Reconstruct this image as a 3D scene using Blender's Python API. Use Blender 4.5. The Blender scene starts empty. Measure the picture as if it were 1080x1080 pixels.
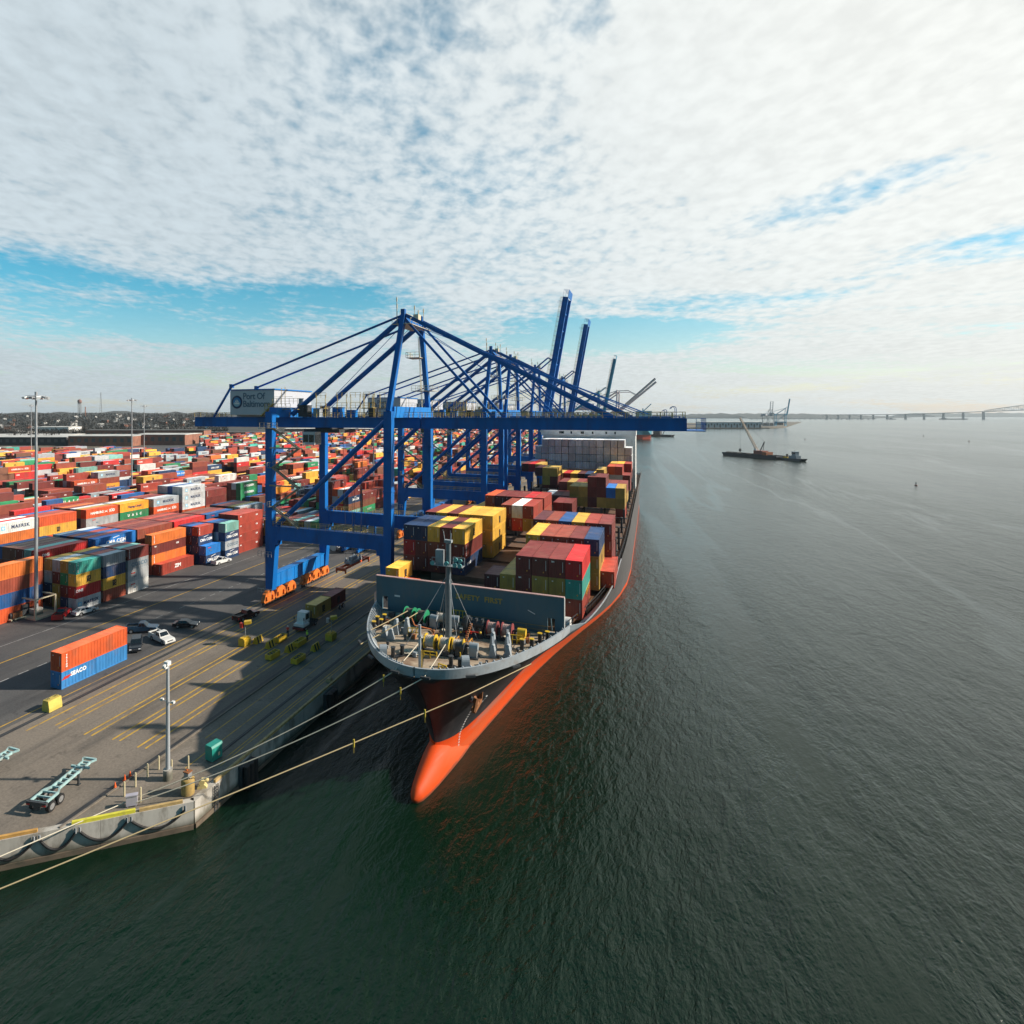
import bpy, math, random
from mathutils import Vector, Matrix
import numpy as np
R = math.radians
random.seed(7)
S = bpy.context.scene
C = S.collection

# ------------------------------------------------------------------ camera
EYE = 44.9                      # metres above the water
YAW = R(23.377)
cam_d = bpy.data.cameras.new('camera')
cam_d.sensor_width = 36.0
cam_d.lens = 36.0 * 620 / 1080
cam_d.shift_x = 120 / 1080
cam_d.shift_y = -103 / 1080
cam_d.clip_start = 0.5
cam_d.clip_end = 60000
cam = bpy.data.objects.new('camera', cam_d)
C.objects.link(cam)
cam.location = (0, 0, EYE)
cam.rotation_euler = (R(90), 0, YAW)
S.camera = cam

# ------------------------------------------------------------------ sun and sky
SUN_EL = R(30)
SUN_AZ = Vector((.918, .397, 0)).normalized()          # horizontal direction towards the sun
sun_dir = (SUN_AZ * math.cos(SUN_EL) + Vector((0, 0, math.sin(SUN_EL)))).normalized()
sun_d = bpy.data.lights.new('sun', 'SUN')
sun_d.energy = 5.0
sun_d.angle = R(0.9)
sun_d.color = (1.0, .90, .77)
sun = bpy.data.objects.new('sun', sun_d)
C.objects.link(sun)
sun.rotation_euler = (-sun_dir).to_track_quat('-Z', 'Y').to_euler()

W = bpy.data.worlds.new('World')
S.world = W
W.use_nodes = True
wt = W.node_tree
wt.nodes.clear()


def N(t, kind, **kw):
    n = t.nodes.new(kind)
    for k, v in kw.items():
        if k.startswith('i_'):
            key = k[2:]
            key = int(key) if key.isdigit() else key.replace('_', ' ')
            n.inputs[key].default_value = v
        else:
            setattr(n, k, v)
    return n


def mth(t, op, a, b=None, c=None, clamp=False):
    n = t.nodes.new('ShaderNodeMath')
    n.operation = op
    n.use_clamp = clamp
    for i, v in enumerate((a, b, c)):
        if v is None:
            continue
        if isinstance(v, (int, float)):
            n.inputs[i].default_value = v
        else:
            t.links.new(v, n.inputs[i])
    return n.outputs[0]


def sstep(t, x, lo, hi, o0=0.0, o1=1.0):
    n = t.nodes.new('ShaderNodeMapRange')
    n.interpolation_type = 'SMOOTHSTEP'
    for k, v in (('From Min', lo), ('From Max', hi), ('To Min', o0), ('To Max', o1)):
        n.inputs[k].default_value = v
    t.links.new(x, n.inputs['Value'])
    return n.outputs['Result']


def vdot(t, v, vec):
    n = t.nodes.new('ShaderNodeVectorMath')
    n.operation = 'DOT_PRODUCT'
    t.links.new(v, n.inputs[0])
    n.inputs[1].default_value = vec
    return n.outputs['Value']


def build_world():
    t = wt
    L = t.links.new
    out = N(t, 'ShaderNodeOutputWorld')
    sky = N(t, 'ShaderNodeTexSky', sky_type='NISHITA', sun_disc=False)
    sky.sun_elevation = SUN_EL
    sky.sun_rotation = math.atan2(SUN_AZ.x, SUN_AZ.y)
    sky.air_density = 1.0
    sky.dust_density = 0.6
    sky.ozone_density = 1.6
    hsv = N(t, 'ShaderNodeHueSaturation', i_Hue=.470, i_Saturation=1.6, i_Value=1.0)
    L(sky.outputs[0], hsv.inputs['Color'])
    bg_sky = N(t, 'ShaderNodeBackground', i_Strength=.100)
    L(hsv.outputs[0], bg_sky.inputs[0])
    tc = N(t, 'ShaderNodeTexCoord')
    d = tc.outputs['Generated']
    sep = N(t, 'ShaderNodeSeparateXYZ')
    L(d, sep.inputs[0])
    z = sep.outputs[2]
    zz = mth(t, 'ADD', mth(t, 'MAXIMUM', z, 0.0), .10)
    px = mth(t, 'DIVIDE', sep.outputs[0], zz)
    py = mth(t, 'DIVIDE', sep.outputs[1], zz)
    cmb = N(t, 'ShaderNodeCombineXYZ')
    L(px, cmb.inputs[0])
    L(py, cmb.inputs[1])
    p = cmb.outputs[0]

    def noise(scale, detail, rough, off, stretch=(1, 1, 1), rot=0, dist=0.0):
        m = N(t, 'ShaderNodeMapping')
        m.inputs['Location'].default_value = off
        m.inputs['Rotation'].default_value = (0, 0, rot)
        m.inputs['Scale'].default_value = stretch
        L(p, m.inputs[0])
        n = N(t, 'ShaderNodeTexNoise', i_Scale=scale, i_Detail=detail, i_Roughness=rough, i_Distortion=dist)
        L(m.outputs[0], n.inputs['Vector'])
        return n.outputs['Fac']
    big = noise(.55, 4, .55, (3.1, 1.7, 0), (1, .75, 1), .5)
    mid = noise(3.2, 5, .6, (0, 0, 4), (1, .85, 1), .3, .1)
    rip = noise(15.0, 3, .55, (5, 2, 1), (1, .80, 1), .9, .15)
    # thin sheet of altocumulus: mostly closed over the harbour, open behind the viewer
    fwd = (-math.sin(YAW), math.cos(YAW), 0)
    rgt = (math.cos(YAW), math.sin(YAW), 0)
    df = vdot(t, d, fwd)
    dr = vdot(t, d, rgt)
    az_ = mth(t, 'ARCTAN2', dr, df)
    el_ = mth(t, 'ARCSINE', z)
    sc = N(t, 'ShaderNodeCombineXYZ')
    L(mth(t, 'MULTIPLY', az_, 2.6), sc.inputs[0])
    L(mth(t, 'ADD', mth(t, 'MULTIPLY', el_, 26.0), mth(t, 'MULTIPLY', az_, 1.2)), sc.inputs[1])
    sn = N(t, 'ShaderNodeTexNoise', i_Scale=1.5, i_Detail=6.0, i_Roughness=.6, i_Distortion=.4)
    L(sc.outputs[0], sn.inputs['Vector'])
    low = sstep(t, z, .10, .30, 1, 0)
    cov = mth(t, 'MULTIPLY', mth(t, 'SUBTRACT', big, .5), .45)
    cov = mth(t, 'ADD', cov, mth(t, 'MULTIPLY', mth(t, 'SUBTRACT', mid, .5), .44))
    cov = mth(t, 'ADD', cov, mth(t, 'MULTIPLY', mth(t, 'SUBTRACT', rip, .5), .68))
    cov = mth(t, 'ADD', cov, mth(t, 'MULTIPLY', mth(t, 'MULTIPLY', mth(t, 'SUBTRACT', sn.outputs['Fac'], .5), low), 1.5))
    cov = mth(t, 'ADD', cov, .465)

    def blob(az, el, rad_az, rad_el, amt):
        # az in degrees right of the viewing direction, el in degrees
        u = mth(t, 'DIVIDE', mth(t, 'SUBTRACT', az_, R(az)), R(rad_az))
        v = mth(t, 'DIVIDE', mth(t, 'SUBTRACT', el_, R(el)), R(rad_el))
        q = mth(t, 'ADD', mth(t, 'MULTIPLY', u, u), mth(t, 'MULTIPLY', v, v))
        g = mth(t, 'EXPONENT', mth(t, 'MULTIPLY', q, -1.0))
        return mth(t, 'MULTIPLY', g, amt)
    for args in ((-32, 11.6, 8, 1.9, -.50), (-15, 10.4, 9, 2.0, -.46), (-4, 10.8, 7, 1.6, -.45), (-24, 7.5, 12, 1.8, -.45), (14, 8.0, 6, 1.8, -.42),
                 (22, 7.0, 8, 1.3, -.62), (41, 17.3, 6, 1.3, -.40), (35, 15.8, 6, 1.4, -.30), (46, 11.5, 6, .9, -.4),
                 (3, 34, 4, 3, -.14), (17, 33, 4, 4, -.18), (-4, 30, 6, 4, -.12), (8, 22, 8, 3, -.10), (32, 9.3, 6, .8, -.35),
                 (60, 24, 30, 12, .40), (33, 27, 14, 8, .25), (-30, 25, 14, 9, .12)):
        cov = mth(t, 'ADD', cov, blob(*args))
    mask = sstep(t, cov, -.05, .52)
    # veil of haze right above the horizon
    veil = mth(t, 'ADD', mth(t, 'MULTIPLY', sstep(t, z, .0, .20, 1, 0),   .52), .06)
    veil = mth(t, 'ADD', veil, sstep(t, z, .24, .42, 0.0, .26))
    mask = mth(t, 'MAXIMUM', mask, veil)
    front = sstep(t, df, -.25, .35)
    high = sstep(t, z, .60, .85, 1, 0)
    mask = mth(t, 'MULTIPLY', mth(t, 'MULTIPLY', mask, front), high)
    mask = mth(t, 'MULTIPLY', mask, .97)
    shade = mth(t, 'ADD', mth(t, 'MULTIPLY', mid, .35), mth(t, 'MULTIPLY', rip, .65))
    shade = sstep(t, shade, .32, .66)
    sunny = sstep(t, vdot(t, d, tuple(sun_dir)), -.15, .85)
    val = mth(t, 'ADD', mth(t, 'MULTIPLY', sunny, .19), .535)
    val = mth(t, 'ADD', val, mth(t, 'MULTIPLY', mth(t, 'SUBTRACT', shade, .5), .09))
    val = mth(t, 'MULTIPLY', val, sstep(t, z, .0, .25, .90, 1.0))
    mix = N(t, 'ShaderNodeMix', data_type='RGBA')
    mix.inputs[6].default_value = (.86, .98, 1.05, 1)
    mix.inputs[7].default_value = (1.0, 1.01, .965, 1)
    L(sunny, mix.inputs[0])
    bg_c = N(t, 'ShaderNodeBackground')
    L(mix.outputs[2], bg_c.inputs[0])
    L(val, bg_c.inputs[1])
    L(mth(t, 'ADD', mth(t, 'MULTIPLY', mth(t, 'MULTIPLY', front, sstep(t, z, .45, .8, 1.0, .3)), .045), .058), bg_sky.inputs[1])
    ms = N(t, 'ShaderNodeMixShader')
    L(mask, ms.inputs[0])
    L(bg_sky.outputs[0], ms.inputs[1])
    L(bg_c.outputs[0], ms.inputs[2])
    L(ms.outputs[0], out.inputs[0])


build_world()
S.view_settings.view_transform = 'Standard'
S.view_settings.look = 'None'
S.view_settings.exposure = 0.40
S.view_settings.gamma = 1.0
S.view_settings.use_curve_mapping = False
S.cycles.max_bounces = 6
S.cycles.diffuse_bounces = 3
S.cycles.glossy_bounces = 3
S.cycles.caustics_reflective = False
S.cycles.caustics_refractive = False
S.cycles.sample_clamp_indirect = 6

Q = 2.9                         # quay level above the water

# ------------------------------------------------------------------ materials
MATS = {}


def pbr(name, col, rough=.6, metal=0.0, vary=.0, scale=.5, dirt=None, dirt_amt=.0, dirt_scale=.3, stretch=(1, 1, 1), objcol=False,
        bump=0.0, bump_scale=8.0, band=None, roof=None, attr=None, coord='Object', spec=None):
    if name in MATS:
        return MATS[name]
    m = bpy.data.materials.new(name)
    m.use_nodes = True
    t = m.node_tree
    b = t.nodes['Principled BSDF']
    b.inputs['Roughness'].default_value = rough
    b.inputs['Metallic'].default_value = metal
    if spec is not None:
        b.inputs['Specular IOR Level'].default_value = spec
    L = t.links.new
    if objcol:
        oi = N(t, 'ShaderNodeObjectInfo')
        src = oi.outputs['Color']
    elif attr:
        an = N(t, 'ShaderNodeAttribute', attribute_name=attr)
        src = an.outputs['Color']
    else:
        rgb = N(t, 'ShaderNodeRGB')
        rgb.outputs[0].default_value = (*col, 1)
        src = rgb.outputs[0]
    if vary or dirt or bump:
        tc = N(t, 'ShaderNodeTexCoord')
        mp = N(t, 'ShaderNodeMapping')
        mp.inputs['Scale'].default_value = stretch
        L(tc.outputs[coord], mp.inputs[0])
        vec = mp.outputs[0]
        if objcol:
            va = N(t, 'ShaderNodeVectorMath', operation='ADD')
            cm = N(t, 'ShaderNodeCombineXYZ')
            L(mth(t, 'MULTIPLY', oi.outputs['Random'], 97.0), cm.inputs[0])
            L(mth(t, 'MULTIPLY', oi.outputs['Random'], 31.0), cm.inputs[2])
            L(vec, va.inputs[0])
            L(cm.outputs[0], va.inputs[1])
            vec = va.outputs[0]
    if vary:
        nz = N(t, 'ShaderNodeTexNoise', i_Scale=scale, i_Detail=6.0, i_Roughness=.6)
        L(vec, nz.inputs['Vector'])
        v = sstep(t, nz.outputs['Fac'], .25, .75, 1 - vary, 1 + vary * .6)
        h = N(t, 'ShaderNodeHueSaturation')
        L(src, h.inputs['Color'])
        L(v, h.inputs['Value'])
        src = h.outputs[0]
    if dirt:
        nd = N(t, 'ShaderNodeTexNoise', i_Scale=dirt_scale, i_Detail=7.0, i_Roughness=.65)
        L(vec, nd.inputs['Vector'])
        f = mth(t, 'MULTIPLY', sstep(t, nd.outputs['Fac'], .48, .68), dirt_amt)
        mx = N(t, 'ShaderNodeMix', data_type='RGBA')
        L(f, mx.inputs[0])
        L(src, mx.inputs[6])
        mx.inputs[7].default_value = (*dirt, 1)
        src = mx.outputs[2]
    if band:
        sz = N(t, 'ShaderNodeSeparateXYZ')
        L(tc.outputs['Object'], sz.inputs[0])
        f = mth(t, 'ADD', sz.outputs[2], mth(t, 'MULTIPLY', mth(t, 'SUBTRACT', nz.outputs['Fac'], .5), 1.6))
        mx = N(t, 'ShaderNodeMix', data_type='RGBA')
        L(sstep(t, f, band[1], band[0], 0, band[3]), mx.inputs[0])
        L(src, mx.inputs[6])
        mx.inputs[7].default_value = (*band[2], 1)
        src = mx.outputs[2]
    if roof:                                     # roof sheets: top sunlight painted in as lighter colour, plus bleaching and dust
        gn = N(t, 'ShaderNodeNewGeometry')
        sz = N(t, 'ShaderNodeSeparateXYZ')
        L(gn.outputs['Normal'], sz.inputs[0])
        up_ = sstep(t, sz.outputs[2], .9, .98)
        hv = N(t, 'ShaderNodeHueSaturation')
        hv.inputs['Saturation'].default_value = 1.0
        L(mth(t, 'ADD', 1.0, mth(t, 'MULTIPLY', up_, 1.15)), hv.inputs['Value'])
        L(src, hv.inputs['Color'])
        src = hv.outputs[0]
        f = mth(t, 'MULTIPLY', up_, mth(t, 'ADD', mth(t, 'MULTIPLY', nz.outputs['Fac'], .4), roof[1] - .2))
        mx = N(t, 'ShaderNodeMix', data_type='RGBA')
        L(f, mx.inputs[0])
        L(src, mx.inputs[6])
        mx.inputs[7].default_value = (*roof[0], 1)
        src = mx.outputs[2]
    L(src, b.inputs['Base Color'])
    if bump:
        nb = N(t, 'ShaderNodeTexNoise', i_Scale=bump_scale, i_Detail=4.0)
        L(vec, nb.inputs['Vector'])
        bp = N(t, 'ShaderNodeBump', i_Strength=bump, i_Distance=.1)
        L(nb.outputs['Fac'], bp.inputs['Height'])
        L(bp.outputs[0], b.inputs['Normal'])
    MATS[name] = m
    return m


crane_blue = pbr('crane_blue_paint', (.003, .135, .46), .5, spec=.25, vary=.16, scale=.25, dirt=(.03, .06, .10), dirt_amt=.45, dirt_scale=.35, stretch=(1, 1, .3))
crane_teal = pbr('crane_teal_paint', (.03, .26, .42), .5, vary=.1, scale=.3)
crane_white = pbr('crane_pale_paint', (.78, .66, .66), .5, vary=.15, scale=.3)
crane_light = pbr('crane_light_blue_paint', (.005, .185, .56), .5, spec=.3, vary=.1, scale=.4, dirt=(.08, .08, .08), dirt_amt=.2)
bogie_or = pbr('orange_bogie_paint', (.72, .19, .03), .5, vary=.2, scale=1.2, dirt=(.08, .05, .03), dirt_amt=.55, dirt_scale=.9)
rail_y = pbr('yellow_rail_paint', (.50, .36, .10), .55, vary=.15, scale=.8)
yellow = pbr('yellow_paint', (.70, .45, .03), .5, vary=.15, scale=1.0, dirt=(.15, .10, .04), dirt_amt=.4, dirt_scale=1.2)
yellow_lime = pbr('lime_yellow_paint', (.72, .66, .06), .55, vary=.12, scale=1.5, dirt=(.3, .27, .1), dirt_amt=.4, dirt_scale=2)
timber = pbr('kerb_timber', (.52, .36, .15), .75, vary=.25, scale=1.5, stretch=(1, 1, 1), dirt=(.2, .13, .06), dirt_amt=.5, dirt_scale=1.3)
steel = pbr('galvanised_steel', (.36, .38, .40), .45, metal=.35, vary=.15, scale=.7)
dark_steel = pbr('dark_steel', (.045, .05, .055), .55, vary=.3, scale=.9)
black_rub = pbr('black_rubber', (.013, .013, .014), .7, vary=.2, scale=2)
glass_d = pbr('dark_window_glass', (.012, .018, .022), .08, spec=.7)
white_p = pbr('white_paint', (.72, .72, .70), .5, vary=.08, scale=.6, dirt=(.38, .34, .28), dirt_amt=.35, dirt_scale=.5)
cream_p = pbr('cream_paint', (.62, .55, .38), .55, vary=.12, scale=.8, dirt=(.3, .2, .1), dirt_amt=.35, dirt_scale=1.0)
grey_p = pbr('ship_grey_paint', (.30, .34, .37), .5, vary=.12, scale=.5, dirt=(.25, .17, .10), dirt_amt=.3, dirt_scale=.6)
wall_blue = pbr('breakwater_paint', (.055, .135, .185), .55, vary=.12, scale=.35, dirt=(.13, .11, .09), dirt_amt=.3, dirt_scale=.35, stretch=(1, 1, .4))
deck_m = pbr('worn_deck_paint', (.40, .315, .225), .8, vary=.3, scale=.45, dirt=(.14, .065, .03), dirt_amt=.8, dirt_scale=.28, bump=.2, bump_scale=3)
deck_br = pbr('brown_deck_paint', (.26, .115, .05), .8, vary=.35, scale=.4, dirt=(.09, .06, .045), dirt_amt=.7, dirt_scale=.3)
rust = pbr('rusty_steel', (.26, .10, .035), .8, vary=.4, scale=1.2)
orange_p = pbr('orange_paint', (.66, .14, .02), .5, vary=.1, scale=1.5)
red_p = pbr('red_paint', (.52, .03, .02), .5, vary=.12, scale=1.5)
green_p = pbr('green_paint', (.02, .26, .12), .5, vary=.2, scale=1.2)
teal_p = pbr('teal_green_paint', (.015, .27, .22), .5, vary=.12, scale=1.5, dirt=(.1, .13, .1), dirt_amt=.35, dirt_scale=1.4)
pale_teal = pbr('chassis_paint', (.34, .52, .52), .5, vary=.2, scale=1.2, dirt=(.25, .14, .07), dirt_amt=.5, dirt_scale=1.5)
white_t = pbr('white_lettering', (.78, .78, .76), .6)
navy_t = pbr('navy_lettering', (.01, .03, .09), .6)
black_t = pbr('black_lettering', (.012, .012, .014), .6)
grey_t = pbr('grey_lettering', (.10, .16, .22), .6)
yell_t = pbr('yellow_lettering', (.44, .30, .05), .6)
sky_t = pbr('light_blue_logo', (.18, .50, .68), .6)
concrete = pbr('quay_wall_concrete', (.50, .47, .42), .85, vary=.22, scale=.35, dirt=(.17, .145, .11), dirt_amt=.75, dirt_scale=.55, stretch=(1, 1, .35), band=(.5, 1.5, (.075, .075, .05), .85))
rope_w = pbr('pale_rope', (.62, .56, .44), .9)
rope_b = pbr('beige_rope', (.46, .36, .20), .9)
lamp_gl = pbr('lamp_glass', (.75, .78, .78), .15)
roof_white = pbr('white_roof', (.56, .55, .52), .8, vary=.25, scale=.05, dirt=(.3, .29, .27), dirt_amt=.5, dirt_scale=.03)
brick = pbr('red_brick', (.30, .13, .085), .85, vary=.3, scale=.15, dirt=(.14, .09, .07), dirt_amt=.5, dirt_scale=.08)
dark_wall = pbr('dark_wall', (.035, .035, .04), .8, vary=.2, scale=.1)
tar_roof = pbr('dark_roof', (.09, .085, .08), .85, vary=.3, scale=.1)
skin = pbr('skin', (.42, .25, .17), .6)
hi_red = pbr('red_vest', (.75, .05, .03), .7)
hi_lime = pbr('lime_vest', (.35, .80, .05), .7)
cloth_d = pbr('dark_trousers', (.02, .025, .04), .8)
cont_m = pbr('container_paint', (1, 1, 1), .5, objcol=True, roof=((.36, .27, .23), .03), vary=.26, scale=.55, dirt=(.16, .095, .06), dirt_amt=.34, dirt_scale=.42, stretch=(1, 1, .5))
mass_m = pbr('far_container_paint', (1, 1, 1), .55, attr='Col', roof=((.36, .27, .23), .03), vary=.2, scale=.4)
car_m = pbr('car_paint', (1, 1, 1), .25, objcol=True, spec=.6)
rim_m = pbr('wheel_rim', (.40, .41, .42), .35, metal=.6)
head_m = pbr('headlight_lens', (.75, .77, .78), .1)
tail_m = pbr('tail_light_lens', (.45, .01, .01), .2)
cone_m = pbr('cone_orange', (.80, .12, .02), .6)


def ground_mat(name, base, patch, patch2, sc=.02):
    m = bpy.data.materials.new(name)
    m.use_nodes = True
    t = m.node_tree
    b = t.nodes['Principled BSDF']
    L = t.links.new
    tc = N(t, 'ShaderNodeTexCoord')

    def nz(scale, det, stretch=(1, 1, 1), rot=0):
        mp = N(t, 'ShaderNodeMapping')
        mp.inputs['Scale'].default_value = stretch
        mp.inputs['Rotation'].default_value = (0, 0, rot)
        L(tc.outputs['Object'], mp.inputs[0])
        n = N(t, 'ShaderNodeTexNoise', i_Scale=scale, i_Detail=det, i_Roughness=.62)
        L(mp.outputs[0], n.inputs['Vector'])
        return n.outputs['Fac']
    f1 = sstep(t, nz(sc, 6), .38, .62)
    f2 = mth(t, 'MULTIPLY', sstep(t, nz(.22, 7, (1.0, .10, 1)), .47, .68), .75)      # tyre-worn streaks along the lanes
    f3 = mth(t, 'MULTIPLY', sstep(t, nz(.5, 8), .58, .74), .6)                        # oil stains
    fine = nz(3.5, 5)
    m1 = N(t, 'ShaderNodeMix', data_type='RGBA')
    m1.inputs[6].default_value = (*base, 1)
    m1.inputs[7].default_value = (*patch, 1)
    L(f1, m1.inputs[0])
    m2 = N(t, 'ShaderNodeMix', data_type='RGBA')
    L(m1.outputs[2], m2.inputs[6])
    m2.inputs[7].default_value = (*patch2, 1)
    L(f2, m2.inputs[0])
    m3 = N(t, 'ShaderNodeMix', data_type='RGBA')
    L(m2.outputs[2], m3.inputs[6])
    m3.inputs[7].default_value = (patch2[0] * .55, patch2[1] * .55, patch2[2] * .55, 1)
    L(f3, m3.inputs[0])
    h = N(t, 'ShaderNodeHueSaturation')
    L(m3.outputs[2], h.inputs['Color'])
    L(sstep(t, fine, .2, .8, .78, 1.2), h.inputs['Value'])
    L(h.outputs[0], b.inputs['Base Color'])
    b.inputs['Roughness'].default_value = .85
    bp = N(t, 'ShaderNodeBump', i_Strength=.25, i_Distance=.05)
    L(fine, bp.inputs['Height'])
    L(bp.outputs[0], b.inputs['Normal'])
    return m


asphalt = ground_mat('yard_asphalt', (.070, .070, .073), (.105, .100, .096), (.045, .045, .047), .035)
apron_m = ground_mat('apron_concrete', (.165, .138, .112), (.205, .172, .138), (.085, .075, .066), .06)
strip_m = ground_mat('quay_edge_concrete', (.22, .185, .15), (.17, .145, .115), (.10, .085, .06), .2)
land_m = ground_mat('inland_ground', (.10, .085, .06), (.16, .135, .10), (.07, .065, .05), .006)
paint_y = pbr('road_paint_yellow', (.58, .34, .035), .7, vary=.3, scale=.8, dirt=(.14, .11, .08), dirt_amt=.7, dirt_scale=.45)
paint_w = pbr('road_paint_white', (.42, .42, .41), .7, vary=.4, scale=.8, dirt=(.10, .10, .10), dirt_amt=.85, dirt_scale=.5)
rail_m = pbr('crane_rail', (.028, .028, .03), .6, vary=.4, scale=.3)


def water_mat():
    m = bpy.data.materials.new('harbour_water')
    m.use_nodes = True
    t = m.node_tree
    b = t.nodes['Principled BSDF']
    L = t.links.new
    geo = N(t, 'ShaderNodeNewGeometry')
    pos = geo.outputs['Position']

    def mp(scale, rot=0.0):
        k = N(t, 'ShaderNodeMapping')
        k.inputs['Scale'].default_value = scale
        k.inputs['Rotation'].default_value = (0, 0, rot)
        L(pos, k.inputs[0])
        return k.outputs[0]

    def nz(vec, scale, det, rough=.55, dist=0.0):
        n = N(t, 'ShaderNodeTexNoise', i_Scale=scale, i_Detail=det, i_Roughness=rough, i_Distortion=dist)
        L(vec, n.inputs['Vector'])
        return n.outputs['Fac']
    w1 = nz(mp((1, .40, 1), R(-48)), .42, 3, .5, .6)
    w2 = nz(mp((1, .42, 1), R(-58)), 1.3, 4, .62, .5)
    w3 = nz(mp((1, .55, 1), R(-40)), 3.4, 3, .6, .3)
    swell = nz(mp((1, .3, 1), R(-70)), .06, 3)
    hgt = mth(t, 'ADD', mth(t, 'MULTIPLY', w1, .55), mth(t, 'MULTIPLY', w2, .36))
    hgt = mth(t, 'ADD', hgt, mth(t, 'MULTIPLY', w3, .14))
    hgt = mth(t, 'ADD', hgt, mth(t, 'MULTIPLY', swell, 1.6))
    calm = nz(mp((1, .22, 1), R(-75)), .006, 5, .6, .8)                 # wind streaks and slicks
    slick = nz(mp((1, .10, 1), R(-68)), .010, 4, .55, 1.5)
    amp = mth(t, 'MULTIPLY', sstep(t, calm, .38, .64, .50, 1.05), sstep(t, mth(t, 'ABSOLUTE', mth(t, 'SUBTRACT', slick, .5)), .0, .022, .35, 1.0))
    bp = N(t, 'ShaderNodeBump', i_Distance=1.0)
    L(amp, bp.inputs['Strength'])
    L(hgt, bp.inputs['Height'])
    L(bp.outputs[0], b.inputs['Normal'])
    tone = nz(mp((1, .6, 1)), .02, 4)
    mx = N(t, 'ShaderNodeMix', data_type='RGBA')
    mx.inputs[6].default_value = (.0016, .0125, .0058, 1)
    mx.inputs[7].default_value = (.0026, .0155, .0068, 1)
    L(tone, mx.inputs[0])
    L(mx.outputs[2], b.inputs['Base Color'])
    b.inputs['IOR'].default_value = 1.333
    b.inputs['Roughness'].default_value = .16
    return m


water_m = water_mat()


def hull_mat():
    """Red below the boot-top line, black above; aft, sun sheen is painted into the black as grey."""
    m = bpy.data.materials.new('hull_paint')
    m.use_nodes = True
    t = m.node_tree
    b = t.nodes['Principled BSDF']
    b.inputs['Specular IOR Level'].default_value = .3
    L = t.links.new
    tc = N(t, 'ShaderNodeTexCoord')
    sp = N(t, 'ShaderNodeSeparateXYZ')
    L(tc.outputs['Object'], sp.inputs[0])
    n = N(t, 'ShaderNodeTexNoise', i_Scale=.25, i_Detail=6.0, i_Roughness=.6)
    mp = N(t, 'ShaderNodeMapping')
    mp.inputs['Scale'].default_value = (.5, .25, 1.6)
    L(tc.outputs['Object'], mp.inputs[0])
    L(mp.outputs[0], n.inputs['Vector'])
    n2 = N(t, 'ShaderNodeTexNoise', i_Scale=.8, i_Detail=5.0)
    mp2 = N(t, 'ShaderNodeMapping')
    mp2.inputs['Scale'].default_value = (1, 1, .15)
    L(tc.outputs['Object'], mp2.inputs[0])
    L(mp2.outputs[0], n2.inputs['Vector'])
    red = N(t, 'ShaderNodeMix', data_type='RGBA')
    red.inputs[6].default_value = (.64, .066, .006, 1)
    red.inputs[7].default_value = (.56, .085, .02, 1)
    L(sstep(t, n.outputs['Fac'], .5, .66), red.inputs[0])
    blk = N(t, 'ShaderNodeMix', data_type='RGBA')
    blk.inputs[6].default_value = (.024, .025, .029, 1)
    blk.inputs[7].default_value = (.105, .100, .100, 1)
    L(mth(t, 'ADD', mth(t, 'MULTIPLY', sstep(t, n2.outputs['Fac'], .45, .72), .3), sstep(t, sp.outputs[1], 40.0, 75.0, 0.0, .7)), blk.inputs[0])  # black greyed towards the stern, carrying grazing sun sheen in its colour
    mx = N(t, 'ShaderNodeMix', data_type='RGBA')
    trim = mth(t, 'SUBTRACT', sstep(t, sp.outputs[1], 8.0, 24.0, 0.0, .7), sstep(t, sp.outputs[1], 24.0, 85.0, 0.0, 3.0))
    L(sstep(t, mth(t, 'SUBTRACT', mth(t, 'ADD', sp.outputs[2], mth(t, 'MULTIPLY', n.outputs['Fac'], .12)), trim), 3.40, 3.44), mx.inputs[0])
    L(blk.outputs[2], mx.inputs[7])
    # worn pinkish patches under the boot-top edge and a line of scum at the water
    zw = sp.outputs[2]
    wear = mth(t, 'MULTIPLY', sstep(t, n.outputs['Fac'], .47, .60), sstep(t, zw, 1.9, 3.2))
    wear = mth(t, 'MULTIPLY', wear, .75)
    m4 = N(t, 'ShaderNodeMix', data_type='RGBA')
    m4.inputs[7].default_value = (.40, .17, .125, 1)
    L(red.outputs[2], m4.inputs[6])
    L(wear, m4.inputs[0])
    m5 = N(t, 'ShaderNodeMix', data_type='RGBA')
    m5.inputs[7].default_value = (.16, .055, .03, 1)
    L(m4.outputs[2], m5.inputs[6])
    L(mth(t, 'MULTIPLY', sstep(t, mth(t, 'ADD', zw, mth(t, 'MULTIPLY', n2.outputs['Fac'], .5)), .75, .35), .8), m5.inputs[0])
    L(m5.outputs[2], mx.inputs[6])
    bk = N(t, 'ShaderNodeTexBrick', i_Scale=1.0)
    bk.inputs['Brick Width'].default_value = 7.0
    bk.inputs['Row Height'].default_value = 2.2
    bk.inputs['Mortar Size'].default_value = .03
    cv = N(t, 'ShaderNodeCombineXYZ')
    L(sp.outputs[1], cv.inputs[0])
    L(sp.outputs[2], cv.inputs[1])
    L(cv.outputs[0], bk.inputs['Vector'])
    bp = N(t, 'ShaderNodeBump', i_Strength=.35, i_Distance=.06)
    L(mth(t, 'ADD', bk.outputs['Fac'], mth(t, 'MULTIPLY', n2.outputs['Fac'], .8)), bp.inputs['Height'])
    L(bp.outputs[0], b.inputs['Normal'])
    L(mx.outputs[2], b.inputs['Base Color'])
    L(sstep(t, zw, 3.0, 5.0, .62, .52), b.inputs['Roughness'])
    return m


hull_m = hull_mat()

# ------------------------------------------------------------------ mesh helpers


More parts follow.
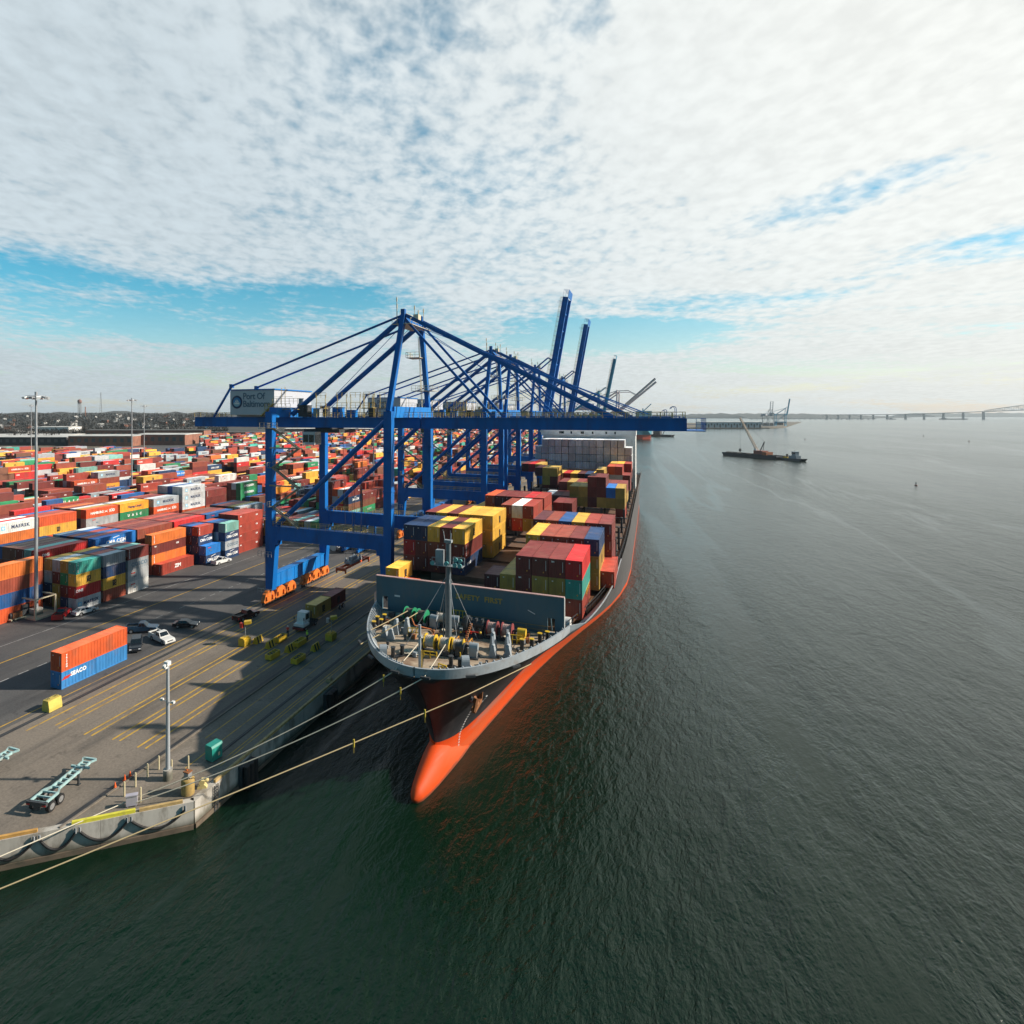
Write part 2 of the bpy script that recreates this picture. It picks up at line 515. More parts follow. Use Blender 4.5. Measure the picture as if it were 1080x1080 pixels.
class MB:
    """Collects shapes into one mesh."""

    def __init__(self):
        self.v, self.f, self.m, self.s = [], [], [], []

    def add(self, vs, fs, m=0, smooth=False):
        o = len(self.v)
        self.v += [tuple(a) for a in vs]
        for f in fs:
            self.f.append(tuple(i + o for i in f))
            self.m.append(m)
            self.s.append(smooth)
        return self

    def box(self, x0, x1, y0, y1, z0, z1, m=0):
        vs = [(x0, y0, z0), (x1, y0, z0), (x1, y1, z0), (x0, y1, z0), (x0, y0, z1), (x1, y0, z1), (x1, y1, z1), (x0, y1, z1)]
        return self.add(vs, [(3, 2, 1, 0), (4, 5, 6, 7), (0, 1, 5, 4), (1, 2, 6, 5), (2, 3, 7, 6), (3, 0, 4, 7)], m)

    def cbox(self, cx, cy, cz, sx, sy, sz, m=0):
        return self.box(cx - sx / 2, cx + sx / 2, cy - sy / 2, cy + sy / 2, cz - sz / 2, cz + sz / 2, m)

    def bar(self, p, q, w, h, m=0, up=(0, 0, 1), w2=None, h2=None):
        p, q = Vector(p), Vector(q)
        d = (q - p).normalized()
        u = Vector(up)
        if abs(d.dot(u)) > .98:
            u = Vector((0, 1, 0))
        a = d.cross(u).normalized()
        b = a.cross(d).normalized()
        w2, h2 = w2 or w, h2 or h
        vs = []
        for c, ww, hh in ((p, w, h), (q, w2, h2)):
            for i, j in ((-1, -1), (1, -1), (1, 1), (-1, 1)):
                vs.append(c + a * (i * ww / 2) + b * (j * hh / 2))
        return self.add(vs, [(3, 2, 1, 0), (4, 5, 6, 7), (0, 1, 5, 4), (1, 2, 6, 5), (2, 3, 7, 6), (3, 0, 4, 7)], m)

    def tube(self, p, q, r, n=8, m=0, r2=None, caps=True):
        p, q = Vector(p), Vector(q)
        d = (q - p).normalized()
        u = Vector((0, 0, 1)) if abs(d.z) < .9 else Vector((1, 0, 0))
        a = d.cross(u).normalized()
        b = a.cross(d).normalized()
        r2 = r if r2 is None else r2
        vs = []
        for c, rr in ((p, r), (q, r2)):
            for i in range(n):
                t = 2 * math.pi * i / n
                vs.append(c + a * (math.cos(t) * rr) + b * (math.sin(t) * rr))
        self.add(vs, [(i, (i + 1) % n, n + (i + 1) % n, n + i) for i in range(n)], m, True)
        if caps:
            self.add(vs[:n], [tuple(range(n))[::-1]], m)
            self.add(vs[n:], [tuple(range(n))], m)
        return self

    def path(self, pts, r, n=6, m=0):
        for a, b in zip(pts[:-1], pts[1:]):
            self.tube(a, b, r, n, m, caps=False)
        return self

    def prism(self, poly, axis, a, b, m=0):
        """poly: list of 2-D points; extruded from a to b along axis ('x','y','z')."""
        def mk(p, t):
            return {'x': (t, p[0], p[1]), 'y': (p[0], t, p[1]), 'z': (p[0], p[1], t)}[axis]
        n = len(poly)
        vs = [mk(p, a) for p in poly] + [mk(p, b) for p in poly]
        return self.add(vs, [tuple(range(n))[::-1], tuple(range(n, 2 * n))] + [(i, (i + 1) % n, n + (i + 1) % n, n + i) for i in range(n)], m)

    def lathe(self, prof, c, n=12, m=0):
        vs, fs = [], []
        for r, z in prof:
            for i in range(n):
                t = 2 * math.pi * i / n
                vs.append((c[0] + r * math.cos(t), c[1] + r * math.sin(t), c[2] + z))
        for k in range(len(prof) - 1):
            for i in range(n):
                fs.append((k * n + i, k * n + (i + 1) % n, (k + 1) * n + (i + 1) % n, (k + 1) * n + i))
        self.add(vs, fs, m, True)
        self.add(vs[-n:], [tuple(range(n))], m)
        return self

    def ball(self, c, rx, ry, rz, nu=12, nv=8, m=0):
        vs, fs = [], []
        for j in range(nv + 1):
            ph = math.pi * j / nv
            for i in range(nu):
                t = 2 * math.pi * i / nu
                vs.append((c[0] + rx * math.sin(ph) * math.cos(t), c[1] + ry * math.sin(ph) * math.sin(t), c[2] - rz * math.cos(ph)))
        for j in range(nv):
            for i in range(nu):
                fs.append((j * nu + i, j * nu + (i + 1) % nu, (j + 1) * nu + (i + 1) % nu, (j + 1) * nu + i))
        return self.add(vs, fs, m, True)

    def rail(self, p, q, h=1.1, step=2.0, t=.07, m=0):
        p, q = Vector(p), Vector(q)
        n = max(1, int(round((q - p).length / step)))
        up = Vector((0, 0, h))
        for i in range(n + 1):
            a = p.lerp(q, i / n)
            self.bar(a, a + up, t, t, m)
        self.bar(p + up, q + up, t, t, m)
        self.bar(p + up * .5, q + up * .5, t * .8, t * .8, m)
        return self

    def mesh(self, name, mats):
        me = bpy.data.meshes.new(name)
        me.from_pydata(self.v, [], self.f)
        for mm in (mats if isinstance(mats, (list, tuple)) else [mats]):
            me.materials.append(mm)
        me.polygons.foreach_set('material_index', self.m)
        me.polygons.foreach_set('use_smooth', self.s)
        me.update()
        return me

    def build(self, name, mats, parent=None, loc=(0, 0, 0), rz=0.0):
        return ob(name, self.mesh(name, mats), parent, loc, rz)


def ob(name, data, parent=None, loc=(0, 0, 0), rz=0.0):
    o = bpy.data.objects.new(name, data)
    C.objects.link(o)
    o.location = loc
    o.rotation_euler = (0, 0, rz)
    if parent:
        o.parent = parent
    return o


def tag(o, label, cat, group=None, kind=None):
    if label:
        o['label'] = label
    if cat:
        o['category'] = cat
    if group:
        o['group'] = group
    if kind:
        o['kind'] = kind
    return o


def thing(name, label, cat, loc=(0, 0, 0), rz=0.0, group=None):
    o = bpy.data.objects.new(name, None)
    C.objects.link(o)
    o.location = loc
    o.rotation_euler = (0, 0, rz)
    o.empty_display_size = .5
    return tag(o, label, cat, group)


def copy_tree(o, parent=None):
    c = o.copy()
    C.objects.link(c)
    c.parent = parent
    for ch in o.children:
        copy_tree(ch, c)
    return c


TXT = {}


def text_mesh(s, mat, size=1.0, spacing=1.0, bold=0.0, align='CENTER', res=2):
    key = (s, mat.name, size, spacing, bold, align)
    if key in TXT:
        return TXT[key]
    cu = bpy.data.curves.new('lettering', 'FONT')
    cu.body = s
    cu.size = size
    cu.align_x = align
    cu.align_y = 'CENTER'
    cu.space_character = spacing
    cu.offset = bold
    cu.extrude = .012
    cu.resolution_u = res
    tmp = bpy.data.objects.new('lettering', cu)
    me = bpy.data.meshes.new_from_object(tmp)
    me.name = 'lettering'
    me.materials.clear()
    me.materials.append(mat)
    bpy.data.objects.remove(tmp)
    TXT[key] = me
    return me


FACE_X = (R(90), 0, R(90))       # reads when looked at from +X
FACE_Y = (R(90), 0, 0)           # reads when looked at from -Y


def letter(parent, s, mat, loc, size, face, spacing=1.0, bold=0.0, align='CENTER', name='lettering'):
    o = ob(name, text_mesh(s, mat, size, spacing, bold, align), parent, loc)
    o.rotation_euler = face
    return o


# ------------------------------------------------------------------ the setting: water, land, quay
def sheet(name, poly, z, mat, kind='structure'):
    mb = MB()
    mb.add([(x, y, z) for x, y in poly], [tuple(range(len(poly)))])
    o = mb.build(name, mat)
    o['kind'] = kind
    return o


mb = MB()
mb.add([(-20000, -3000, 0), (30000, -3000, 0), (30000, 30000, 0), (-20000, 30000, 0)], [(0, 1, 2, 3)])
o = mb.build('water', water_m)
o['kind'] = 'structure'

EX = -45.7                      # edge of the quay
coast = [(EX, 49.8), (-60, 36.8), (-60, -500), (-12000, -500), (-12000, 12000), (-900, 12000), (-700, 3600), (300, 3200), (700, 4000),
         (761, 3897), (400, 2300), (340, 2170), (EX, 1960)]
mb = MB()
n = len(coast)
cc = coast[::-1]
mb.add([(x, y, Q - .02) for x, y in cc], [tuple(range(n))])
mb.add([(x, y, Q - .02) for x, y in cc] + [(x, y, -6) for x, y in cc], [(i, (i + 1) % n, n + (i + 1) % n, n + i) for i in range(n)])
o = mb.build('ground', land_m)
o['kind'] = 'structure'
sheet('yard_pavement', [(-79.4, -200), (-79.4, 1900), (-620, 1900), (-620, 200), (-420, -200)], Q - .012, asphalt)
sheet('quay_apron', [(-79.4, -200), (-60, -200), (-60, 36.8), (-56.0, 40.45), (-56.0, 1900), (-79.4, 1900)], Q - .006, apron_m)
sheet('quay_edge_paving', [(-56.0, 40.45), (EX, 49.8), (EX, 1900), (-56.0, 1900)], Q - .003, strip_m)

# painted lines and crane rails in the paving
mb = MB()


def line(x, y0, y1, w, m=0, z=Q + .001):
    mb.add([(x - w / 2, y0, z), (x + w / 2, y0, z), (x + w / 2, y1, z), (x - w / 2, y1, z)], [(0, 1, 2, 3)], m)


for x, y0 in ((-72.9, 54.2), (-74.0, 54.5), (-68.4, 54.4), (-67.3, 54.6), (-64.0, 55.0), (-62.9, 55.2), (-59.6, 55.0), (-58.5, 55.2)):
    y = y0
    while y < 700:
        seg = random.uniform(25, 60)
        line(x, y, min(y + seg, 700), .27)
        y += seg + (random.choice((0, .0, 1.2)))
line(-80.4, 30, 700, .22)
line(-76.3, 52, 700, .26)
line(-101, 60, 700, .28)
y = 50
while y < 600:
    line(-94, y, y + 1.7, .16, 1)
    y += 3.2
line(-108.2, 60, 600, .14, 1)
line(-53.2, 60, 700, .16)
line(-50.9, 54, 700, .14)
line(-47.9, 56, 700, .14)
line(-47.4, 56, 700, .12)
o = mb.build('road_markings', [paint_y, paint_w])
o['kind'] = 'structure'
mb = MB()
line(-78.1, -50, 1500, .75, 0, Q + .003)
line(-55.8, 40.7, 1500, .55, 0, Q + .003)
line(-49.2, 58, 1500, .55, 0, Q + .003)
for x in (-78.1, -49.2):
    mb.box(x - .07, x + .07, 58 if x > -60 else -50, 1500, Q + .001, Q + .05, 1)
mb.box(-55.35, -55.1, 41.1, 1200, Q - .02, Q + .12, 2)
o = mb.build('crane_rails', [rail_m, dark_steel, strip_m])
o['kind'] = 'structure'

# wall of the quay above the water
mb = MB()
qpts = [(EX, 1500), (EX, 49.8), (-60, 36.8), (-60, -120)]
for (x0, y0), (x1, y1) in zip(qpts[:-1], qpts[1:]):
    d = Vector((x1 - x0, y1 - y0, 0)).normalized()
    nrm = Vector((-d.y, d.x, 0))            # outwards
    Ln = math.hypot(x1 - x0, y1 - y0)
    k = 0.0
    while k < Ln - .01:
        step = min(9.1, Ln - k)
        a = Vector((x0, y0, 0)) + d * (k + .02)
        b = Vector((x0, y0, 0)) + d * (k + step - .02)
        vs = []
        for (off, z) in ((-.6, Q + .02), (.14, Q + .02), (.14, .55), (-.6, .55)):
            vs += [a + nrm * off + Vector((0, 0, z)), b + nrm * off + Vector((0, 0, z))]
        mb.add(vs, [(0, 1, 3, 2), (2, 3, 5, 4), (4, 5, 7, 6), (0, 2, 4, 6), (1, 7, 5, 3)][:3] + [(6, 4, 2, 0), (1, 3, 5, 7)], 0)
        # darker timber waling at the waterline
        vs = []
        for (off, z) in ((-.3, .50), (.30, .50), (.30, -.6), (-.3, -.6)):
            vs += [a + nrm * off + Vector((0, 0, z)), b + nrm * off + Vector((0, 0, z))]
        mb.add(vs, [(0, 1, 3, 2), (2, 3, 5, 4), (4, 5, 7, 6), (6, 4, 2, 0), (1, 3, 5, 7)], 1)
        k += step
qw = mb.build('quay_wall', [concrete, pbr('waling_timber', (.16, .12, .085), .9, vary=.4, scale=.8, dirt=(.03, .035, .025), dirt_amt=.8, dirt_scale=.4)])
tag(qw, 'stained pale concrete quay wall along the water left of the ship', 'quay wall')

# kerb timbers on the edge
def kerb(p, q, w, h, m, name, label, group=None):
    b = MB()
    b.bar((p[0], p[1], Q + .03 + h / 2), (q[0], q[1], Q + .03 + h / 2), w, h)
    return tag(b.build(name, m), label, 'kerb beam', group)


kerb((-54.5, 41.95), (-50.1, 45.95), .32, .34, yellow_lime, 'kerb_beam', 'bright lime yellow kerb beam on the quay edge left of the stout bollard')
kerb((-49.8, 46.2), (-46.6, 49.1), .30, .30, timber, 'kerb_beam', 'short tan kerb timber on the quay edge between lime beam and stout bollard')
kerb((-45.8, 53.2), (-45.8, 96), .30, .30, timber, 'kerb_beam', 'long tan kerb timber running beside the ship along the quay edge')
kerb((-59.9, 37.1), (-56.8, 39.9), .30, .28, pbr('kerb_orange', (.55, .30, .08), .7, vary=.25, scale=1.2), 'kerb_beam', 'orange tan kerb timber on the quay edge at the left picture border')

# hanging fender chains: arcs on the wall
def arc_fender(p, q, sag, label):
    b = MB()
    p, q = Vector(p), Vector(q)
    pts = []
    for i in range(15):
        t = i / 14
        c = p.lerp(q, t)
        c.z = p.z + (q.z - p.z) * t - sag * (1 - (2 * t - 1) ** 2)
        pts.append(c)
    b.path(pts, .13, 8)
    for e in (p, q):
        b.bar(e + Vector((0, 0, -.1)), e + Vector((0, 0, .45)), .25, .12, 1)
    tag(b.build('fender_hose', [black_rub, steel]), label, 'fender', 'black hoses hung in arcs on the quay wall')


chd = Vector((-14.3, -13.0, 0)).normalized()
chn = Vector((-chd.y, chd.x, 0))
base = Vector((EX, 49.8, 2.35)) + chn * .34
for k, (s0, s1, lab) in enumerate(((.9, 6.2, 'black hose hanging in an arc on quay wall just under the stout bollard'),
                                   (6.6, 11.0, 'black hose hanging in an arc on quay wall under the lime kerb beam'),
                                   (11.4, 14.6, 'black hose arc on quay wall left of the lime kerb beam'),
                                   (15.1, 19.2, 'black hose arc on quay wall at the left border of the photo'))):
    if s1 > 19.3:
        continue
    arc_fender(base + chd * s0, base + chd * s1, 1.35, lab)

# ladder and big rubber fender on the wall face
b = MB()
for dx in (-.28, .28):
    b.bar((EX + .32, 53 + dx, -.4), (EX + .32, 53 + dx, Q), .09, .12)
for i in range(9):
    b.bar((EX + .32, 52.72, .05 + i * .32), (EX + .32, 53.28, .05 + i * .32), .07, .07)
tag(b.build('wall_ladder', dark_steel), 'black ladder down the quay wall right of the stout bollard', 'ladder')
GF = 'black fenders along the quay wall'
for i, y in enumerate((58.2, 78, 98)):
    f = thing('rubber_fender', ('big black fender on the quay wall nearest the stout bollard', 'black fender on the quay wall beside the ship bow',
                                'black fender between the ship side and the quay beneath the breakwater')[i], 'fender', (EX + .2, y, 0), 0, GF)
    b = MB()
    b.box(0, .55, -1.2, 1.2, .2, 2.7)
    b.build('fender_panel', dark_steel, f)
    b = MB()
    for dy in (-.8, 0, .8):
        b.tube((.95, dy, .15), (.95, dy, 2.85), .38, 12)
    b.build('fender_tyre', black_rub, f)

# hills and far shores -----------------------------------------------------------
wood_m = ground_mat('wooded_hill', (.035, .032, .026), (.060, .052, .040), (.028, .027, .024), .02)
far_m = ground_mat('far_shore_wood', (.030, .038, .036), (.045, .052, .048), (.025, .030, .030), .004)


def ridge(name, pts, hts, depth, mat, base_z=Q - .1, seed=1):
    """A low ridge following pts, its crest heights hts, falling off to both sides."""
    rnd = random.Random(seed)
    P = []
    for (a, ha), (b_, hb) in zip(list(zip(pts, hts))[:-1], list(zip(pts, hts))[1:]):
        nseg = 26
        for i in range(nseg):
            t = i / nseg
            P.append((a[0] + (b_[0] - a[0]) * t, a[1] + (b_[1] - a[1]) * t, ha + (hb - ha) * t))
    vs, fs = [], []
    dx, dy = pts[-1][0] - pts[0][0], pts[-1][1] - pts[0][1]
    l = math.hypot(dx, dy)
    nx, ny = -dy / l, dx / l
    prof = ((-1, 0), (-.9, .35), (-.5, .72), (0, 1), (.6, .5), (1, 0))
    for x, y, h in P:
        hh = h * rnd.uniform(.86, 1.1)
        for off, k in prof:
            vs.append((x + nx * off * depth, y + ny * off * depth, base_z + hh * k * rnd.uniform(.93, 1.07)))
    m_ = len(prof)
    for i in range(len(P) - 1):
        for j in range(m_ - 1):
            fs.append((i * m_ + j, (i + 1) * m_ + j, (i + 1) * m_ + j + 1, i * m_ + j + 1))
    mb_ = MB()
    mb_.add(vs, fs, 0, True)
    o_ = mb_.build(name, mat)
    o_['kind'] = 'structure'
    return o_


def at(px, D):
    """Ground point D metres ahead of the viewpoint, px as in the notes."""
    s_, c_ = math.sin(YAW), math.cos(YAW)
    l_ = (px - 420) / 620 * D
    return (-s_ * D + c_ * l_, c_ * D + s_ * l_)


def hill_z(D):
    return Q - .05 + max(0.0, min(1.0, (D - 1250) / 1350)) * 44


mb = MB()
vs, fs = [], []
PXS = list(range(-300, 660, 20))
DS = [1240, 1450, 1700, 1950, 2200, 2400, 2600, 2800, 3400]
rh = random.Random(9)
for px in PXS:
    for D in DS:
        x, y = at(px, D)
        vs.append((x, y, hill_z(D) * rh.uniform(.95, 1.07) * (1 - max(0, (px - 200) / 900)) if D < 3000 else -1))
for i in range(len(PXS) - 1):
    for j in range(len(DS) - 1):
        fs.append((i * 9 + j, i * 9 + j + 1, (i + 1) * 9 + j + 1, (i + 1) * 9 + j))
mb.add([v if v[2] > Q else (v[0], v[1], Q - .1 if v[2] > 0 else -1) for v in vs], [f[::-1] for f in fs], 0, True)
o = mb.build('hillside', wood_m)
o['kind'] = 'structure'
ridge('hills', [at(-260, 3600), at(120, 3700), at(420, 4300), at(640, 5200)], (60, 56, 44, 30), 500, wood_m, seed=3)
ridge('far_shore', [at(690, 7600), at(760, 7000), at(860, 7200), at(930, 7600)], (34, 55, 52, 20), 500, far_m, 0, 5)
ridge('far_shore', [at(960, 10500), at(1090, 10500), at(1200, 10500)], (62, 74, 74), 500, far_m, 0, 6)

# ------------------------------------------------------------------ ship-to-shore cranes
CRANE_MESH = {}
stair_m = pbr('stair_steel', (.32, .29, .22), .6, vary=.2, scale=1)


def cmesh(key, fn):
    if key not in CRANE_MESH:
        CRANE_MESH[key] = fn()
    return CRANE_MESH[key]


def crane(loc, label, up=False, paint=None, tint='b', scale=1.0, rz=0.0, group='blue cranes along the quay', sign=True, detail=True):
    paint = paint or crane_blue
    g = thing('container_crane', label, 'crane', loc, rz, group)
    g.scale = (scale,) * 3
    k0 = tint

    def part(name, key, fn, parent=g, at_=(0, 0, 0), mats=None):
        me = cmesh((k0, key), lambda: fn().mesh(name, mats or paint))
        return ob(name, me, parent, at_)
    LX, SX, LY = -14.45, 14.45, 11.5
    # legs
    for sx, nm in ((LX, 'land'), (SX, 'sea')):
        for sy in (-LY, LY):
            def f(sx=sx):
                b = MB()
                b.bar((sx, 0, 17.2), (sx, 0, 42.6), 1.55, 1.75, up=(1, 0, 0))
                s = 1 if sx < 0 else -1
                b.prism([(sx - .9, 17.2), (sx + .9 * s + (1.2 if s > 0 else -1.2) * 1.0, 17.2), (sx + .95 * s if s > 0 else sx - .95, 3.0), (sx - .75 * s if s > 0 else sx + .75, 3.0)] if s > 0 else
                        [(sx + .9, 17.2), (sx - 2.1, 17.2), (sx - .95, 3.0), (sx + .75, 3.0)], 'y', -.8, .8)
                b.bar((sx, 0, 26.2), (sx, 0, 26.5), 1.75, 1.95, up=(1, 0, 0))
                b.bar((sx, 0, 34.2), (sx, 0, 34.5), 1.75, 1.95, up=(1, 0, 0))
                return b
            part('leg', 'leg' + nm, f, at_=(0, sy, 0))
    # portal beams across the quay, and beams along the rails
    for sy in (-LY, LY):
        part('portal_beam', 'portal', lambda: MB().box(-13.5, 13.5, -.75, .75, 14.3, 17.3).box(-14.0, -12.0, -.78, .78, 13.2, 14.3).box(12.0, 14.0, -.78, .78, 13.2, 14.3), at_=(0, sy, 0))
        if detail:
            part('railing', 'portalrail', lambda: MB().rail((-13.3, -.7, 17.3), (13.3, -.7, 17.3), 1.1, 2.2).rail((-13.3, .7, 17.3), (13.3, .7, 17.3), 1.1, 2.2), at_=(0, sy, 0), mats=rail_y)
    for sx in (LX, SX):
        def f():
            b = MB().box(-.75, .75, -10.4, 10.4, 3.3, 6.3)
            for yy in (-8.6, -6.2, -3.1, 0.2, 3.1, 6.4, 8.6):
                b.box(.75, .83, yy - .09, yy + .09, 3.3, 6.3)
                b.box(-.83, -.75, yy - .09, yy + .09, 3.3, 6.3)
            b.box(-.95, .95, -10.4, 10.4, 6.3, 6.42)
            return b
        part('sill_beam', 'sill', f, at_=(sx, 0, 0), mats=crane_light if k0 == 'b' else None)
        part('cross_beam', 'cross', lambda: MB().box(-.9, .9, -10.7, 10.7, 41.3, 43.6), at_=(sx, 0, 0), mats=crane_light if k0 == 'b' else None)
        if detail:
            for yy in (-12.4, -8.1, -3.9, 3.0, 7.3, 11.6):
                def f():
                    b = MB()
                    b.prism([(-2.1, 1.0), (-1.5, 2.4), (-.4, 3.1), (.4, 3.1), (1.5, 2.4), (2.1, 1.0), (1.7, .55), (-1.7, .55)], 'x', -.45, .45)
                    b.cbox(.62, -1.0, 1.6, .35, .9, .8)
                    b.cbox(.62, 1.1, 1.5, .4, .7, .9)
                    return b
                bg = part('bogie', 'bogie', f, at_=(sx, yy, 0), mats=bogie_or if k0 == 'b' else None)

                def f():
                    b = MB()
                    for q in (-1.55, -.5, .5, 1.55):
                        b.tube((-.2, q, .40), (.2, q, .40), .38, 12)
                    return b
                part('wheel_set', 'wheels', f, bg, mats=dark_steel)
    # long diagonals
    for sy in (-LY, LY):
        part('diagonal_brace', 'diag', lambda: MB().tube((-12.6, 0, 17.5), (13.7, 0, 40.6), .55, 10), at_=(0, sy, 0))
    # fixed girders and boom
    HX = 19.0
    for sy in (-4.6, 4.6):
        part('girder', 'girder', lambda: MB().box(-41.8, HX - .15, -.65, .65, 39.0, 41.25).box(-41.8, HX - .3, -1.0, 1.0, 41.25, 41.33), at_=(0, sy, 0))
        if detail:
            part('railing', 'girdrail', lambda: MB().rail((-41.6, -.95, 41.33), (-30, -.95, 41.33), 1.1, 2.0).rail((-15.5, -.95, 41.33), (HX - .5, -.95, 41.33), 1.1, 2.0)
                 .rail((-15.5, .95, 41.33), (HX - .5, .95, 41.33), 1.1, 2.0), at_=(0, sy, 0), mats=rail_y)

    def f():
        b = MB()
        for x in (-41, -34, -27, -20, -8, 0, 8, 17):
            b.bar((x, -4.0, 40.2), (x, 4.0, 40.2), .5, .6)
        return b
    part('girder_tie', 'gties', f)
    def f():
        b = MB()
        for sy in (-4.6, 4.6):
            b.box(.15, 50.2, sy - .6, sy + .6, -1.1, 1.15).box(.15, 50.2, sy - .95, sy + .95, 1.15, 1.22)
        for x in (2, 9, 16, 23, 30, 37, 44, 50):
            b.bar((x, -4.0, 0), (x, 4.0, 0), .5, .7)
        return b
    bm = part('boom', 'boom', f, at_=(HX, 0, 40.1))
    if up:
        bm.rotation_euler = (0, -up, 0)
        bm.scale = (1.09, 1, 1)
    if detail:
        for sy in (-4.6, 4.6):
            part('boom_railing', 'boomrail', lambda: MB().rail((.5, -.9, 1.22), (50, -.9, 1.22), 1.1, 2.0).rail((.5, .9, 1.22), (50, .9, 1.22), 1.1, 2.0), bm, (0, sy, 0), mats=rail_y)
    if detail:
        def f():
            b = MB()
            b.rail((50.2, -5.5, -.9), (53.2, -5.5, -.9), 2.1, 1.5)
            b.rail((53.2, -5.5, -.9), (53.2, 5.5, -.9), 2.1, 2)
            b.box(50.2, 53.2, -5.6, 5.6, -1.1, -.95)
            for y in (-3.8, 3.4):
                b.tube((48.6, y, 1.2), (48.6, y, 3.0), .06, 6)
                b.path([(48.6, y, 3.0), (48.4, y, 3.3), (47.9, y, 3.3), (47.7, y, 2.9)], .06, 6)
            return b
        part('tip_platform', 'tip', f, bm)
    # A-frame above the sea-side legs
    AX, AY, AZ = 15.0, 5.2, 63.0
    for s in (-1, 1):
        def f(s=s):
            b = MB().bar((SX, s * LY, 42.6), (AX, s * AY, AZ), 1.15, 1.0, up=(1, 0, 0))
            b.bar((AX, s * AY, AZ - .4), (AX, s * AY, AZ + 1.4), .9, .9, up=(1, 0, 0))
            return b
        part('mast_leg', 'mast%d' % s, f)
        part('backstay_strut', 'bstrut%d' % s, lambda s=s: MB().tube((AX - .6, s * AY, AZ - .8), (-12.6, s * 5.6, 42.0), .58, 10))
        part('back_tie', 'btie%d' % s, lambda s=s: MB().tube((AX - .6, s * AY, AZ), (-30.6, s * 4.9, 48.9), .26, 8).tube((-30.6, s * 4.9, 48.9), (-36.4, s * 4.6, 41.3), .30, 8).cbox(-30.6, s * 4.9, 48.9, .9, .8, .9))
        if not up:
            part('forestay', 'fore%d' % s, lambda s=s: MB().bar((AX + .5, s * AY, AZ + .1), (HX + 38, s * 4.6, 41.2), .45, .75)
                 .bar((AX + .5, s * AY, AZ - .8), (HX + 15.5, s * 4.6, 41.2), .34, .5).bar((HX + 15.5, s * 4.6, 41.2), (HX + 15.5, s * 4.6, 42.6), .8, .9))
        else:
            def f(s=s):
                b = MB()
                bx = HX + math.cos(up) * 26
                bz = 40.1 + math.sin(up) * 26
                mid_ = ((AX + bx) / 2 + 1.5, s * 5, (AZ + bz) / 2 + 3.0)
                b.bar((AX + .5, s * AY, AZ), mid_, .4, .6)
                b.bar(mid_, (bx, s * 4.6, bz), .4, .6)
                return b
            part('forestay', 'foreup%d%.2f' % (s, up), f)

    def f():
        b = MB().bar((AX, -AY, AZ - .6), (AX, AY, AZ - .6), 1.2, 1.3)
        b.bar((AX, -AY - 2.6, AZ - 10), (AX, AY + 2.6, AZ - 10), .01, .01)
        return b
    part('apex_beam', 'apexb', lambda: MB().bar((AX, -AY, AZ - .6), (AX, AY, AZ - .6), 1.2, 1.3))
    if detail:
        def f():
            b = MB()
            b.box(AX - 2.2, AX + 2.0, -AY - 1.0, AY + 1.0, AZ - 1.9, AZ - 1.78)
            b.rail((AX - 2.2, -AY - 1, AZ - 1.8), (AX - 2.2, AY + 1, AZ - 1.8), 1.1, 1.5)
            b.rail((AX + 2.0, -AY - 1, AZ - 1.8), (AX + 2.0, AY + 1, AZ - 1.8), 1.1, 1.5)
            b.rail((AX - 1.2, -AY + 1, AZ + .2), (AX - 1.2, AY - 1, AZ + .2), 1.1, 1.5)
            b.cbox(AX + .3, 2.0, AZ + .7, 1.2, 1.6, 1.2)
            for x, y, h in ((AX - 1.2, -AY - .6, 3.6), (AX - 1.6, -AY + .2, 5.2), (AX, 1.2, 4.3), (AX + .5, 2.2, 3.4), (AX + .6, AY, 4.2)):
                b.tube((x, y, AZ - 1.8), (x, y, AZ + h - 1), .07, 6)
                b.tube((x, y, AZ + h - 2), (x, y, AZ + h - 1.2), .14, 6)
            return b
        part('apex_platform', 'apexp', f, mats=cream_p)

        def f():
            b = MB()
            x, y = AX - .8, 8.2
            for dy in (-.3, .3):
                b.bar((x, y + dy, 42), (x - .2, y - 2 + dy, 60), .09, .09)
            for i in range(30):
                z = 42 + i * .6
                b.bar((x - .2 * i / 30, y - 2 * i / 30 - .3, z), (x - .2 * i / 30, y - 2 * i / 30 + .3, z), .05, .05)
            b.box(x - 2.8, x + .6, y - 3.4, y + .8, 55.0, 55.1)
            b.rail((x - 2.8, y - 3.4, 55.1), (x + .6, y - 3.4, 55.1), 1.2, 1)
            b.rail((x - 2.8, y - 3.4, 55.1), (x - 2.8, y + .8, 55.1), 1.2, 1)
            b.box(x - 2.2, x + 3, y - 1.4, y + 2.6, 47.4, 47.5)
            b.rail((x - 2.2, y - 1.4, 47.5), (x + 3, y - 1.4, 47.5), 1.2, 1)
            b.rail((x - 2.2, y + 2.6, 47.5), (x + 3, y + 2.6, 47.5), 1.2, 1)
            return b
        part('mast_ladder', 'mladder', f, mats=cream_p)

        for (x, y) in ((2.5, -9.5), (5.5, -9.0), (-3, -9), (4, 0), (9, -9.5), (11.5, -7)):
            def f():
                b = MB()
                for dx in (-1.1, 1.1):
                    b.bar((dx, 0, 41.3), (dx, 0, 46.3), .1, .1)
                b.rail((-1.3, 0, 43.4), (1.3, 0, 43.4), 1.1, 1.3)
                b.rail((-1.3, 0, 45.6), (1.3, 0, 45.6), 1.1, 1.3)
                b.box(-1.3, 1.3, -.8, .8, 43.3, 43.4)
                return b
            part('service_platform', 'serv', f, at_=(x, y, 0), mats=rail_y)
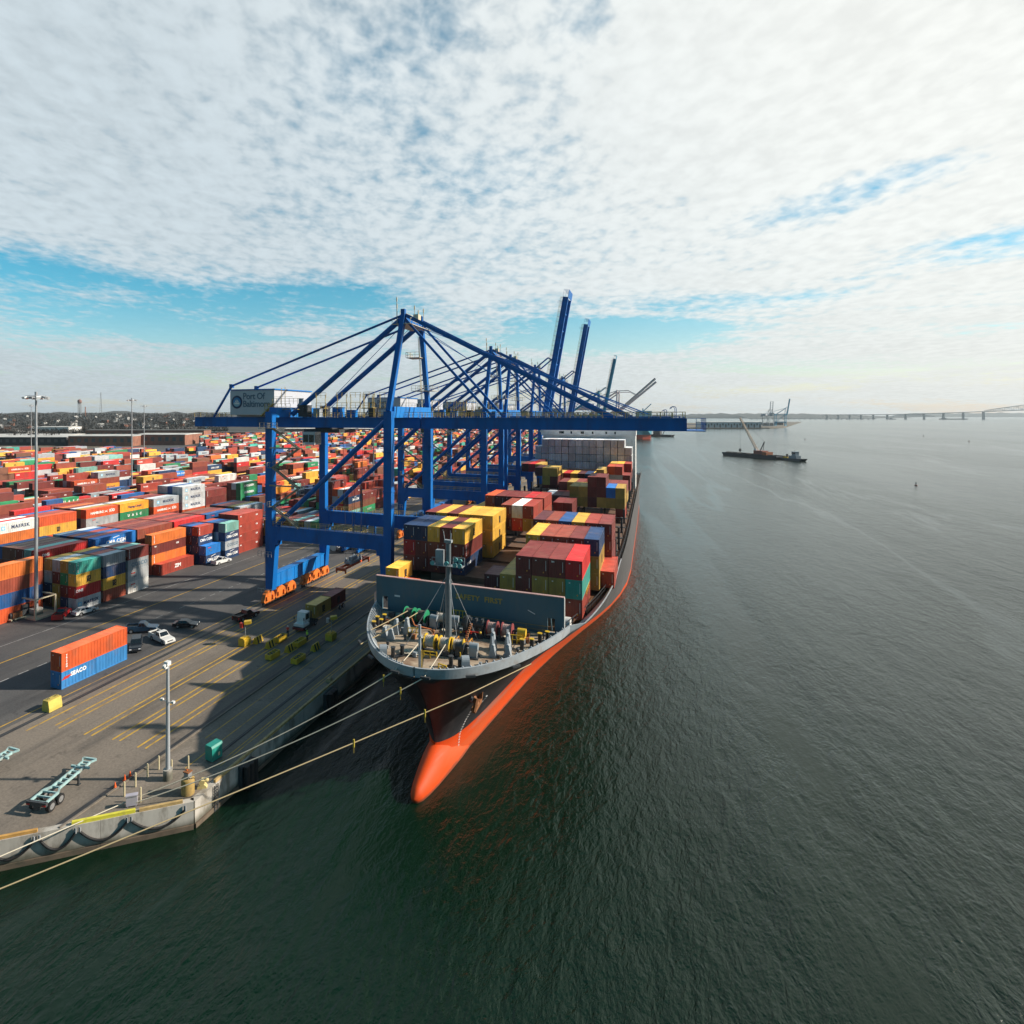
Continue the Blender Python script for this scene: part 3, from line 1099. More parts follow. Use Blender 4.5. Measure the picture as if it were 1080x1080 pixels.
        for i, (x0, y0, sx, sy, h) in enumerate(((-9.5, -5.2, 2.4, 2.0, 2.6), (-6.4, -4.6, 1.6, 1.6, 1.8), (-4.2, 1, 2, 2.4, 2.2), (-9, 3, 1.8, 1.8, 2.5), (-11, -4.5, .8, .8, 4.2), (1.5, -3, 2.2, 1.4, 1.5), (7.5, -4.2, 1.6, 1.8, 1.9), (8.8, 3.6, 3.0, 2.2, 2.2))):
            def f(x0=x0, y0=y0, sx=sx, sy=sy, h=h):
                b = MB().box(x0 - sx / 2, x0 + sx / 2, y0 - sy / 2, y0 + sy / 2, 41.4, 41.4 + h)
                b.box(x0 - sx / 2 - .1, x0 + sx / 2 + .1, y0 - sy / 2 - .1, y0 + sy / 2 + .1, 41.4 + h, 41.5 + h)
                b.tube((x0, y0 - sy / 2 - .25, 41.4 + h * .6), (x0, y0 + sy / 2 + .25, 41.4 + h * .6), min(.7, h * .3), 10)
                return b
            part('hoist_gear', 'gear%d' % i, f, mats=(dark_steel, grey_p, crane_light)[i % 3])

        if not up:
            for q, (xa, ya, xb) in enumerate(((14.6, -3.0, 63), (15.4, 3.0, 61), (14.6, -1.0, 47), (15.4, 1.2, 45), (14.0, -2, -8), (14.2, 2.2, -9))):
                part('hoist_cable', 'cable%d' % q, lambda xa=xa, ya=ya, xb=xb: MB().tube((xa, ya, AZ - 1), (xb, ya * 1.2, 42.0), .07, 5))
        for q, x in enumerate((-38, -22, 4, 27, 44)):
            part('work_light', 'wlight', lambda: MB().cbox(0, -.85, 38.75, .5, .4, .35), at_=(x, -4.6, 0), mats=white_p)
        # zig-zag stairs on the near land leg
        def f():
            b = MB()
            z = 17.4
            xs = (-6.3, -13.0)
            i = 0
            cur = xs[0]
            while z < 38.5:
                nxt = xs[1] if cur == xs[0] else xs[0]
                for dy in (-.35, .35):
                    b.bar((cur, dy, z), (nxt, dy, z + 4.3), .09, .28)
                    b.bar((cur, dy, z + 1.1), (nxt, dy, z + 5.4), .06, .06)
                for q in range(14):
                    tt = (q + .5) / 14
                    b.bar((cur + (nxt - cur) * tt, -.35, z + 4.3 * tt), (cur + (nxt - cur) * tt, .35, z + 4.3 * tt), .25, .05)
                z += 4.3
                b.box(min(nxt, nxt + (.9 if nxt > -10 else -.9)), max(nxt, nxt + (.9 if nxt > -10 else -.9)), -.9, .9, z - .06, z)
                b.rail((nxt + (.9 if nxt > -10 else -.9), -.9, z), (nxt + (.9 if nxt > -10 else -.9), .9, z), 1.1, .9)
                cur = nxt
            b.bar((-14, .2, 26.3), (-5.5, .2, 26.3), .3, .3)
            b.bar((-14, .2, 34.6), (-5.5, .2, 34.6), .3, .3)
            b.rail((-15.8, -1.0, 39), (-11.2, -1.0, 39), 1.2, 1.2)
            b.box(-15.8, -11.2, -1.0, .2, 38.9, 39)
            return b
        part('staircase', 'stairs', f, at_=(0, -LY - 1.2, 0), mats=stair_m)

        # lift cage under the land leg
        part('ladder_cage', 'cage', lambda: MB().rail((LX - 1.5, 0, 3.2), (LX - 1.5, 1.4, 3.2), 7.5, .45, .06).rail((LX - 1.5, 0, 3.2), (LX - .9, 0, 3.2), 7.5, .45, .06)
             .rail((LX - 2.4, -1.4, 2.2), (LX + 1.2, -1.4, 2.2), 1.2, 1).rail((LX - 2.4, -1.4, 10.5), (LX + 1.2, -1.4, 10.5), 1.2, 1), at_=(0, -LY, 0), mats=steel)
    # machinery house
    def f():
        b = MB().box(-29.0, -16.4, -7.4, 8.6, 41.9, 47.5)
        b.box(-28.9, -16.5, -7.3, 8.5, 47.5, 47.7)
        b.bar((-29, 8, 41.5), (-16.4, 8, 41.5), .6, .7)
        b.bar((-29, -4.6, 41.6), (-16.4, -4.6, 41.6), .6, .5)
        return b
    house = part('machinery_house', 'house', f, mats=pbr('machine_house_paint', (.50, .52, .56), .5, vary=.05, scale=.3, dirt=(.4, .38, .34), dirt_amt=.4, dirt_scale=.2))
    part('house_roof_edge', 'houseroof', lambda: MB().box(-29.2, -16.2, -7.55, 8.75, 47.7, 47.95), house, mats=crane_light)
    if sign:
        for i, s_ in enumerate(('Port Of', 'Baltimore')):
            o = letter(house, s_, grey_t, (-25.3, -7.44, 46.2 - i * 1.8), 2.15, FACE_Y, .92, .035, 'LEFT')
        def f():
            b = MB()
            c = (-27.0, 44.9)
            ring = [(c[0] + 1.55 * math.cos(a * math.pi / 16), c[1] + 1.55 * math.sin(a * math.pi / 16)) for a in range(32)]
            b.prism(ring, 'y', -7.45, -7.41, 0)
            ring = [(c[0] + 1.12 * math.cos(a * math.pi / 16), c[1] + 1.12 * math.sin(a * math.pi / 16)) for a in range(32)]
            b.prism(ring, 'y', -7.47, -7.455, 1)
            ring = [(c[0] + 1.05 * math.cos(a * math.pi / 16), c[1] + 1.05 * math.sin(a * math.pi / 16)) for a in range(17, 32)]
            b.prism(ring, 'y', -7.49, -7.475, 2)
            b.prism([(c[0] - .8, c[1] - .1), (c[0] + .85, c[1] - .1), (c[0] + .6, c[1] - .5), (c[0] - .6, c[1] - .5)], 'y', -7.51, -7.495, 3)
            b.prism([(c[0] - .1, c[1] - .1), (c[0] + .0, c[1] + .8), (c[0] + .1, c[1] - .1)], 'y', -7.51, -7.495, 3)
            b.prism([(c[0] - .6, c[1] + .0), (c[0] - .15, c[1] + .0), (c[0] - .15, c[1] + .6)], 'y', -7.51, -7.495, 3)
            b.prism([(c[0] + .6, c[1] + .0), (c[0] + .15, c[1] + .0), (c[0] + .15, c[1] + .65)], 'y', -7.51, -7.495, 3)
            return b
        part('round_emblem', 'emblem', f, house, mats=[navy_t, pbr('emblem_blue', (.03, .22, .46), .5), pbr('emblem_wave', (.30, .48, .55), .5), white_t])
    if detail:
        part('roof_railing', 'houserail', lambda: MB().rail((-18.5, -8.2, 43.2), (-11.5, -8.2, 43.2), 1.2, 1.2).bar((-19.5, -8.0, 41.6), (-16.2, -8.0, 44.4), .8, .2).rail((-16.3, -8.2, 44.4), (-9.5, -8.2, 44.4), 1.2, 1.2)
             .box(-18.5, -9.5, -8.3, -7.5, 43.1, 43.2).tube((-14, -8, 44), (-14, -8, 48), .06).tube((-13, -8, 44), (-13, -8, 48.3), .06).bar((-16, -8, 46), (-11, -8, 46), .06, .06), house, mats=rail_y)
        # trolley with cab
        tr = part('trolley', 'trolley', lambda: MB().box(-10.6, -1.2, -4.0, 4.0, 37.8, 38.6).box(-8, -4, -3.2, 3.2, 38.6, 40.0), mats=dark_steel)
        cab = part('cab', 'cab', lambda: MB().box(-9.4, -6.2, -6.4, -3.6, 35.1, 37.8).box(-9.6, -6.0, -6.5, -3.5, 37.8, 38.0), tr, mats=white_p)
        part('cab_window', 'cabwin', lambda: MB().box(-9.2, -7.9, -6.45, -6.38, 35.7, 37.4).box(-7.7, -6.4, -6.45, -6.38, 35.7, 37.4).box(-6.22, -6.15, -6.2, -3.8, 35.5, 37.4), cab, mats=glass_d)
    return g


CX = -63.65
crane((CX, 120.5, Q), 'blue container crane nearest the camera with its boom lowered over the ship')
crane((CX, 194.5, Q), 'blue container crane, second from the camera, boom lowered, behind the largest one')
crane((CX, 223.5, Q), 'blue container crane, third from the camera, boom lowered beside the second')
crane((CX, 273.5, Q), 'blue container crane with the largest raised boom, just behind the three lowered booms', up=R(80))
crane((CX, 360.0, Q), 'blue container crane with the middle one of three raised booms', up=R(80))
crane((CX + 2, 588, Q), 'teal crane with raised boom, farthest of the three upright booms on the quay', up=R(79), paint=crane_teal, tint='t')
GW = 'pale cranes at the far end of the quay'
crane((CX - 6, 985, Q), 'pale red and white crane with slanting boom, nearer of two beyond the teal crane', up=R(43), paint=crane_white, tint='w', scale=1.25, group=GW, sign=False, detail=False)
crane((CX - 6, 1050, Q), 'pale red and white crane with slanting boom, farther of two beyond the teal crane', up=R(41), paint=crane_white, tint='w', scale=1.25, group=GW, sign=False, detail=False)
GP = 'cranes on the far point'
x_, y_ = at(829, 1990)
crane((x_ - 16, y_, Q), 'small distant blue crane with upright boom at the tip of the far point', up=R(82), paint=crane_teal, tint='t', rz=-.35, group=GP, sign=False, detail=False)
x_, y_ = at(816, 1960)
crane((x_ - 16, y_, Q), 'small distant grey crane with upright boom left of the blue one on far point', up=R(84), paint=pbr('crane_grey_paint', (.22, .27, .31), .5), tint='g', rz=.9, scale=.9, group=GP, sign=False, detail=False)

# hanging spreader under the nearest crane
sp = thing('container_spreader', 'orange container spreader with grey headblock hanging on ropes from the nearest crane', 'spreader', (-64.2, 122, 9.9))
b = MB()
b.box(-.9, -.55, -5.6, 5.6, 0, .45)
b.box(.55, .9, -5.6, 5.6, 0, .45)
for y in (-5.4, -2.2, 2.2, 5.4):
    b.box(-.55, .55, y - .2, y + .2, .05, .40)
b.build('beam', pbr('spreader_red', (.80, .12, .03), .5, vary=.1, scale=1), sp)
for y in (-5.85, 5.85):
    b = MB()
    b.box(-1.25, 1.25, y - .25, y + .25, -.15, .5)
    for x in (-1.15, 1.15):
        b.box(x - .15, x + .15, y - .12, y + .12, -.7, -.15)
    b.build('end_beam', pbr('spreader_red', (.80, .12, .03), .5), sp)
b = MB()
b.box(-1.0, 1.0, -2.6, 2.6, .62, 1.15)
for x in (-.8, .8):
    for y in (-2, 2):
        b.tube((x - .12, y, 1.5), (x + .12, y, 1.5), .42, 12)
b.box(-.5, .5, -1.2, 1.2, 1.15, 1.9)
b.build('headblock', steel, sp)
b = MB()
for x in (-.8, .8):
    for y in (-2, 2):
        b.tube((x, y, 1.5), (x * 1.5, y * 1.4, 31), .045, 6)
b.build('hoist_rope', dark_steel, sp)

# ------------------------------------------------------------------ containers
PAL = {
    'maroon': (.165, .027, .022), 'dark maroon': (.085, .018, .022), 'rust red': (.275, .055, .030), 'brick red': (.36, .050, .030), 'bright red': (.52, .022, .022),
    'orange': (.62, .155, .028), 'red orange': (.58, .085, .022), 'yellow': (.68, .385, .05), 'mustard': (.44, .275, .055), 'grey': (.36, .39, .41), 'light grey': (.50, .52, .53),
    'white': (.66, .66, .63), 'navy': (.012, .042, .115), 'blue': (.012, .090, .27), 'bright blue': (.012, .17, .52), 'green': (.018, .23, .09), 'teal': (.045, .36, .29), 'pale teal': (.20, .44, .38),
    'brown': (.17, .065, .035), 'amber': (.74, .30, .025)}


def container_mesh(Ln, Hh):
    b = MB()
    w, y0, y1 = 1.219, 0.0, Ln
    p = .13
    for x in (-w, w):                              # posts and rails
        s = 1 if x > 0 else -1
        xa, xb = sorted((x, x - s * p))
        for ya, yb in ((y0, y0 + p), (y1 - p, y1)):
            b.box(xa, xb, ya, yb, 0, Hh)
        b.box(xa, xb, y0 + p, y1 - p, 0, .16)
        b.box(xa, xb, y0 + p, y1 - p, Hh - .10, Hh)
    for ya, yb in ((y0, y0 + p), (y1 - p, y1)):
        b.box(-w + p, w - p, ya, yb, 0, .16)
        b.box(-w + p, w - p, ya, yb, Hh - .12, Hh)
    z0, z1 = .16, Hh - .10
    # corrugated long sides
    n_ = max(6, int((Ln - 2 * p) / .55))
    pitch = (Ln - 2 * p) / n_
    for s in (-1, 1):
        prof = []
        for i in range(n_):
            yb = p + i * pitch
            prof += [(.012, yb + .02 * pitch), (.012, yb + .40 * pitch), (.062, yb + .52 * pitch), (.062, yb + .88 * pitch)]
        prof = [(.012, p)] + prof[1:] + [(.012, Ln - p)]
        vs = []
        for d, y in prof:
            vs += [(s * (w - d), y, z0), (s * (w - d), y, z1)]
        m_ = len(prof)
        b.add(vs, [((2 * i, 2 * i + 2, 2 * i + 3, 2 * i + 1) if s > 0 else (2 * i + 1, 2 * i + 3, 2 * i + 2, 2 * i)) for i in range(m_ - 1)])
    # corrugated end (far end)
    vs, prof = [], []
    for i in range(6):
        xb = -w + p + i * (2 * w - 2 * p) / 6
        pt = (2 * w - 2 * p) / 6
        prof += [(.012, xb), (.012, xb + .42 * pt), (.062, xb + .52 * pt), (.062, xb + .9 * pt)]
    prof.append((.012, w - p))
    for yy, s in ((y1, 1), (y0, -1)):
        vs = []
        for d, x in prof:
            vs += [(x, yy - s * d, .16), (x, yy - s * d, Hh - .12)]
        b.add(vs, [((2 * i, 2 * i + 1, 2 * i + 3, 2 * i + 2) if s > 0 else (2 * i, 2 * i + 2, 2 * i + 3, 2 * i + 1)) for i in range(len(prof) - 1)])
    # roof with shallow ribs
    nr = max(5, int(Ln / 1.1))
    pr = []
    for i in range(nr):
        a = i * Ln / nr
        pr += [(a, 0), (a + .45 * Ln / nr, 0), (a + .52 * Ln / nr, .018), (a + .94 * Ln / nr, .018)]
    pr.append((Ln, 0))
    vs = []
    for y, d in pr:
        vs += [(-w + .03, y, Hh - .03 - d), (w - .03, y, Hh - .03 - d)]
    b.add(vs, [(2 * i, 2 * i + 1, 2 * i + 3, 2 * i + 2) for i in range(len(pr) - 1)])
    b.add([(-w, 0, .02), (w, 0, .02), (w, Ln, .02), (-w, Ln, .02)], [(3, 2, 1, 0)])
    return b.mesh('shipping_container', cont_m)


BODY = {40: container_mesh(12.19, 2.88), 20: container_mesh(6.06, 2.58), 45: container_mesh(12.19, 2.58)}
CH = {40: 2.90, 20: 2.60, 45: 2.60}
CL = {40: 12.19, 20: 6.06, 45: 12.19}


def door_mesh(Hh, s):
    b = MB()
    xa, xb = sorted((s * .02, s * 1.10))
    b.box(xa, xb, -.035, .01, .14, Hh - .12, 0)
    for q in (.32, .80):
        x = s * q
        b.tube((x, -.065, .12), (x, -.065, Hh - .10), .028, 6, 1)
        b.box(x - .06, x + .06, -.09, -.04, 1.15, 1.22, 1)
    if s > 0:
        b.box(.86, .92, -.048, -.036, Hh * .32, Hh * .85, 2)
        b.box(.45, .62, -.048, -.036, .55, .75, 3)
    else:
        b.box(-.72, -.50, -.048, -.036, Hh - .55, Hh - .42, 2)
    return b.mesh('door', [cont_m, cont_m, white_t, pbr('orange_sticker', (.8, .33, .03), .6)])


DOOR = {(k, s): door_mesh(CH[k] - .02, s) for k in (40, 20, 45) for s in (-1, 1)}


def box_logo():
    b = MB()
    b.box(-.55, .55, -.55, .55, 0, .015, 0)
    pts = []
    for i in range(14):
        r_ = .44 if i % 2 == 0 else .20
        a = math.pi / 2 + i * math.pi / 7
        pts.append((r_ * math.cos(a), r_ * math.sin(a)))
    b.add([(x, y, .02) for x, y in pts] + [(0, 0, .02)], [(i, (i + 1) % 14, 14) for i in range(14)], 1)
    return b.mesh('logo', [sky_t, white_t])


LOGO = box_logo()
VMARK = {}


NONE = {i for a, b in ((30,30),(32,32),(34,34),(36,36),(42,42),(44,44),(46,46),(48,48),(50,50),(55,55),(57,57),(59,59),(61,61),(63,63),(73,74),(81,81),(83,83),(85,85),(89,89),(112,112),(114,114),(118,118),(120,120),(127,127),(133,133),(138,138),(140,140),(142,142),(144,144),(146,146),(148,148),(159,159),(202,202),(206,206),(213,216),(221,233),(279,281),(283,286),(304,306),(308,310),(312,313),(316,317),(321,322),(330,331),(339,341),(348,350),(355,357),(368,369),(375,375),(382,382),(386,386),(390,392),(394,396),(398,400),(403,404),(410,410),(418,418),(423,425),(431,431),(437,437),(441,441),(446,446),(448,449),(453,454),(456,456),(458,461),(463,464),(468,481),(483,484),(486,487),(489,489),(492,497),(502,503),(505,508),(511,513),(515,515),(518,520),(528,528),(537,537),(541,541),(543,543),(545,545),(549,549),(552,552),(554,554),(563,564),(566,566),(568,568),(572,572),(582,582),(593,593),(595,598),(600,600),(602,602),(607,607),(609,609),(613,614),(616,617),(620,621),(626,627),(630,632),(635,638),(640,640),(642,642),(644,646),(649,650),(654,658),(665,665),(667,667),(674,674),(677,677),(679,681),(684,690),(693,693),(695,696),(701,704),(706,706),(709,713),(715,716),(718,722),(724,728),(732,736),(741,743),(745,745),(750,750),(753,754),(758,758),(760,761),(763,763),(765,766),(768,771),(773,773),(775,786),(788,788),(790,792),(795,795),(797,798),(800,803),(806,807),(813,813),(815,815),(822,823),(826,826),(831,832),(836,840),(844,844),(846,847),(849,850),(852,853),(855,855),(857,857),(859,859),(861,861),(865,865)) for i in range(a, b + 1)}     # stand wholly behind others
SMALL = {i for a, b in ((12,13),(66,66),(75,75),(77,77),(79,79),(87,87),(91,91),(93,93),(107,107),(109,109),(113,113),(115,117),(119,119),(130,132),(134,136),(143,143),(145,145),(147,147),(152,156),(158,158),(160,168),(170,171),(174,176),(179,180),(182,184),(186,188),(190,192),(194,194),(196,196),(198,198),(203,203),(207,207),(210,211),(265,265),(271,271),(275,275),(282,282),(292,293),(300,302),(314,314),(318,318),(323,323),(332,332),(362,367),(372,374),(376,376),(379,381),(383,383),(387,388),(402,402),(407,409),(411,411),(414,417),(426,426),(432,432),(435,436),(438,438),(442,445),(450,450),(457,457),(466,467),(485,485),(488,488),(490,491),(500,500),(509,509),(516,517),(522,523),(526,526),(529,536),(539,540),(542,542),(546,547),(550,551),(555,557),(559,562),(565,565),(567,567),(575,577),(581,581),(583,589),(591,591),(594,594),(599,599),(601,601),(603,603),(605,605),(608,608),(615,615),(618,619),(622,625),(628,629),(633,634),(639,639),(641,641),(647,648),(652,653),(661,661),(663,664),(666,666),(668,673),(675,676),(678,678),(682,683),(691,692),(694,694),(697,699),(707,708),(714,714),(723,723),(730,731),(737,738),(740,740),(744,744),(746,747),(749,749),(751,752),(755,756),(759,759),(762,762),(764,764),(767,767),(772,772),(787,787),(793,794),(796,796),(799,799),(804,805),(808,811),(814,814),(816,821),(824,824),(827,827),(829,830),(833,834),(841,843),(845,845),(848,848),(851,851),(854,854),(856,856),(858,858),(860,860),(863,863)) for i in range(a, b + 1)}     # too small in view to be single objects
SMALLS = []
ALLC = []
N_C = [0]


def container(x, y, z, size, colour, label, group, doors=True, mark=None, v=None, rz=0.0, zs=None):
    """x: centre across, y: near end, z: underside."""
    idx = N_C[0]
    N_C[0] += 1
    c = PAL[colour]
    f = random.uniform(.82, 1.14)
    if idx in NONE or idx in SMALL:
        SMALLS.append((x, y, z, size, colour, f, doors))
        return None
    o = ob('shipping_container', BODY[size], None, (x, y, z), rz)
    o['cid'] = idx
    col = (min(1, c[0] * f), min(1, c[1] * f), min(1, c[2] * f), 1)
    o.color = col
    tag(o, label, 'container', group)
    H_, L_ = CH[size], CL[size]
    if doors:
        for s in (-1, 1):
            d = ob('door', DOOR[(size, s)], o)
            d.color = col
    sx = 1.225
    if mark == 'M':
        big = size != 20
        lo = ob('logo', LOGO, o, (sx, L_ * (.17 if big else .14), H_ * .5))
        lo.rotation_euler = FACE_X
        if not big:
            lo.scale = (.8, .8, 1)
        letter(o, 'MAERSK', navy_t, (sx, L_ * (.57 if big else .60), H_ * .5), 1.35 if big else .95, FACE_X, 1.12, .035)
    elif mark == 'S':
        letter(o, 'm', black_t, (sx, L_ * .5, H_ * .60), 1.35, FACE_X, 1, .06)
        letter(o, 'sc', black_t, (sx, L_ * .5, H_ * .34), 1.2, FACE_X, 1, .06)
    elif mark == 'H':
        letter(o, 'HAMBURG', white_t, (sx, L_ * .33, H_ * .5), 1.05, FACE_X, .95, .03)
        letter(o, 'SÜD', white_t, (sx, L_ * .80, H_ * .5), 1.15, FACE_X, 1.0, .04)
        b = cmesh('swoosh', lambda: MB().prism([(-.7, .45), (.1, .05), (.9, .5), (.35, 0), (.95, -.5), (.1, -.1), (-.75, -.4), (-.15, 0)], 'x', 0, .012).mesh('logo', white_t))
        ob('logo', b, o, (sx, L_ * .60, H_ * .5))
    elif mark == 'L':
        letter(o, 'Hapag-Lloyd', navy_t, (sx, L_ * .5, H_ * .5), 1.15, FACE_X, 1, .03)
    elif mark == 'C':
        letter(o, 'CMA CGM', white_t, (sx, L_ * .5, H_ * .45), 1.05 if size == 20 else 1.3, FACE_X, 1.0, .03)
        b = cmesh('swash', lambda: MB().prism([(-1.0, -.1), (.9, .22), (1.0, .34), (-.9, .08)], 'x', 0, .012).mesh('logo', white_t))
        ob('logo', b, o, (sx, L_ * .5, H_ * .78))
    elif mark == 'O':
        letter(o, 'COSCO', grey_t, (sx, L_ * .55, H_ * .5), 1.25, FACE_X, 1.15, .04)
    elif mark == 'E':
        letter(o, 'U A S C', white_t, (sx, L_ * .5, H_ * .5), 1.15, FACE_X, 1.6, .04)
    elif mark == 'G':
        letter(o, 'EVERGREEN', white_t, (sx, L_ * .5, H_ * .52), 1.25, FACE_X, 1, .05)
    elif mark == 'Z':
        letter(o, 'ZIM', white_t, (sx, L_ * .5, H_ * .5), 1.3, FACE_X, 1, .05)
    elif mark == 'K':
        letter(o, "'K' LINE", white_t, (sx, L_ * .22, H_ * .6), .75, FACE_X, 1, .03)
    elif mark == 'N':
        letter(o, 'ONE', white_t, (sx, L_ * .13, H_ * .62), .85, FACE_X, 1, .03)
    elif mark == 'R':
        b = cmesh('redbar', lambda: MB().box(0, .012, -.6, .6, -.12, .12).mesh('logo', red_p))
        ob('logo', b, o, (sx, L_ * .24, H_ * .76))
        letter(o, 'tex', grey_t, (sx, L_ * .33, H_ * .45), .6, FACE_X, 1, .03)
    elif mark == 'T':
        letter(o, 'T\nR\nI\nT\nO\nN', white_t, (sx, L_ * .07, H_ * .52), .34, FACE_X, 1, .02)
    elif mark == 'I':
        letter(o, 'CAI', white_t, (sx, L_ * .74, H_ * .62), .6, FACE_X, 1, .03)
        letter(o, 'CAI', white_t, (sx, L_ * .1, H_ * .78), .4, FACE_X, 1, .03)
    if v and doors:
        letter(o, v, white_t, (-.55, -.05, H_ - .42), .42, FACE_Y, 1, .015)
    return o


ORD = ['first', 'second', 'third', 'fourth', 'fifth', 'sixth', 'seventh', 'eighth', 'ninth', 'tenth', 'eleventh', 'twelfth', 'thirteenth', 'fourteenth', 'fifteenth', 'sixteenth', 'seventeenth', 'eighteenth', 'nineteenth', 'twentieth']

# ------------------------------------------------------------------ the container ship
SX0 = -25.2                     # centre line of the ship
BM = 19.6                       # half breadth
ship = thing('container_ship', 'huge container ship with black hull, red boot top and grey bow moored at the quay', 'ship', (SX0, 62, 0))
SHY = 62.0


def interp(tab, x):
    if x <= tab[0][0]:
        return tab[0][1]
    for (a, va), (b_, vb) in zip(tab[:-1], tab[1:]):
        if x <= b_:
            t = (x - a) / (b_ - a)
            return va + (vb - va) * t
    return tab[-1][1]


WL = [(0, .12), (2, 1.2), (5, 2.0), (8, 2.6), (13, 3.3), (22, 4.6), (30, 5.8), (40, 7.6), (50, 9.9), (60, 12.4), (70, 15.0), (82, 17.4), (95, 19.0), (110, 19.6)]


def top_z(Y):
    """Upper edge of the plating: bulwark forward, lower rail aft of the breakwater."""
    return interp([(62, 15.95), (84, 15.68), (134, 14.5), (190, 14.1), (400, 14.0)], Y)


def deck_hb(d):
    u = min(1.0, max(0.0, d / 60))
    return max(.05, BM * (1 - (1 - u) ** 2.6) ** .5)


def stem_y(z):
    return interp([(-3, 72), (0, 69.0), (1.5, 69.6), (3.3, 70.2), (6.5, 68.9), (10, 66.6), (13, 64.2), (16, 61.9)], z)


def hull_hb(Y, z):
    """Half breadth of the hull at distance Y and height z."""
    d = Y - stem_y(z)
    if d < 0:
        return 0.0
    t = max(0.0, z / 15.8)
    p = interp([(0, 1.55), (25, 1.7), (45, 1.0), (80, .7)], d)
    w = t ** p
    a = interp(WL, d)
    b_ = deck_hb(d)
    return a + (b_ - a) * w


def hull_mesh():
    zs = [-3, 0, .8, 1.6, 2.5, 3.4, 5, 7, 9, 11, 12.5, 13.6, 14.4]
    mb = MB()
    Ds = [0, .35, .8, 1.5, 2.4, 3.6, 5, 7, 9.5, 12.5, 16, 20, 25, 30, 36, 43, 50, 58, 66, 75, 85, 96, 110, 140, 190, 240, 275, 288]
    for s in (-1, 1):
        vs = []
        for z in zs + [None]:
            for d in Ds:
                if z is None:
                    Y = 61.95 + d
                    zz = top_z(Y) if Y > 84 else 14.62
                    if d < 1:
                        zz = 14.62
                else:
                    Y = stem_y(z) + d
                    zz = z
                hb = hull_hb(Y, zz) if d > 0 else .02
                taper = 1 - .45 * max(0, (Y - 300) / 52) ** 2 if zz < 12 else 1
                vs.append((s * hb * max(.3, taper), Y - SHY, zz))
        m_ = len(Ds)
        fs = []
        for i in range(len(zs)):
            for j in range(m_ - 1):
                q = (i * m_ + j, i * m_ + j + 1, (i + 1) * m_ + j + 1, (i + 1) * m_ + j)
                fs.append(q if s > 0 else q[::-1])
        mb.add(vs, fs, 0, True)
    return mb


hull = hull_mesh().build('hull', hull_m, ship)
# bulb
b = MB()
prof = []
vs, fs = [], []
nu = 20
secs = [(.85, .05, .05, .5), (1.1, .45, .62, .45), (1.8, .80, 1.10, .40), (3.2, 1.15, 1.65, .3), (5.2, 1.5, 2.3, .2), (7.5, 1.8, 3.0, .1), (9.5, 2.05, 3.3, -.1), (12, 2.4, 3.4, -.4), (16, 2.75, 3.2, -.8), (21, 3.2, 2.6, -1.4)]
for (yy, rx, rz, cz) in secs:
    for i in range(nu):
        a = 2 * math.pi * i / nu
        vs.append((rx * math.cos(a), yy, cz + rz * math.sin(a)))
for k in range(len(secs) - 1):
    for i in range(nu):
        fs.append((k * nu + i, k * nu + (i + 1) % nu, (k + 1) * nu + (i + 1) % nu, (k + 1) * nu + i))
b.add(vs, fs, 0, True)
b.add(vs[:nu], [tuple(range(nu))], 0)
b.build('bulbous_bow', hull_m, ship)


def outline(z, inset=0.0, y_to=84.0, n=40, dmin=0.0):
    """Deck edge points (starboard side) at height z from the stem aft."""
    pts = []
    y0 = stem_y(z)
    for i in range(n + 1):
        t = (i / n) ** 2
        Y = y0 + dmin + (y_to - y0 - dmin) * t
        pts.append((max(0.0, hull_hb(Y, z) - inset), Y))
    return pts


# forecastle deck
FD = 14.55
pts = outline(FD, .15)
poly = [(x, y - SHY) for x, y in pts] + [(-x, y - SHY) for x, y in pts[::-1]]
poly = [p for i, p in enumerate(poly) if i == 0 or (abs(p[0] - poly[i - 1][0]) + abs(p[1] - poly[i - 1][1])) > 1e-4]
b = MB()
b.add([(x, y, FD) for x, y in poly], [tuple(range(len(poly)))])
for x in (-9, -3, 3.2, 8.6):                      # welded seams of the plating
    b.box(x - .05, x + .05, 12.0, 21.5, FD, FD + .03, 1)
for y in (9.5, 14.2, 18.3):
    b.box(-8.5, 8.5, y - .05, y + .05, FD + .002, FD + .028, 1)
b.build('foredeck', [deck_m, pbr('deck_seam', (.10, .085, .07), .8)], ship)
# main deck aft of the breakwater
MD = 13.35
b = MB()
pp = []
Y = 83.2
while Y < 346:
    pp.append((hull_hb(Y, MD) - .2, Y - SHY))
    Y += 3 if Y < 150 else 20
poly = pp + [(-x, y) for x, y in pp[::-1]]
b.add([(x, y, MD) for x, y in poly], [tuple(range(len(poly)))])
b.build('main_deck', deck_br, ship)

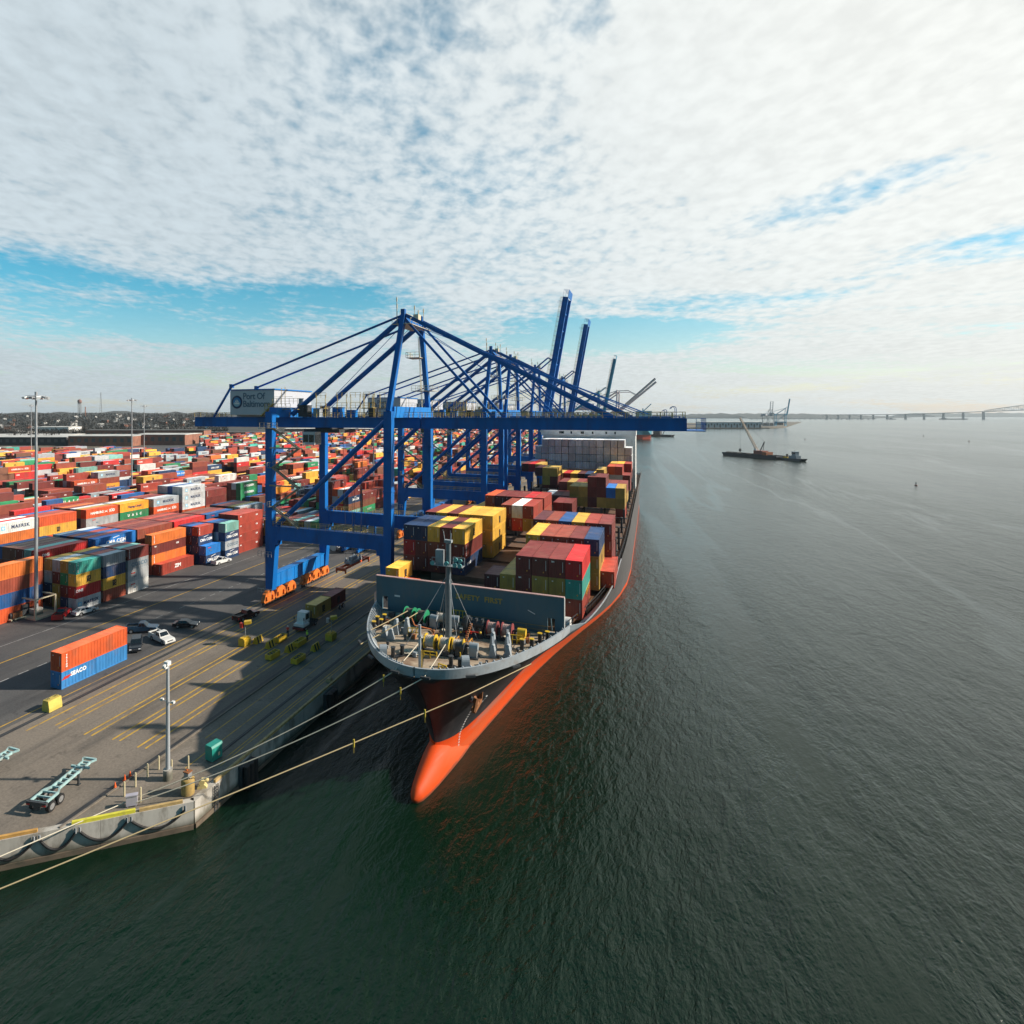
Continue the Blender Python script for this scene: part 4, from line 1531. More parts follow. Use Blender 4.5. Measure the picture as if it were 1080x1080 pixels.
# bulwark with its brackets
b = MB()
op = outline(14.62, 0.0, 84.0, 44)
Y = 86.0
while Y <= 132:
    op.append((None, Y))
    Y += 2.0
for side in (1, -1):
    vs = []
    for x, y in op:
        if x is None and side < 0:
            continue
        if x is None:
            k = top_z(y) + .05
            lo_ = k - 1.2 + .9 * max(0, (y - 100) / 32)
            x = hull_hb(y, k) + .03
            xl = hull_hb(y, lo_) + .03
        else:
            k = 15.72 if y < 82 else 15.68
            lo_, xl = 14.58, x
            x = x + .10
        fw_ = .10 * max(0, 1 - (y - 62) / 8)
        iy = (.16 if x < 6 else .05)
        vs += [(side * xl, y - SHY, lo_), (side * x, y - SHY - fw_, k), (side * max(0, x - .22), y - SHY + iy, k), (side * max(0, xl - .2), y - SHY + iy, lo_)]
    m_ = len(vs) // 4
    fs = []
    for i in range(m_ - 1):
        for j in range(3):
            q = (4 * i + j, 4 * (i + 1) + j, 4 * (i + 1) + j + 1, 4 * i + j + 1)
            fs.append(q if side > 0 else q[::-1])
    b.add(vs, fs, 0, False)
bul_m = pbr('bulwark_grey', (.36, .40, .43), .5, vary=.12, scale=.6, dirt=(.22, .14, .08), dirt_amt=.35, dirt_scale=.7)
bulw = b.build('bulwark', bul_m, ship)
for i in range(5, 44, 1):
    x, y = op[i]
    if x is None or y > 83:
        break
    for side in (1, -1):
        if side > 0 and i % 2:
            continue
        MB().bar((side * (x - .15), y - SHY + .1, 15.8), (side * (x - 1.1), y - SHY + .25, 14.6), .10, .22).build('bracket', bul_m, bulw)
# fairlead openings in the bulwark
for (x, y, a) in ((-2.2, 62.55, .1), (1.6, 62.45, -.05), (6.2, 64.9, -.55), (10.4, 69.6, -.85), (-6.6, 65.2, .6), (-10.0, 68.9, .85)):
    dx, dy = math.cos(a), math.sin(a)
    MB().bar((x - dx * .55, y - SHY - .14 + dy * .55, 15.05), (x + dx * .55, y - SHY - .14 - dy * .55, 15.05), .30, .24).build('fairlead', dark_steel, bulw)
# anchor in its recess on the starboard flare
an = MB()
yy, zz = 71.3, 9.4
hx = hull_hb(yy, zz)
an.bar((hx - .6, yy - SHY, zz + 1.3), (hx + .55, yy - SHY - .3, zz - .6), .45, .5)
an.bar((hx + .40, yy - SHY - 1.5, zz - .9), (hx + .55, yy - SHY + 1.1, zz - .55), .55, .5)
an.bar((hx + .5, yy - SHY - 1.5, zz - .9), (hx + .75, yy - SHY - 1.2, zz + .6), .4, .3)
an.bar((hx + .6, yy - SHY + 1.1, zz - .6), (hx + .8, yy - SHY + .9, zz + .8), .4, .3)
an.build('anchor', rust, ship)
b = MB()
for i in range(10):
    a = 2 * math.pi * i / 10
    b.tube((hx - .5, yy - SHY + .9 * math.cos(a), zz + .9 + .9 * math.sin(a)), (hx + .1, yy - SHY + .95 * math.cos(a), zz + .7 + .95 * math.sin(a)), .3, 6)
b.build('anchor_pocket', dark_steel, ship)
# draught marks and the white hook-shaped bulb mark, small plates lying on the plating
b = MB()
for i in range(17):
    z = .6 + i * .36
    Y = 73.6 + .0 * i
    for q in (0, .17):
        x = hull_hb(Y + q, z) + .03
        b.cbox(x, Y + q - SHY, z, .04, .10, .16)
Y, z = 75.3, 7.0
pts = [(0, .9), (.25, .95), (.42, .65), (.30, .2), (-.1, -.3), (-.35, -.75), (.1, -.95), (.42, -.7)]
pv = []
for dy, dz in pts:
    pv.append((hull_hb(Y + dy, z + dz) + .03, Y + dy - SHY, z + dz))
b.path(pv, .055, 5)
b.build('draught_mark', white_t, ship)
b = MB()
for k in (0, .9):
    Y = 86 + k
    x = hull_hb(Y, 11.5) + .03
    b.bar((x, Y - SHY, 11.9), (hull_hb(Y + .9, 11.2) + .03, Y + .9 - SHY, 11.2), .05, .08)
b.build('hull_stripe', white_t, ship)

# breakwater with two door openings and its lettering
WY = 82.8 - SHY
WX0, WX1, WT = -14.3, 14.1, 19.75
b = MB()
for xa, xb in ((WX0, -13.25), (-12.35, 11.9), (12.9, WX1)):
    b.box(xa, xb, WY, WY + .3, FD - (.9 if abs(xa + xb) < 5 else .0), WT)
for xa, xb in ((-13.25, -12.35), (11.9, 12.9)):
    b.box(xa, xb, WY, WY + .3, FD + 2.2, WT)
    b.box(xa, xb, WY, WY + .3, FD, FD + .18)
b.box(WX0 - .05, WX1 + .05, WY - .14, WY + .42, WT, WT + .12, 1)
b.box(WX1, WX1 + .10, WY - .1, WY + .36, FD + .1, WT, 2)
for x in range(-12, 14, 3):
    b.bar((x, WY + .3, WT - .4), (x, WY + 3.4, MD), .18, .3)
bw = b.build('breakwater', [wall_blue, pbr('pink_primer_edge', (.52, .33, .31), .6, vary=.2, scale=.5), white_p], ship)
letter(bw, 'SAFETY  FIRST', yell_t, (2.1, WY - .03, 18.15), 1.03, FACE_Y, 1.08, .03)
b = MB()
b.box(-11.2, -10.3, WY - .04, WY - .01, 16.9, 17.15)
b.build('notice', white_t, bw)
b = MB()
b.bar((9.2, WY - .05, 17.5), (10.2, WY - .05, 17.05), .04, .1)
b.rail((-6, WY - .3, FD + .0), (12, WY - .3, FD), 1.1, 3, .05, 1)
b.build('handrail', [white_t, pbr('dull_yellow', (.28, .22, .06), .6)], bw)

# foremast
b = MB()
mx, my = .1, 75.0 - SHY
b.tube((mx, my, FD), (mx, my, 22.4), .44, 14)
b.tube((mx, my, 22.4), (mx, my, 27.6), .36, 14)
b.tube((mx - .7, my + .1, FD), (mx - .7, my + .1, 20), .09, 6)
fm = b.build('foremast', pbr('slate_mast_paint', (.13, .16, .18), .4, vary=.15, scale=.8), ship)
b = MB()
b.box(mx - 2.1, mx + 2.1, my - .6, my + .5, 24.6, 24.7)
b.rail((mx - 2.1, my - .6, 24.7), (mx - .5, my - .6, 24.7), 1.0, .7)
b.rail((mx + .5, my + .5, 24.7), (mx + 2.1, my + .5, 24.7), 1.0, .7)
b.cbox(mx - 1.2, my, 25.7, 1.0, .8, 1.9)
b.build('mast_platform', grey_p, fm)
b = MB()
b.cbox(mx, my, 27.9, 1.0, .7, .35)
b.tube((mx - .5, my, 27.9), (mx - .7, my, 29.2), .05, 6)
b.tube((mx + .3, my, 27.9), (mx + .4, my, 29.0), .07, 6)
b.build('mast_head', grey_p, fm)
for x, z in ((-1.95, 25.0), (0, 25.1), (1.2, 25.0), (1.85, 24.95), (1.3, 25.7), (1.9, 25.6)):
    MB().tube((mx + x, my - .55, z), (mx + x, my - 1.0, z), .22, 10, r2=.30).build('floodlight', pbr('teal_lamp', (.10, .33, .34), .4), fm)
b = MB()
for p in ((-2.7, 78 - SHY, FD), (3.6, 77 - SHY, FD), (-4.5, 71 - SHY, FD), (2.5, 72 - SHY, FD)):
    b.tube((mx, my, 23.6), p, .035, 5)
b.build('stay_wire', steel, fm)
b = MB()
b.tube((-.35, 65.6 - SHY, FD), (-.35, 65.6 - SHY, FD + 5.2), .17, 10)
b.cbox(-.35, 65.6 - SHY, FD + 3.8, .5, .5, .2)
b.tube((-.1, 65.6 - SHY, FD), (-.1, 65.6 - SHY, FD + 2.2), .05, 6, 1)
b.build('bow_light_post', [grey_p, yellow], ship)


def winch(x, y, n_drum, colf, coil, motor, rot=0.0, r=.95):
    """Mooring winch: side frames, drums with coloured flanges, motor and brake."""
    b = MB()
    Ltot = n_drum * 2.0
    for i in range(n_drum + 1):
        xx = -Ltot / 2 + i * 2.0
        b.prism([(-.7, 0), (.7, 0), (.25, 1.55), (-.25, 1.55)], 'x', xx - .1, xx + .1)
    b.box(-Ltot / 2 - .2, Ltot / 2 + 1.6, -.75, .75, 0, .14)
    b.tube((-Ltot / 2 - .5, 0, 1.35), (Ltot / 2 + .5, 0, 1.35), .14, 8)
    w_ = b.build('winch', dark_steel, ship, (x - SX0, y - SHY, FD), rot)
    for i in range(n_drum):
        xx = -Ltot / 2 + 1.0 + i * 2.0
        b = MB()
        b.tube((xx - .62, 0, 1.35), (xx + .62, 0, 1.35), r * .72, 16, 0)
        for k in range(5):
            b.tube((xx - .55 + k * .24, 0, 1.35), (xx - .42 + k * .24, 0, 1.35), r * .78, 16, 0)
        b.tube((xx - .72, 0, 1.35), (xx - .62, 0, 1.35), r, 18, 1)
        b.tube((xx + .62, 0, 1.35), (xx + .72, 0, 1.35), r, 18, 1)
        b.build('drum', [coil, colf], w_)
    b = MB()
    b.tube((Ltot / 2 + .4, 0, 1.35), (Ltot / 2 + 1.5, 0, 1.35), .5, 12)
    b.cbox(Ltot / 2 + .9, 0, .6, 1.0, .9, 1.0)
    b.build('motor', motor, w_)
    return w_


coil_w = pbr('rope_coil', (.50, .46, .40), .9, vary=.25, scale=3)
coil_p = pbr('pinkish_rope_coil', (.42, .30, .27), .9, vary=.3, scale=3)
flange_r = pbr('dull_red_flange', (.26, .06, .06), .5)
winch(-25.0, 70.6, 2, yellow, coil_w, dark_steel)
winch(-22.4, 70.9, 1, yellow, coil_w, grey_p, .1, .8)
winch(-31.4, 79.2, 2, green_p, pbr('dark_coil', (.10, .09, .08), .9, vary=.3, scale=3), grey_p, -.12)
winch(-18.9, 78.4, 2, flange_r, coil_p, yellow)
winch(-27.6, 79.5, 1, dark_steel, coil_w, grey_p, .1, .8)
# windlass in the middle with chain and hand wheel
b = MB()
b.box(-1.6, 1.6, -1.0, 1.0, 0, .3)
for x in (-1.2, -.35, .45, 1.3):
    b.prism([(-.6, .3), (.6, .3), (.3, 2.4), (-.3, 2.4)], 'x', x - .14, x + .14)
b.tube((-1.6, 0, 1.6), (1.6, 0, 1.6), .5, 12)
b.tube((-.9, 0, 1.6), (-.6, 0, 1.6), 1.05, 16)
wl = b.build('windlass', dark_steel, ship, (-22.6 - SX0, 78.2 - SHY, FD))
b = MB()
for i in range(12):
    t = i / 11
    b.cbox(.05, -1.2 - 3.4 * t, 1.9 - 1.7 * t, .22 if i % 2 else .34, .36, .22)
b.build('anchor_chain', rust, wl)
b = MB()
b.cbox(0, -2.1, 1.15, .8, .3, .3, 0)
b.bar((.3, -2.1, 1.25), (1.5, -2.1, 1.3), .12, .12, 0)
b.ball((1.6, -2.1, 1.3), .17, .17, .17, 10, 6, 1)
b.ball((-1.1, -2.1, 1.0), .15, .15, .15, 10, 6, 1)
b.build('brake_wheel', [red_p, yellow], wl)
b = MB()
for x in (-.9, .9):
    for y in (-5.0, -3.6):
        b.bar((x, y, 0), (x, y, 1.0), .08, .08)
for z in (.5, 1.0):
    b.bar((-.9, -5, z), (.9, -5, z), .08, .08)
    b.bar((-.9, -3.6, z), (-.9, -5, z), .08, .08)
    b.bar((.9, -3.6, z), (.9, -5, z), .08, .08)
b.bar((-.9, -5, .06), (.9, -5, .06), .1, .1)
b.build('guard_frame', pbr('orange_yellow_paint', (.72, .30, .03), .5), wl)
for x, y in ((-30.6, 66.1), (-20.3, 66.9)):          # round-headed ventilators
    b = MB()
    pr = [(-.55, 0), (.55, 0), (.55, 1.3)] + [(.55 * math.cos(a * math.pi / 8), 1.3 + .55 * math.sin(a * math.pi / 8)) for a in range(1, 8)] + [(-.55, 1.3)]
    b.prism(pr, 'x', -.45, .45)
    b.build('ventilator', grey_p, ship, (x - SX0, y - SHY, FD), .5)
for x, y, h, m_ in ((-33.5, 72.9, 1.2, grey_p), (-32.4, 72.4, 1.2, grey_p), (-32.5, 74.5, 1.9, grey_p), (-31.2, 75.2, 2.0, grey_p), (-18.3, 72.2, 1.4, grey_p), (-16.6, 73.0, 1.4, grey_p), (-18.9, 74.6, 2.0, grey_p), (-17.1, 75.2, 2.0, grey_p)):
    b = MB()
    b.prism([(-.5, 0), (.5, 0), (.18, h), (-.18, h)], 'y', -.35, .35)
    b.tube((0, -.3, h), (0, .3, h), .22, 10)
    b.build('roller_pedestal', m_, ship, (x - SX0, y - SHY, FD))
b = MB()
for (xa, ya, xb, yb) in ((-19.2, 75.6, -18.3, 72.4), (-17.3, 76.0, -16.6, 73.2)):
    b.bar((xa - SX0, ya - SHY, FD + 2.2), (xb - SX0, yb - SHY, FD + .9), .3, .35)
b.build('chute', grey_p, ship)


def bollards(x, y, rot, cap):
    b = MB()
    b.box(-1.1, 1.1, -.4, .4, 0, .15)
    for dx in (-.65, .65):
        b.tube((dx, 0, .1), (dx, 0, 1.25), .26, 12)
        b.tube((dx, 0, 1.25), (dx, 0, 1.34), .32, 12, 1)
    b.build('bollard', [pbr('black_bollard_paint', (.02, .021, .023), .5), yellow if cap else dark_steel], ship, (x - SX0, y - SHY, FD), rot)


for a in ((-29.3, 67.6, .9, 0), (-36.0, 77.0, 1.1, 1), (-35.6, 75.0, 1.1, 1), (-14.9, 76.4, .5, 1), (-21.6, 67.2, -.3, 0), (-13.3, 79.6, .9, 1)):
    bollards(*a)
for (xa, ya, xb, yb, h, st, tk) in ((-30.6, 74.2, -29.0, 74.6, 1.2, .6, .1), (-26.2, 68.6, -24.6, 68.9, .8, .8, .12), (-17.6, 77.2, -15.8, 77.5, 1.2, .6, .1),
                                    (-23.3, 65.9, -22.2, 65.6, .8, .5, .12), (-22.6, 71.6, -21.8, 69.8, .8, .6, .1), (-26.6, 81.4, -24.6, 81.5, 2.0, .5, .1)):
    MB().rail((xa - SX0, ya - SHY, FD), (xb - SX0, yb - SHY, FD), h, st, tk).build('safety_rail', yellow, ship)
rd = random.Random(4)
for i in range(95):
    x, y = rd.uniform(-12, 12), rd.uniform(6, 20)
    if abs(x) > hull_hb(y + SHY, 14.6) - 2:
        continue
    k = rd.random()
    fm_ = rd.choice((grey_p, dark_steel, rust))
    if k < .5:
        s_ = rd.uniform(.25, .6)
        b = MB()
        b.cbox(x, y, FD + s_ / 2, s_, s_ * rd.uniform(.7, 1.6), s_)
        b.cbox(x, y, FD + s_ + .03, s_ * 1.15, s_ * .8, .06)
        b.build('deck_box', fm_, ship)
    elif k < .8:
        MB().lathe([(.25, 0), (.12, .1), (.12, .5), (.24, .52), (.24, .66), (.05, .72)], (x, y, FD), 10).build('deck_vent', fm_, ship)
    else:
        b = MB()
        pts = [((.3 + .012 * a) * math.cos(a * .6) + x, (.3 + .012 * a) * math.sin(a * .6) + y, FD + .06 + .004 * a) for a in range(44)]
        b.path(pts, .05, 5)
        b.build('rope_coil', rope_w, ship)
b = MB()
pp = [(-32.0, 78.6, FD + 1.3), (-30.6, 76.5, FD + .8), (-28.5, 77.5, FD + .2), (-27.5, 76, FD + .15), (-28.2, 74.5, FD + .15)]
b.path([(x - SX0, y - SHY, z) for x, y, z in pp], .09, 6)
b.build('loose_hose', pbr('orange_hose', (.52, .16, .05), .7), ship)

# side rail, side ladders and lashing bridges along the main deck
b = MB()
for side in (1, -1):
    Y = 86.0
    while Y < 255:
        x = hull_hb(Y, 13.9) - .25
        x2 = hull_hb(Y + 3, 13.9) - .25
        b.bar((side * x, Y - SHY, MD), (side * x, Y - SHY, MD + 1.9), .09, .09)
        b.bar((side * x, Y - SHY, MD + 1.9), (side * x2, Y + 3 - SHY, MD + 1.9), .08, .08)
        b.bar((side * x, Y - SHY, MD + 1.3), (side * x2, Y + 3 - SHY, MD + 1.3), .05, .05)
        Y += 3
b.build('side_rail', dark_steel, ship)
b = MB()
for y0 in (132.3, 146.3, 160.3, 174.4, 188.6, 202.8, 217.0, 231.2, 245.4):
    for x in range(-18, 19, 6):
        hb = hull_hb(y0, 14)
        if abs(x) > hb - .5:
            continue
        b.box(x - .25, x + .25, y0 - SHY - .3, y0 - SHY + .9, MD, MD + 5.2)
    hb = hull_hb(y0, 14) - .6
    b.box(-hb, hb, y0 - SHY - .3, y0 - SHY + .9, MD + 2.6, MD + 2.75)
b.build('lashing_bridge', dark_steel, ship)
b = MB()
xs_ = 11.9
b.box(xs_, xs_ + 3.7, 96.5 - SHY, 101.8 - SHY, MD + 2.6, MD + 2.75)
for x in (xs_ + .2, xs_ + 3.5):
    for y in (96.8, 101.5):
        b.box(x - .2, x + .2, y - SHY - .2, y - SHY + .2, MD, MD + 2.6)
b.box(xs_ + .2, xs_ + 3.5, 99.6 - SHY, 101.4 - SHY, MD, MD + 2.5)
b.rail((xs_, 96.5 - SHY, MD + 2.75), (xs_ + 3.7, 96.5 - SHY, MD + 2.75), 1.1, 1.1, .09, 1)
b.rail((xs_ + 3.7, 96.5 - SHY, MD + 2.75), (xs_ + 3.7, 101.8 - SHY, MD + 2.75), 1.1, 1.1, .09, 1)
b.bar((xs_ + 3.4, 100.5 - SHY, MD + 2.6), (xs_ + 3.4, 96.8 - SHY, MD), .7, .1)
b.build('side_platform', [dark_steel, yellow, white_p], ship)
b = MB()
b.rail((xs_ + 4.6, 113.5 - SHY, MD), (xs_ + 5.4, 113.5 - SHY, MD), 2.2, 1, .12, 1)
b.build('deck_gate', [dark_steel, yellow, white_p], ship)
b = MB()
b.tube((12.9, 88.4 - SHY, MD + .9), (14.3, 88.4 - SHY, MD + .9), 1.1, 16, 2)
b.tube((12.85, 88.4 - SHY, MD + .9), (12.95, 88.4 - SHY, MD + .9), 1.35, 16, 1)
b.build('hose_reel', [dark_steel, yellow, white_p], ship)
# hatch covers
b = MB()
BAYS = [91.2, 105.6, 119.7, 133.7, 147.8, 161.9, 176.1, 190.2, 204.4, 218.5, 232.7, 246.9]
for i, y0 in enumerate(BAYS):
    hb = (15.8, 17.2, 18.8)[i] if i < 3 else 19.2
    z1 = 14.15 if i == 0 else 14.65
    hb = min(hb, hull_hb(y0, 13.4) - (3.6 if i < 2 else 1.2))
    b.box(-hb, hb, y0 - SHY, y0 + 12.3 - SHY, MD, z1)
b.build('hatch_cover', pbr('hatch_paint', (.17, .10, .065), .75, vary=.35, scale=.5, dirt=(.08, .06, .05), dirt_amt=.6, dirt_scale=.4), ship)

# accommodation block behind the tall stacks
b = MB()
b.box(-18.8, 18.8, 262 - SHY, 276 - SHY, MD, 36.0)
b.box(-19.6, 19.0, 261.5 - SHY, 274 - SHY, 36.0, 38.3)
b.box(-19.9, 19.3, 261.2 - SHY, 274.5 - SHY, 38.3, 38.6)
acc = b.build('superstructure', white_p, ship)
for x in (-11.5, -10.8, -10.2, -6.8, -2.6, -1.9, 2.0, 7.4, 10.9):
    b = MB()
    b.box(x - .3, x + .3, 261.42 - SHY, 261.49 - SHY, 36.6, 37.6)
    b.build('window', glass_d, acc)
b = MB()
b.prism([(288 - SHY, 14), (299 - SHY, 14), (298 - SHY, 39.5), (289 - SHY, 39.5)], 'x', -4, 4)
b.build('funnel', wall_blue, ship)

# mooring ropes -----------------------------------------------------------------
def rope(pts, r, mat, label, guards=()):
    """Rope through the given points, each span sagging a little."""
    b = MB()
    full = []
    for (p, q, sag) in pts:
        p, q = Vector(p), Vector(q)
        for i in range(25):
            t = i / 24
            c = p.lerp(q, t)
            c.z -= sag * 4 * t * (1 - t)
            full.append(c)
    b.path(full, r, 6)
    o_ = b.build('mooring_rope', mat)
    tag(o_, label, 'rope')
    for gt in guards:
        k = full[int(gt * (len(full) - 1))]
        g_ = MB()
        g_.cbox(k.x, k.y, k.z - .05, .15, .15, .8)
        g_.cbox(k.x, k.y, k.z - .75, .04, .04, .6)
        g_.build('rope_tag', pbr('dull_yellow_tag', (.40, .30, .03), .7), o_)


rope([((-27.0, 70.3, FD + 1.7), (-27.6, 62.5, 15.0), .1), ((-27.6, 62.5, 15.0), (-51.6, 47.3, 3.2), .9)], .06, rope_w, 'pale mooring rope from bow to quay corner, uppermost of the three long ropes', (.54,))
rope([((-23.7, 70.0, FD + 1.7), (-23.8, 62.3, 15.0), .1), ((-23.8, 62.3, 15.0), (-51.2, 46.4, 3.2), .9)], .06, rope_w, 'pale mooring rope from bow to quay corner, middle one of the three long ropes', (.56,))
rope([((-13.6, 72.4, 14.4), (-18.9, 63.4, 13.6), .0), ((-18.9, 63.4, 13.6), (-62, 14, 4.2), .25)], .06, rope_b, 'beige mooring rope, lowest of three long ropes, running over water past the quay corner', (.57, .63))
rope([((-32.4, 78.4, FD + 2.0), (-36.2, 70.3, 15.2), .1)], .07, rope_b, 'tan rope from green winch to port bulwark, left one of a pair')
rope([((-30.8, 78.2, FD + 2.0), (-34.6, 67.8, 15.2), .1)], .07, rope_b, 'tan rope from green winch to port bulwark, right one of a pair')
rope([((-51.6, 47.3, 3.2), (-62.5, 22, 3.3), .05)], .06, rope_w, 'thin pale rope lying over the quay edge left of the lime kerb beam')

# ------------------------------------------------------------------ containers on the ship
GS = 'containers stacked on the ship'
P_ = 2.5


def ship_x(c):
    return -44.55 + P_ * c + P_ / 2        # c = 0 at the quay side, 15 columns


BAYN = ['front row behind the breakwater', 'second row behind the breakwater', 'third row behind the breakwater', 'fourth row behind the breakwater', 'fifth row behind the breakwater', 'sixth row behind the breakwater',
        'seventh row behind the breakwater', 'eighth row behind the breakwater', 'ninth row behind the breakwater', 'tenth row behind the breakwater', 'eleventh row behind the breakwater']
placed = set()


def ship_stack(bay, c, base, cols, size=40, tiers_below=0, dy=0.0, marks=None, v=None, xo=0.0, dz=2.9):
    """cols: colours from the top down."""
    y0 = BAYS[bay] + dy
    n_ = len(cols)
    for i, colr in enumerate(cols):
        if colr is None:
            continue
        k = n_ - 1 - i + tiers_below
        z = base + dz * k
        tier = 'top' if i == 0 else ('second from top' if i == 1 else ('third from top' if i == 2 else ORD[i] + ' from top'))
        lab = f"{colr} container on ship, {tier}, {ORD[c]} column from quay, {BAYN[bay].replace(' behind the breakwater', ' behind breakwater')}"
        if (bay, c, k, size) in placed:
            continue
        placed.add((bay, c, k, size))
        container(ship_x(c) + xo, y0, z, size, colr, lab, GS, doors=bay < 5, mark=(marks or {}).get(i), v=(v or {}).get(i))


ZA, ZB, ZC, ZD = 14.3, 14.8, 15.1, 15.45
# front row (bay 0)
ship_stack(0, 13, ZA, ['bright red', 'teal', 'brick red'], xo=.0)
ship_stack(0, 12, ZA, ['maroon', 'mustard'], tiers_below=1, v={0: 'tex'})
ship_stack(0, 11, ZA, ['maroon', 'mustard'], tiers_below=1)
ship_stack(0, 10, ZA, ['maroon', 'maroon'], tiers_below=1, v={1: 'tex'})
ship_stack(0, 9, ZA - .2, ['mustard'], tiers_below=1)
ship_stack(0, 8, ZA - .2, ['dark maroon'], tiers_below=1, size=20)
ship_stack(0, 8, ZA - .2, ['maroon'], tiers_below=1, size=20, dy=6.1) if False else None
ship_stack(0, 1, MD + .1, ['yellow', 'navy'], size=20, dz=2.6, dy=.6, marks={0: 'S'})
ship_stack(0, 2, MD + .3, ['red orange'], size=20, dz=2.6, dy=-1.6)
# second row (bay 1)
for c, cols in zip(range(0, 5), (['navy', 'bright red', 'brick red'], ['navy', 'maroon', 'maroon'], ['yellow', 'rust red', 'maroon'], ['maroon', 'maroon', 'dark maroon'], ['yellow', 'maroon', 'navy'])):
    ship_stack(1, c, ZB, cols, marks={0: 'S', 1: 'T', 2: 'K'} if c == 4 else None, v={1: 'tex'} if c == 4 else None)
for c, cols in zip(range(10, 15), (['yellow', 'mustard'], ['rust red', 'maroon'], ['rust red', 'maroon'], ['maroon', 'maroon'], ['navy', 'mustard', 'mustard'])):
    ship_stack(1, c, ZB, cols, tiers_below=3 - len(cols), xo=-1.25, marks={1: 'S'} if c == 14 else None)
ship_stack(1, 14, ZB - .6, ['brick red'], xo=1.3, size=45, dy=5.0) if False else None
container(-7.3, 108.6, 14.6, 40, 'brick red', 'single low brick red container at the starboard side beside tall mustard stack', GS)
# third row (bay 2)
for c, cols in zip(range(0, 6), (['maroon', 'maroon'], ['yellow', 'maroon'], ['maroon', 'maroon'], ['yellow', 'navy'], ['yellow', 'maroon'], ['yellow', 'yellow', 'yellow'])):
    ship_stack(2, c, ZC, cols, tiers_below=3 - len(cols), marks={0: 'S', 1: 'S', 2: 'S'} if c == 5 else None, xo=-.8)
for c, cols in zip(range(9, 15), (['dark maroon', 'maroon'], ['rust red', 'maroon'], ['blue', 'maroon'], ['yellow', 'mustard'], ['brick red', 'maroon'], ['maroon', 'maroon', 'maroon'])):
    ship_stack(2, c, ZC, cols, tiers_below=3 - len(cols), xo=-.05)
# fourth row (bay 3)
for c, cols in zip((5, 6, 7), (['rust red', 'maroon'], ['white', 'bright red'], ['brick red', 'mustard'])):
    ship_stack(3, c, ZD, cols, tiers_below=1, v=None)
ship_stack(3, 10, ZD, ['rust red'], tiers_below=0)
ship_stack(3, 11, ZD, ['mustard'], tiers_below=0)
# fifth row (bay 4)
for c, cols in zip((1, 2, 3, 4, 5, 6, 7), (['mustard'], ['red orange', 'mustard'], ['maroon', 'dark maroon'], ['maroon', 'mustard'], ['maroon', 'mustard'], ['bright red', 'maroon'], ['brick red', 'rust red'])):
    ship_stack(4, c, ZD, cols, tiers_below=3 - len(cols) if c > 1 else 1)
ship_stack(5, 8, ZD, ['maroon', 'dark maroon'], tiers_below=0)
ship_stack(5, 9, ZD, ['maroon', 'maroon'], tiers_below=0)
# seventh row (bay 6): the mustard, maroon and blue group on the starboard side
for c, cols in zip(range(9, 15), (['mustard', 'mustard'], ['mustard', 'mustard'], ['maroon', 'maroon', 'dark maroon'], ['maroon', 'maroon', 'mustard'], ['bright blue', 'mustard'], ['mustard', 'mustard', 'brick red'])):
    ship_stack(6, c, ZD, cols, tiers_below={9: 1, 10: 1, 11: 1, 12: 1, 13: 1, 14: 0}[c])
for c, cols in zip(range(6, 9), (['light grey'], ['dark maroon'], ['maroon'])):
    ship_stack(6, c, ZD, cols, tiers_below=1)
# eighth to eleventh rows: mixed
rs = random.Random(23)
far_rows = {7: {7: ['maroon'], 8: ['mustard', 'navy'], 9: ['maroon', 'maroon'], 14: ['maroon', 'mustard'], 13: ['maroon', 'maroon'], 12: ['maroon', 'dark maroon']},
            8: {3: ['dark maroon'], 4: ['mustard', 'mustard'], 5: ['mustard', 'maroon'], 11: ['mustard', 'mustard']},
            9: {0: ['maroon'], 1: ['bright red'], 2: ['mustard'], 3: ['maroon', 'maroon'], 4: ['navy', 'dark maroon'], 5: ['mustard', 'maroon'], 6: ['bright red', 'mustard'], 7: ['yellow', 'mustard'], 8: ['dark maroon', 'maroon'], 9: ['navy', 'mustard'], 10: ['yellow', 'mustard'], 11: ['yellow', 'mustard'], 12: ['red orange'], 13: ['brick red'], 14: ['maroon', 'maroon']},
            10: {0: ['navy'], 1: ['maroon'], 12: ['mustard'], 13: ['yellow'], 14: ['brick red', 'maroon']}}
for bay, dct in far_rows.items():
    for c, cols in dct.items():
        tb = {7: 2, 8: 2, 9: 3, 10: 3}[bay]
        if bay == 9 and len(cols) > 1:
            tb = 2
        ship_stack(bay, c, ZD - .4, cols, tiers_below=max(0, tb + (2 - len(cols)) - (1 if bay in (7, 10) else 0) - (1 if bay == 9 else 0)))
# the tall wall of pale reefer containers in front of the superstructure
PAL['weathered grey'] = (.58, .60, .61)
PAL['pale grey'] = (.72, .73, .73)
PAL['pinkish grey'] = (.62, .57, .56)
for c in range(14):
    tiers = 7
    if c in (0, 13):
        tiers = 6
    for k in range(3, tiers):
        colr = rs.choice(['weathered grey', 'pale grey', 'weathered grey', 'pinkish grey'])
        i = tiers - 1 - k
        tier = 'top' if i == 0 else ORD[i] + ' from top'
        container(-43.4 + 2.68 * c, BAYS[11], 14.0 + 2.98 * k, 40, colr, f'{colr} container, {tier}, {ORD[c]} column from quay, tall wall before superstructure', 'tall wall of pale containers on the ship', doors=True)
for c in range(11, 15):
    container(ship_x(c), 281, 14.3 + 2.9 * 7, 40, 'weathered grey', f'weathered grey container behind the superstructure, {ORD[c - 11]} of four counted from quay', 'pale containers behind the superstructure', doors=False)

# ------------------------------------------------------------------ container yard
YW, YC = math.sin(YAW), math.cos(YAW)


def depth(X, Y):
    return -YW * X + YC * Y


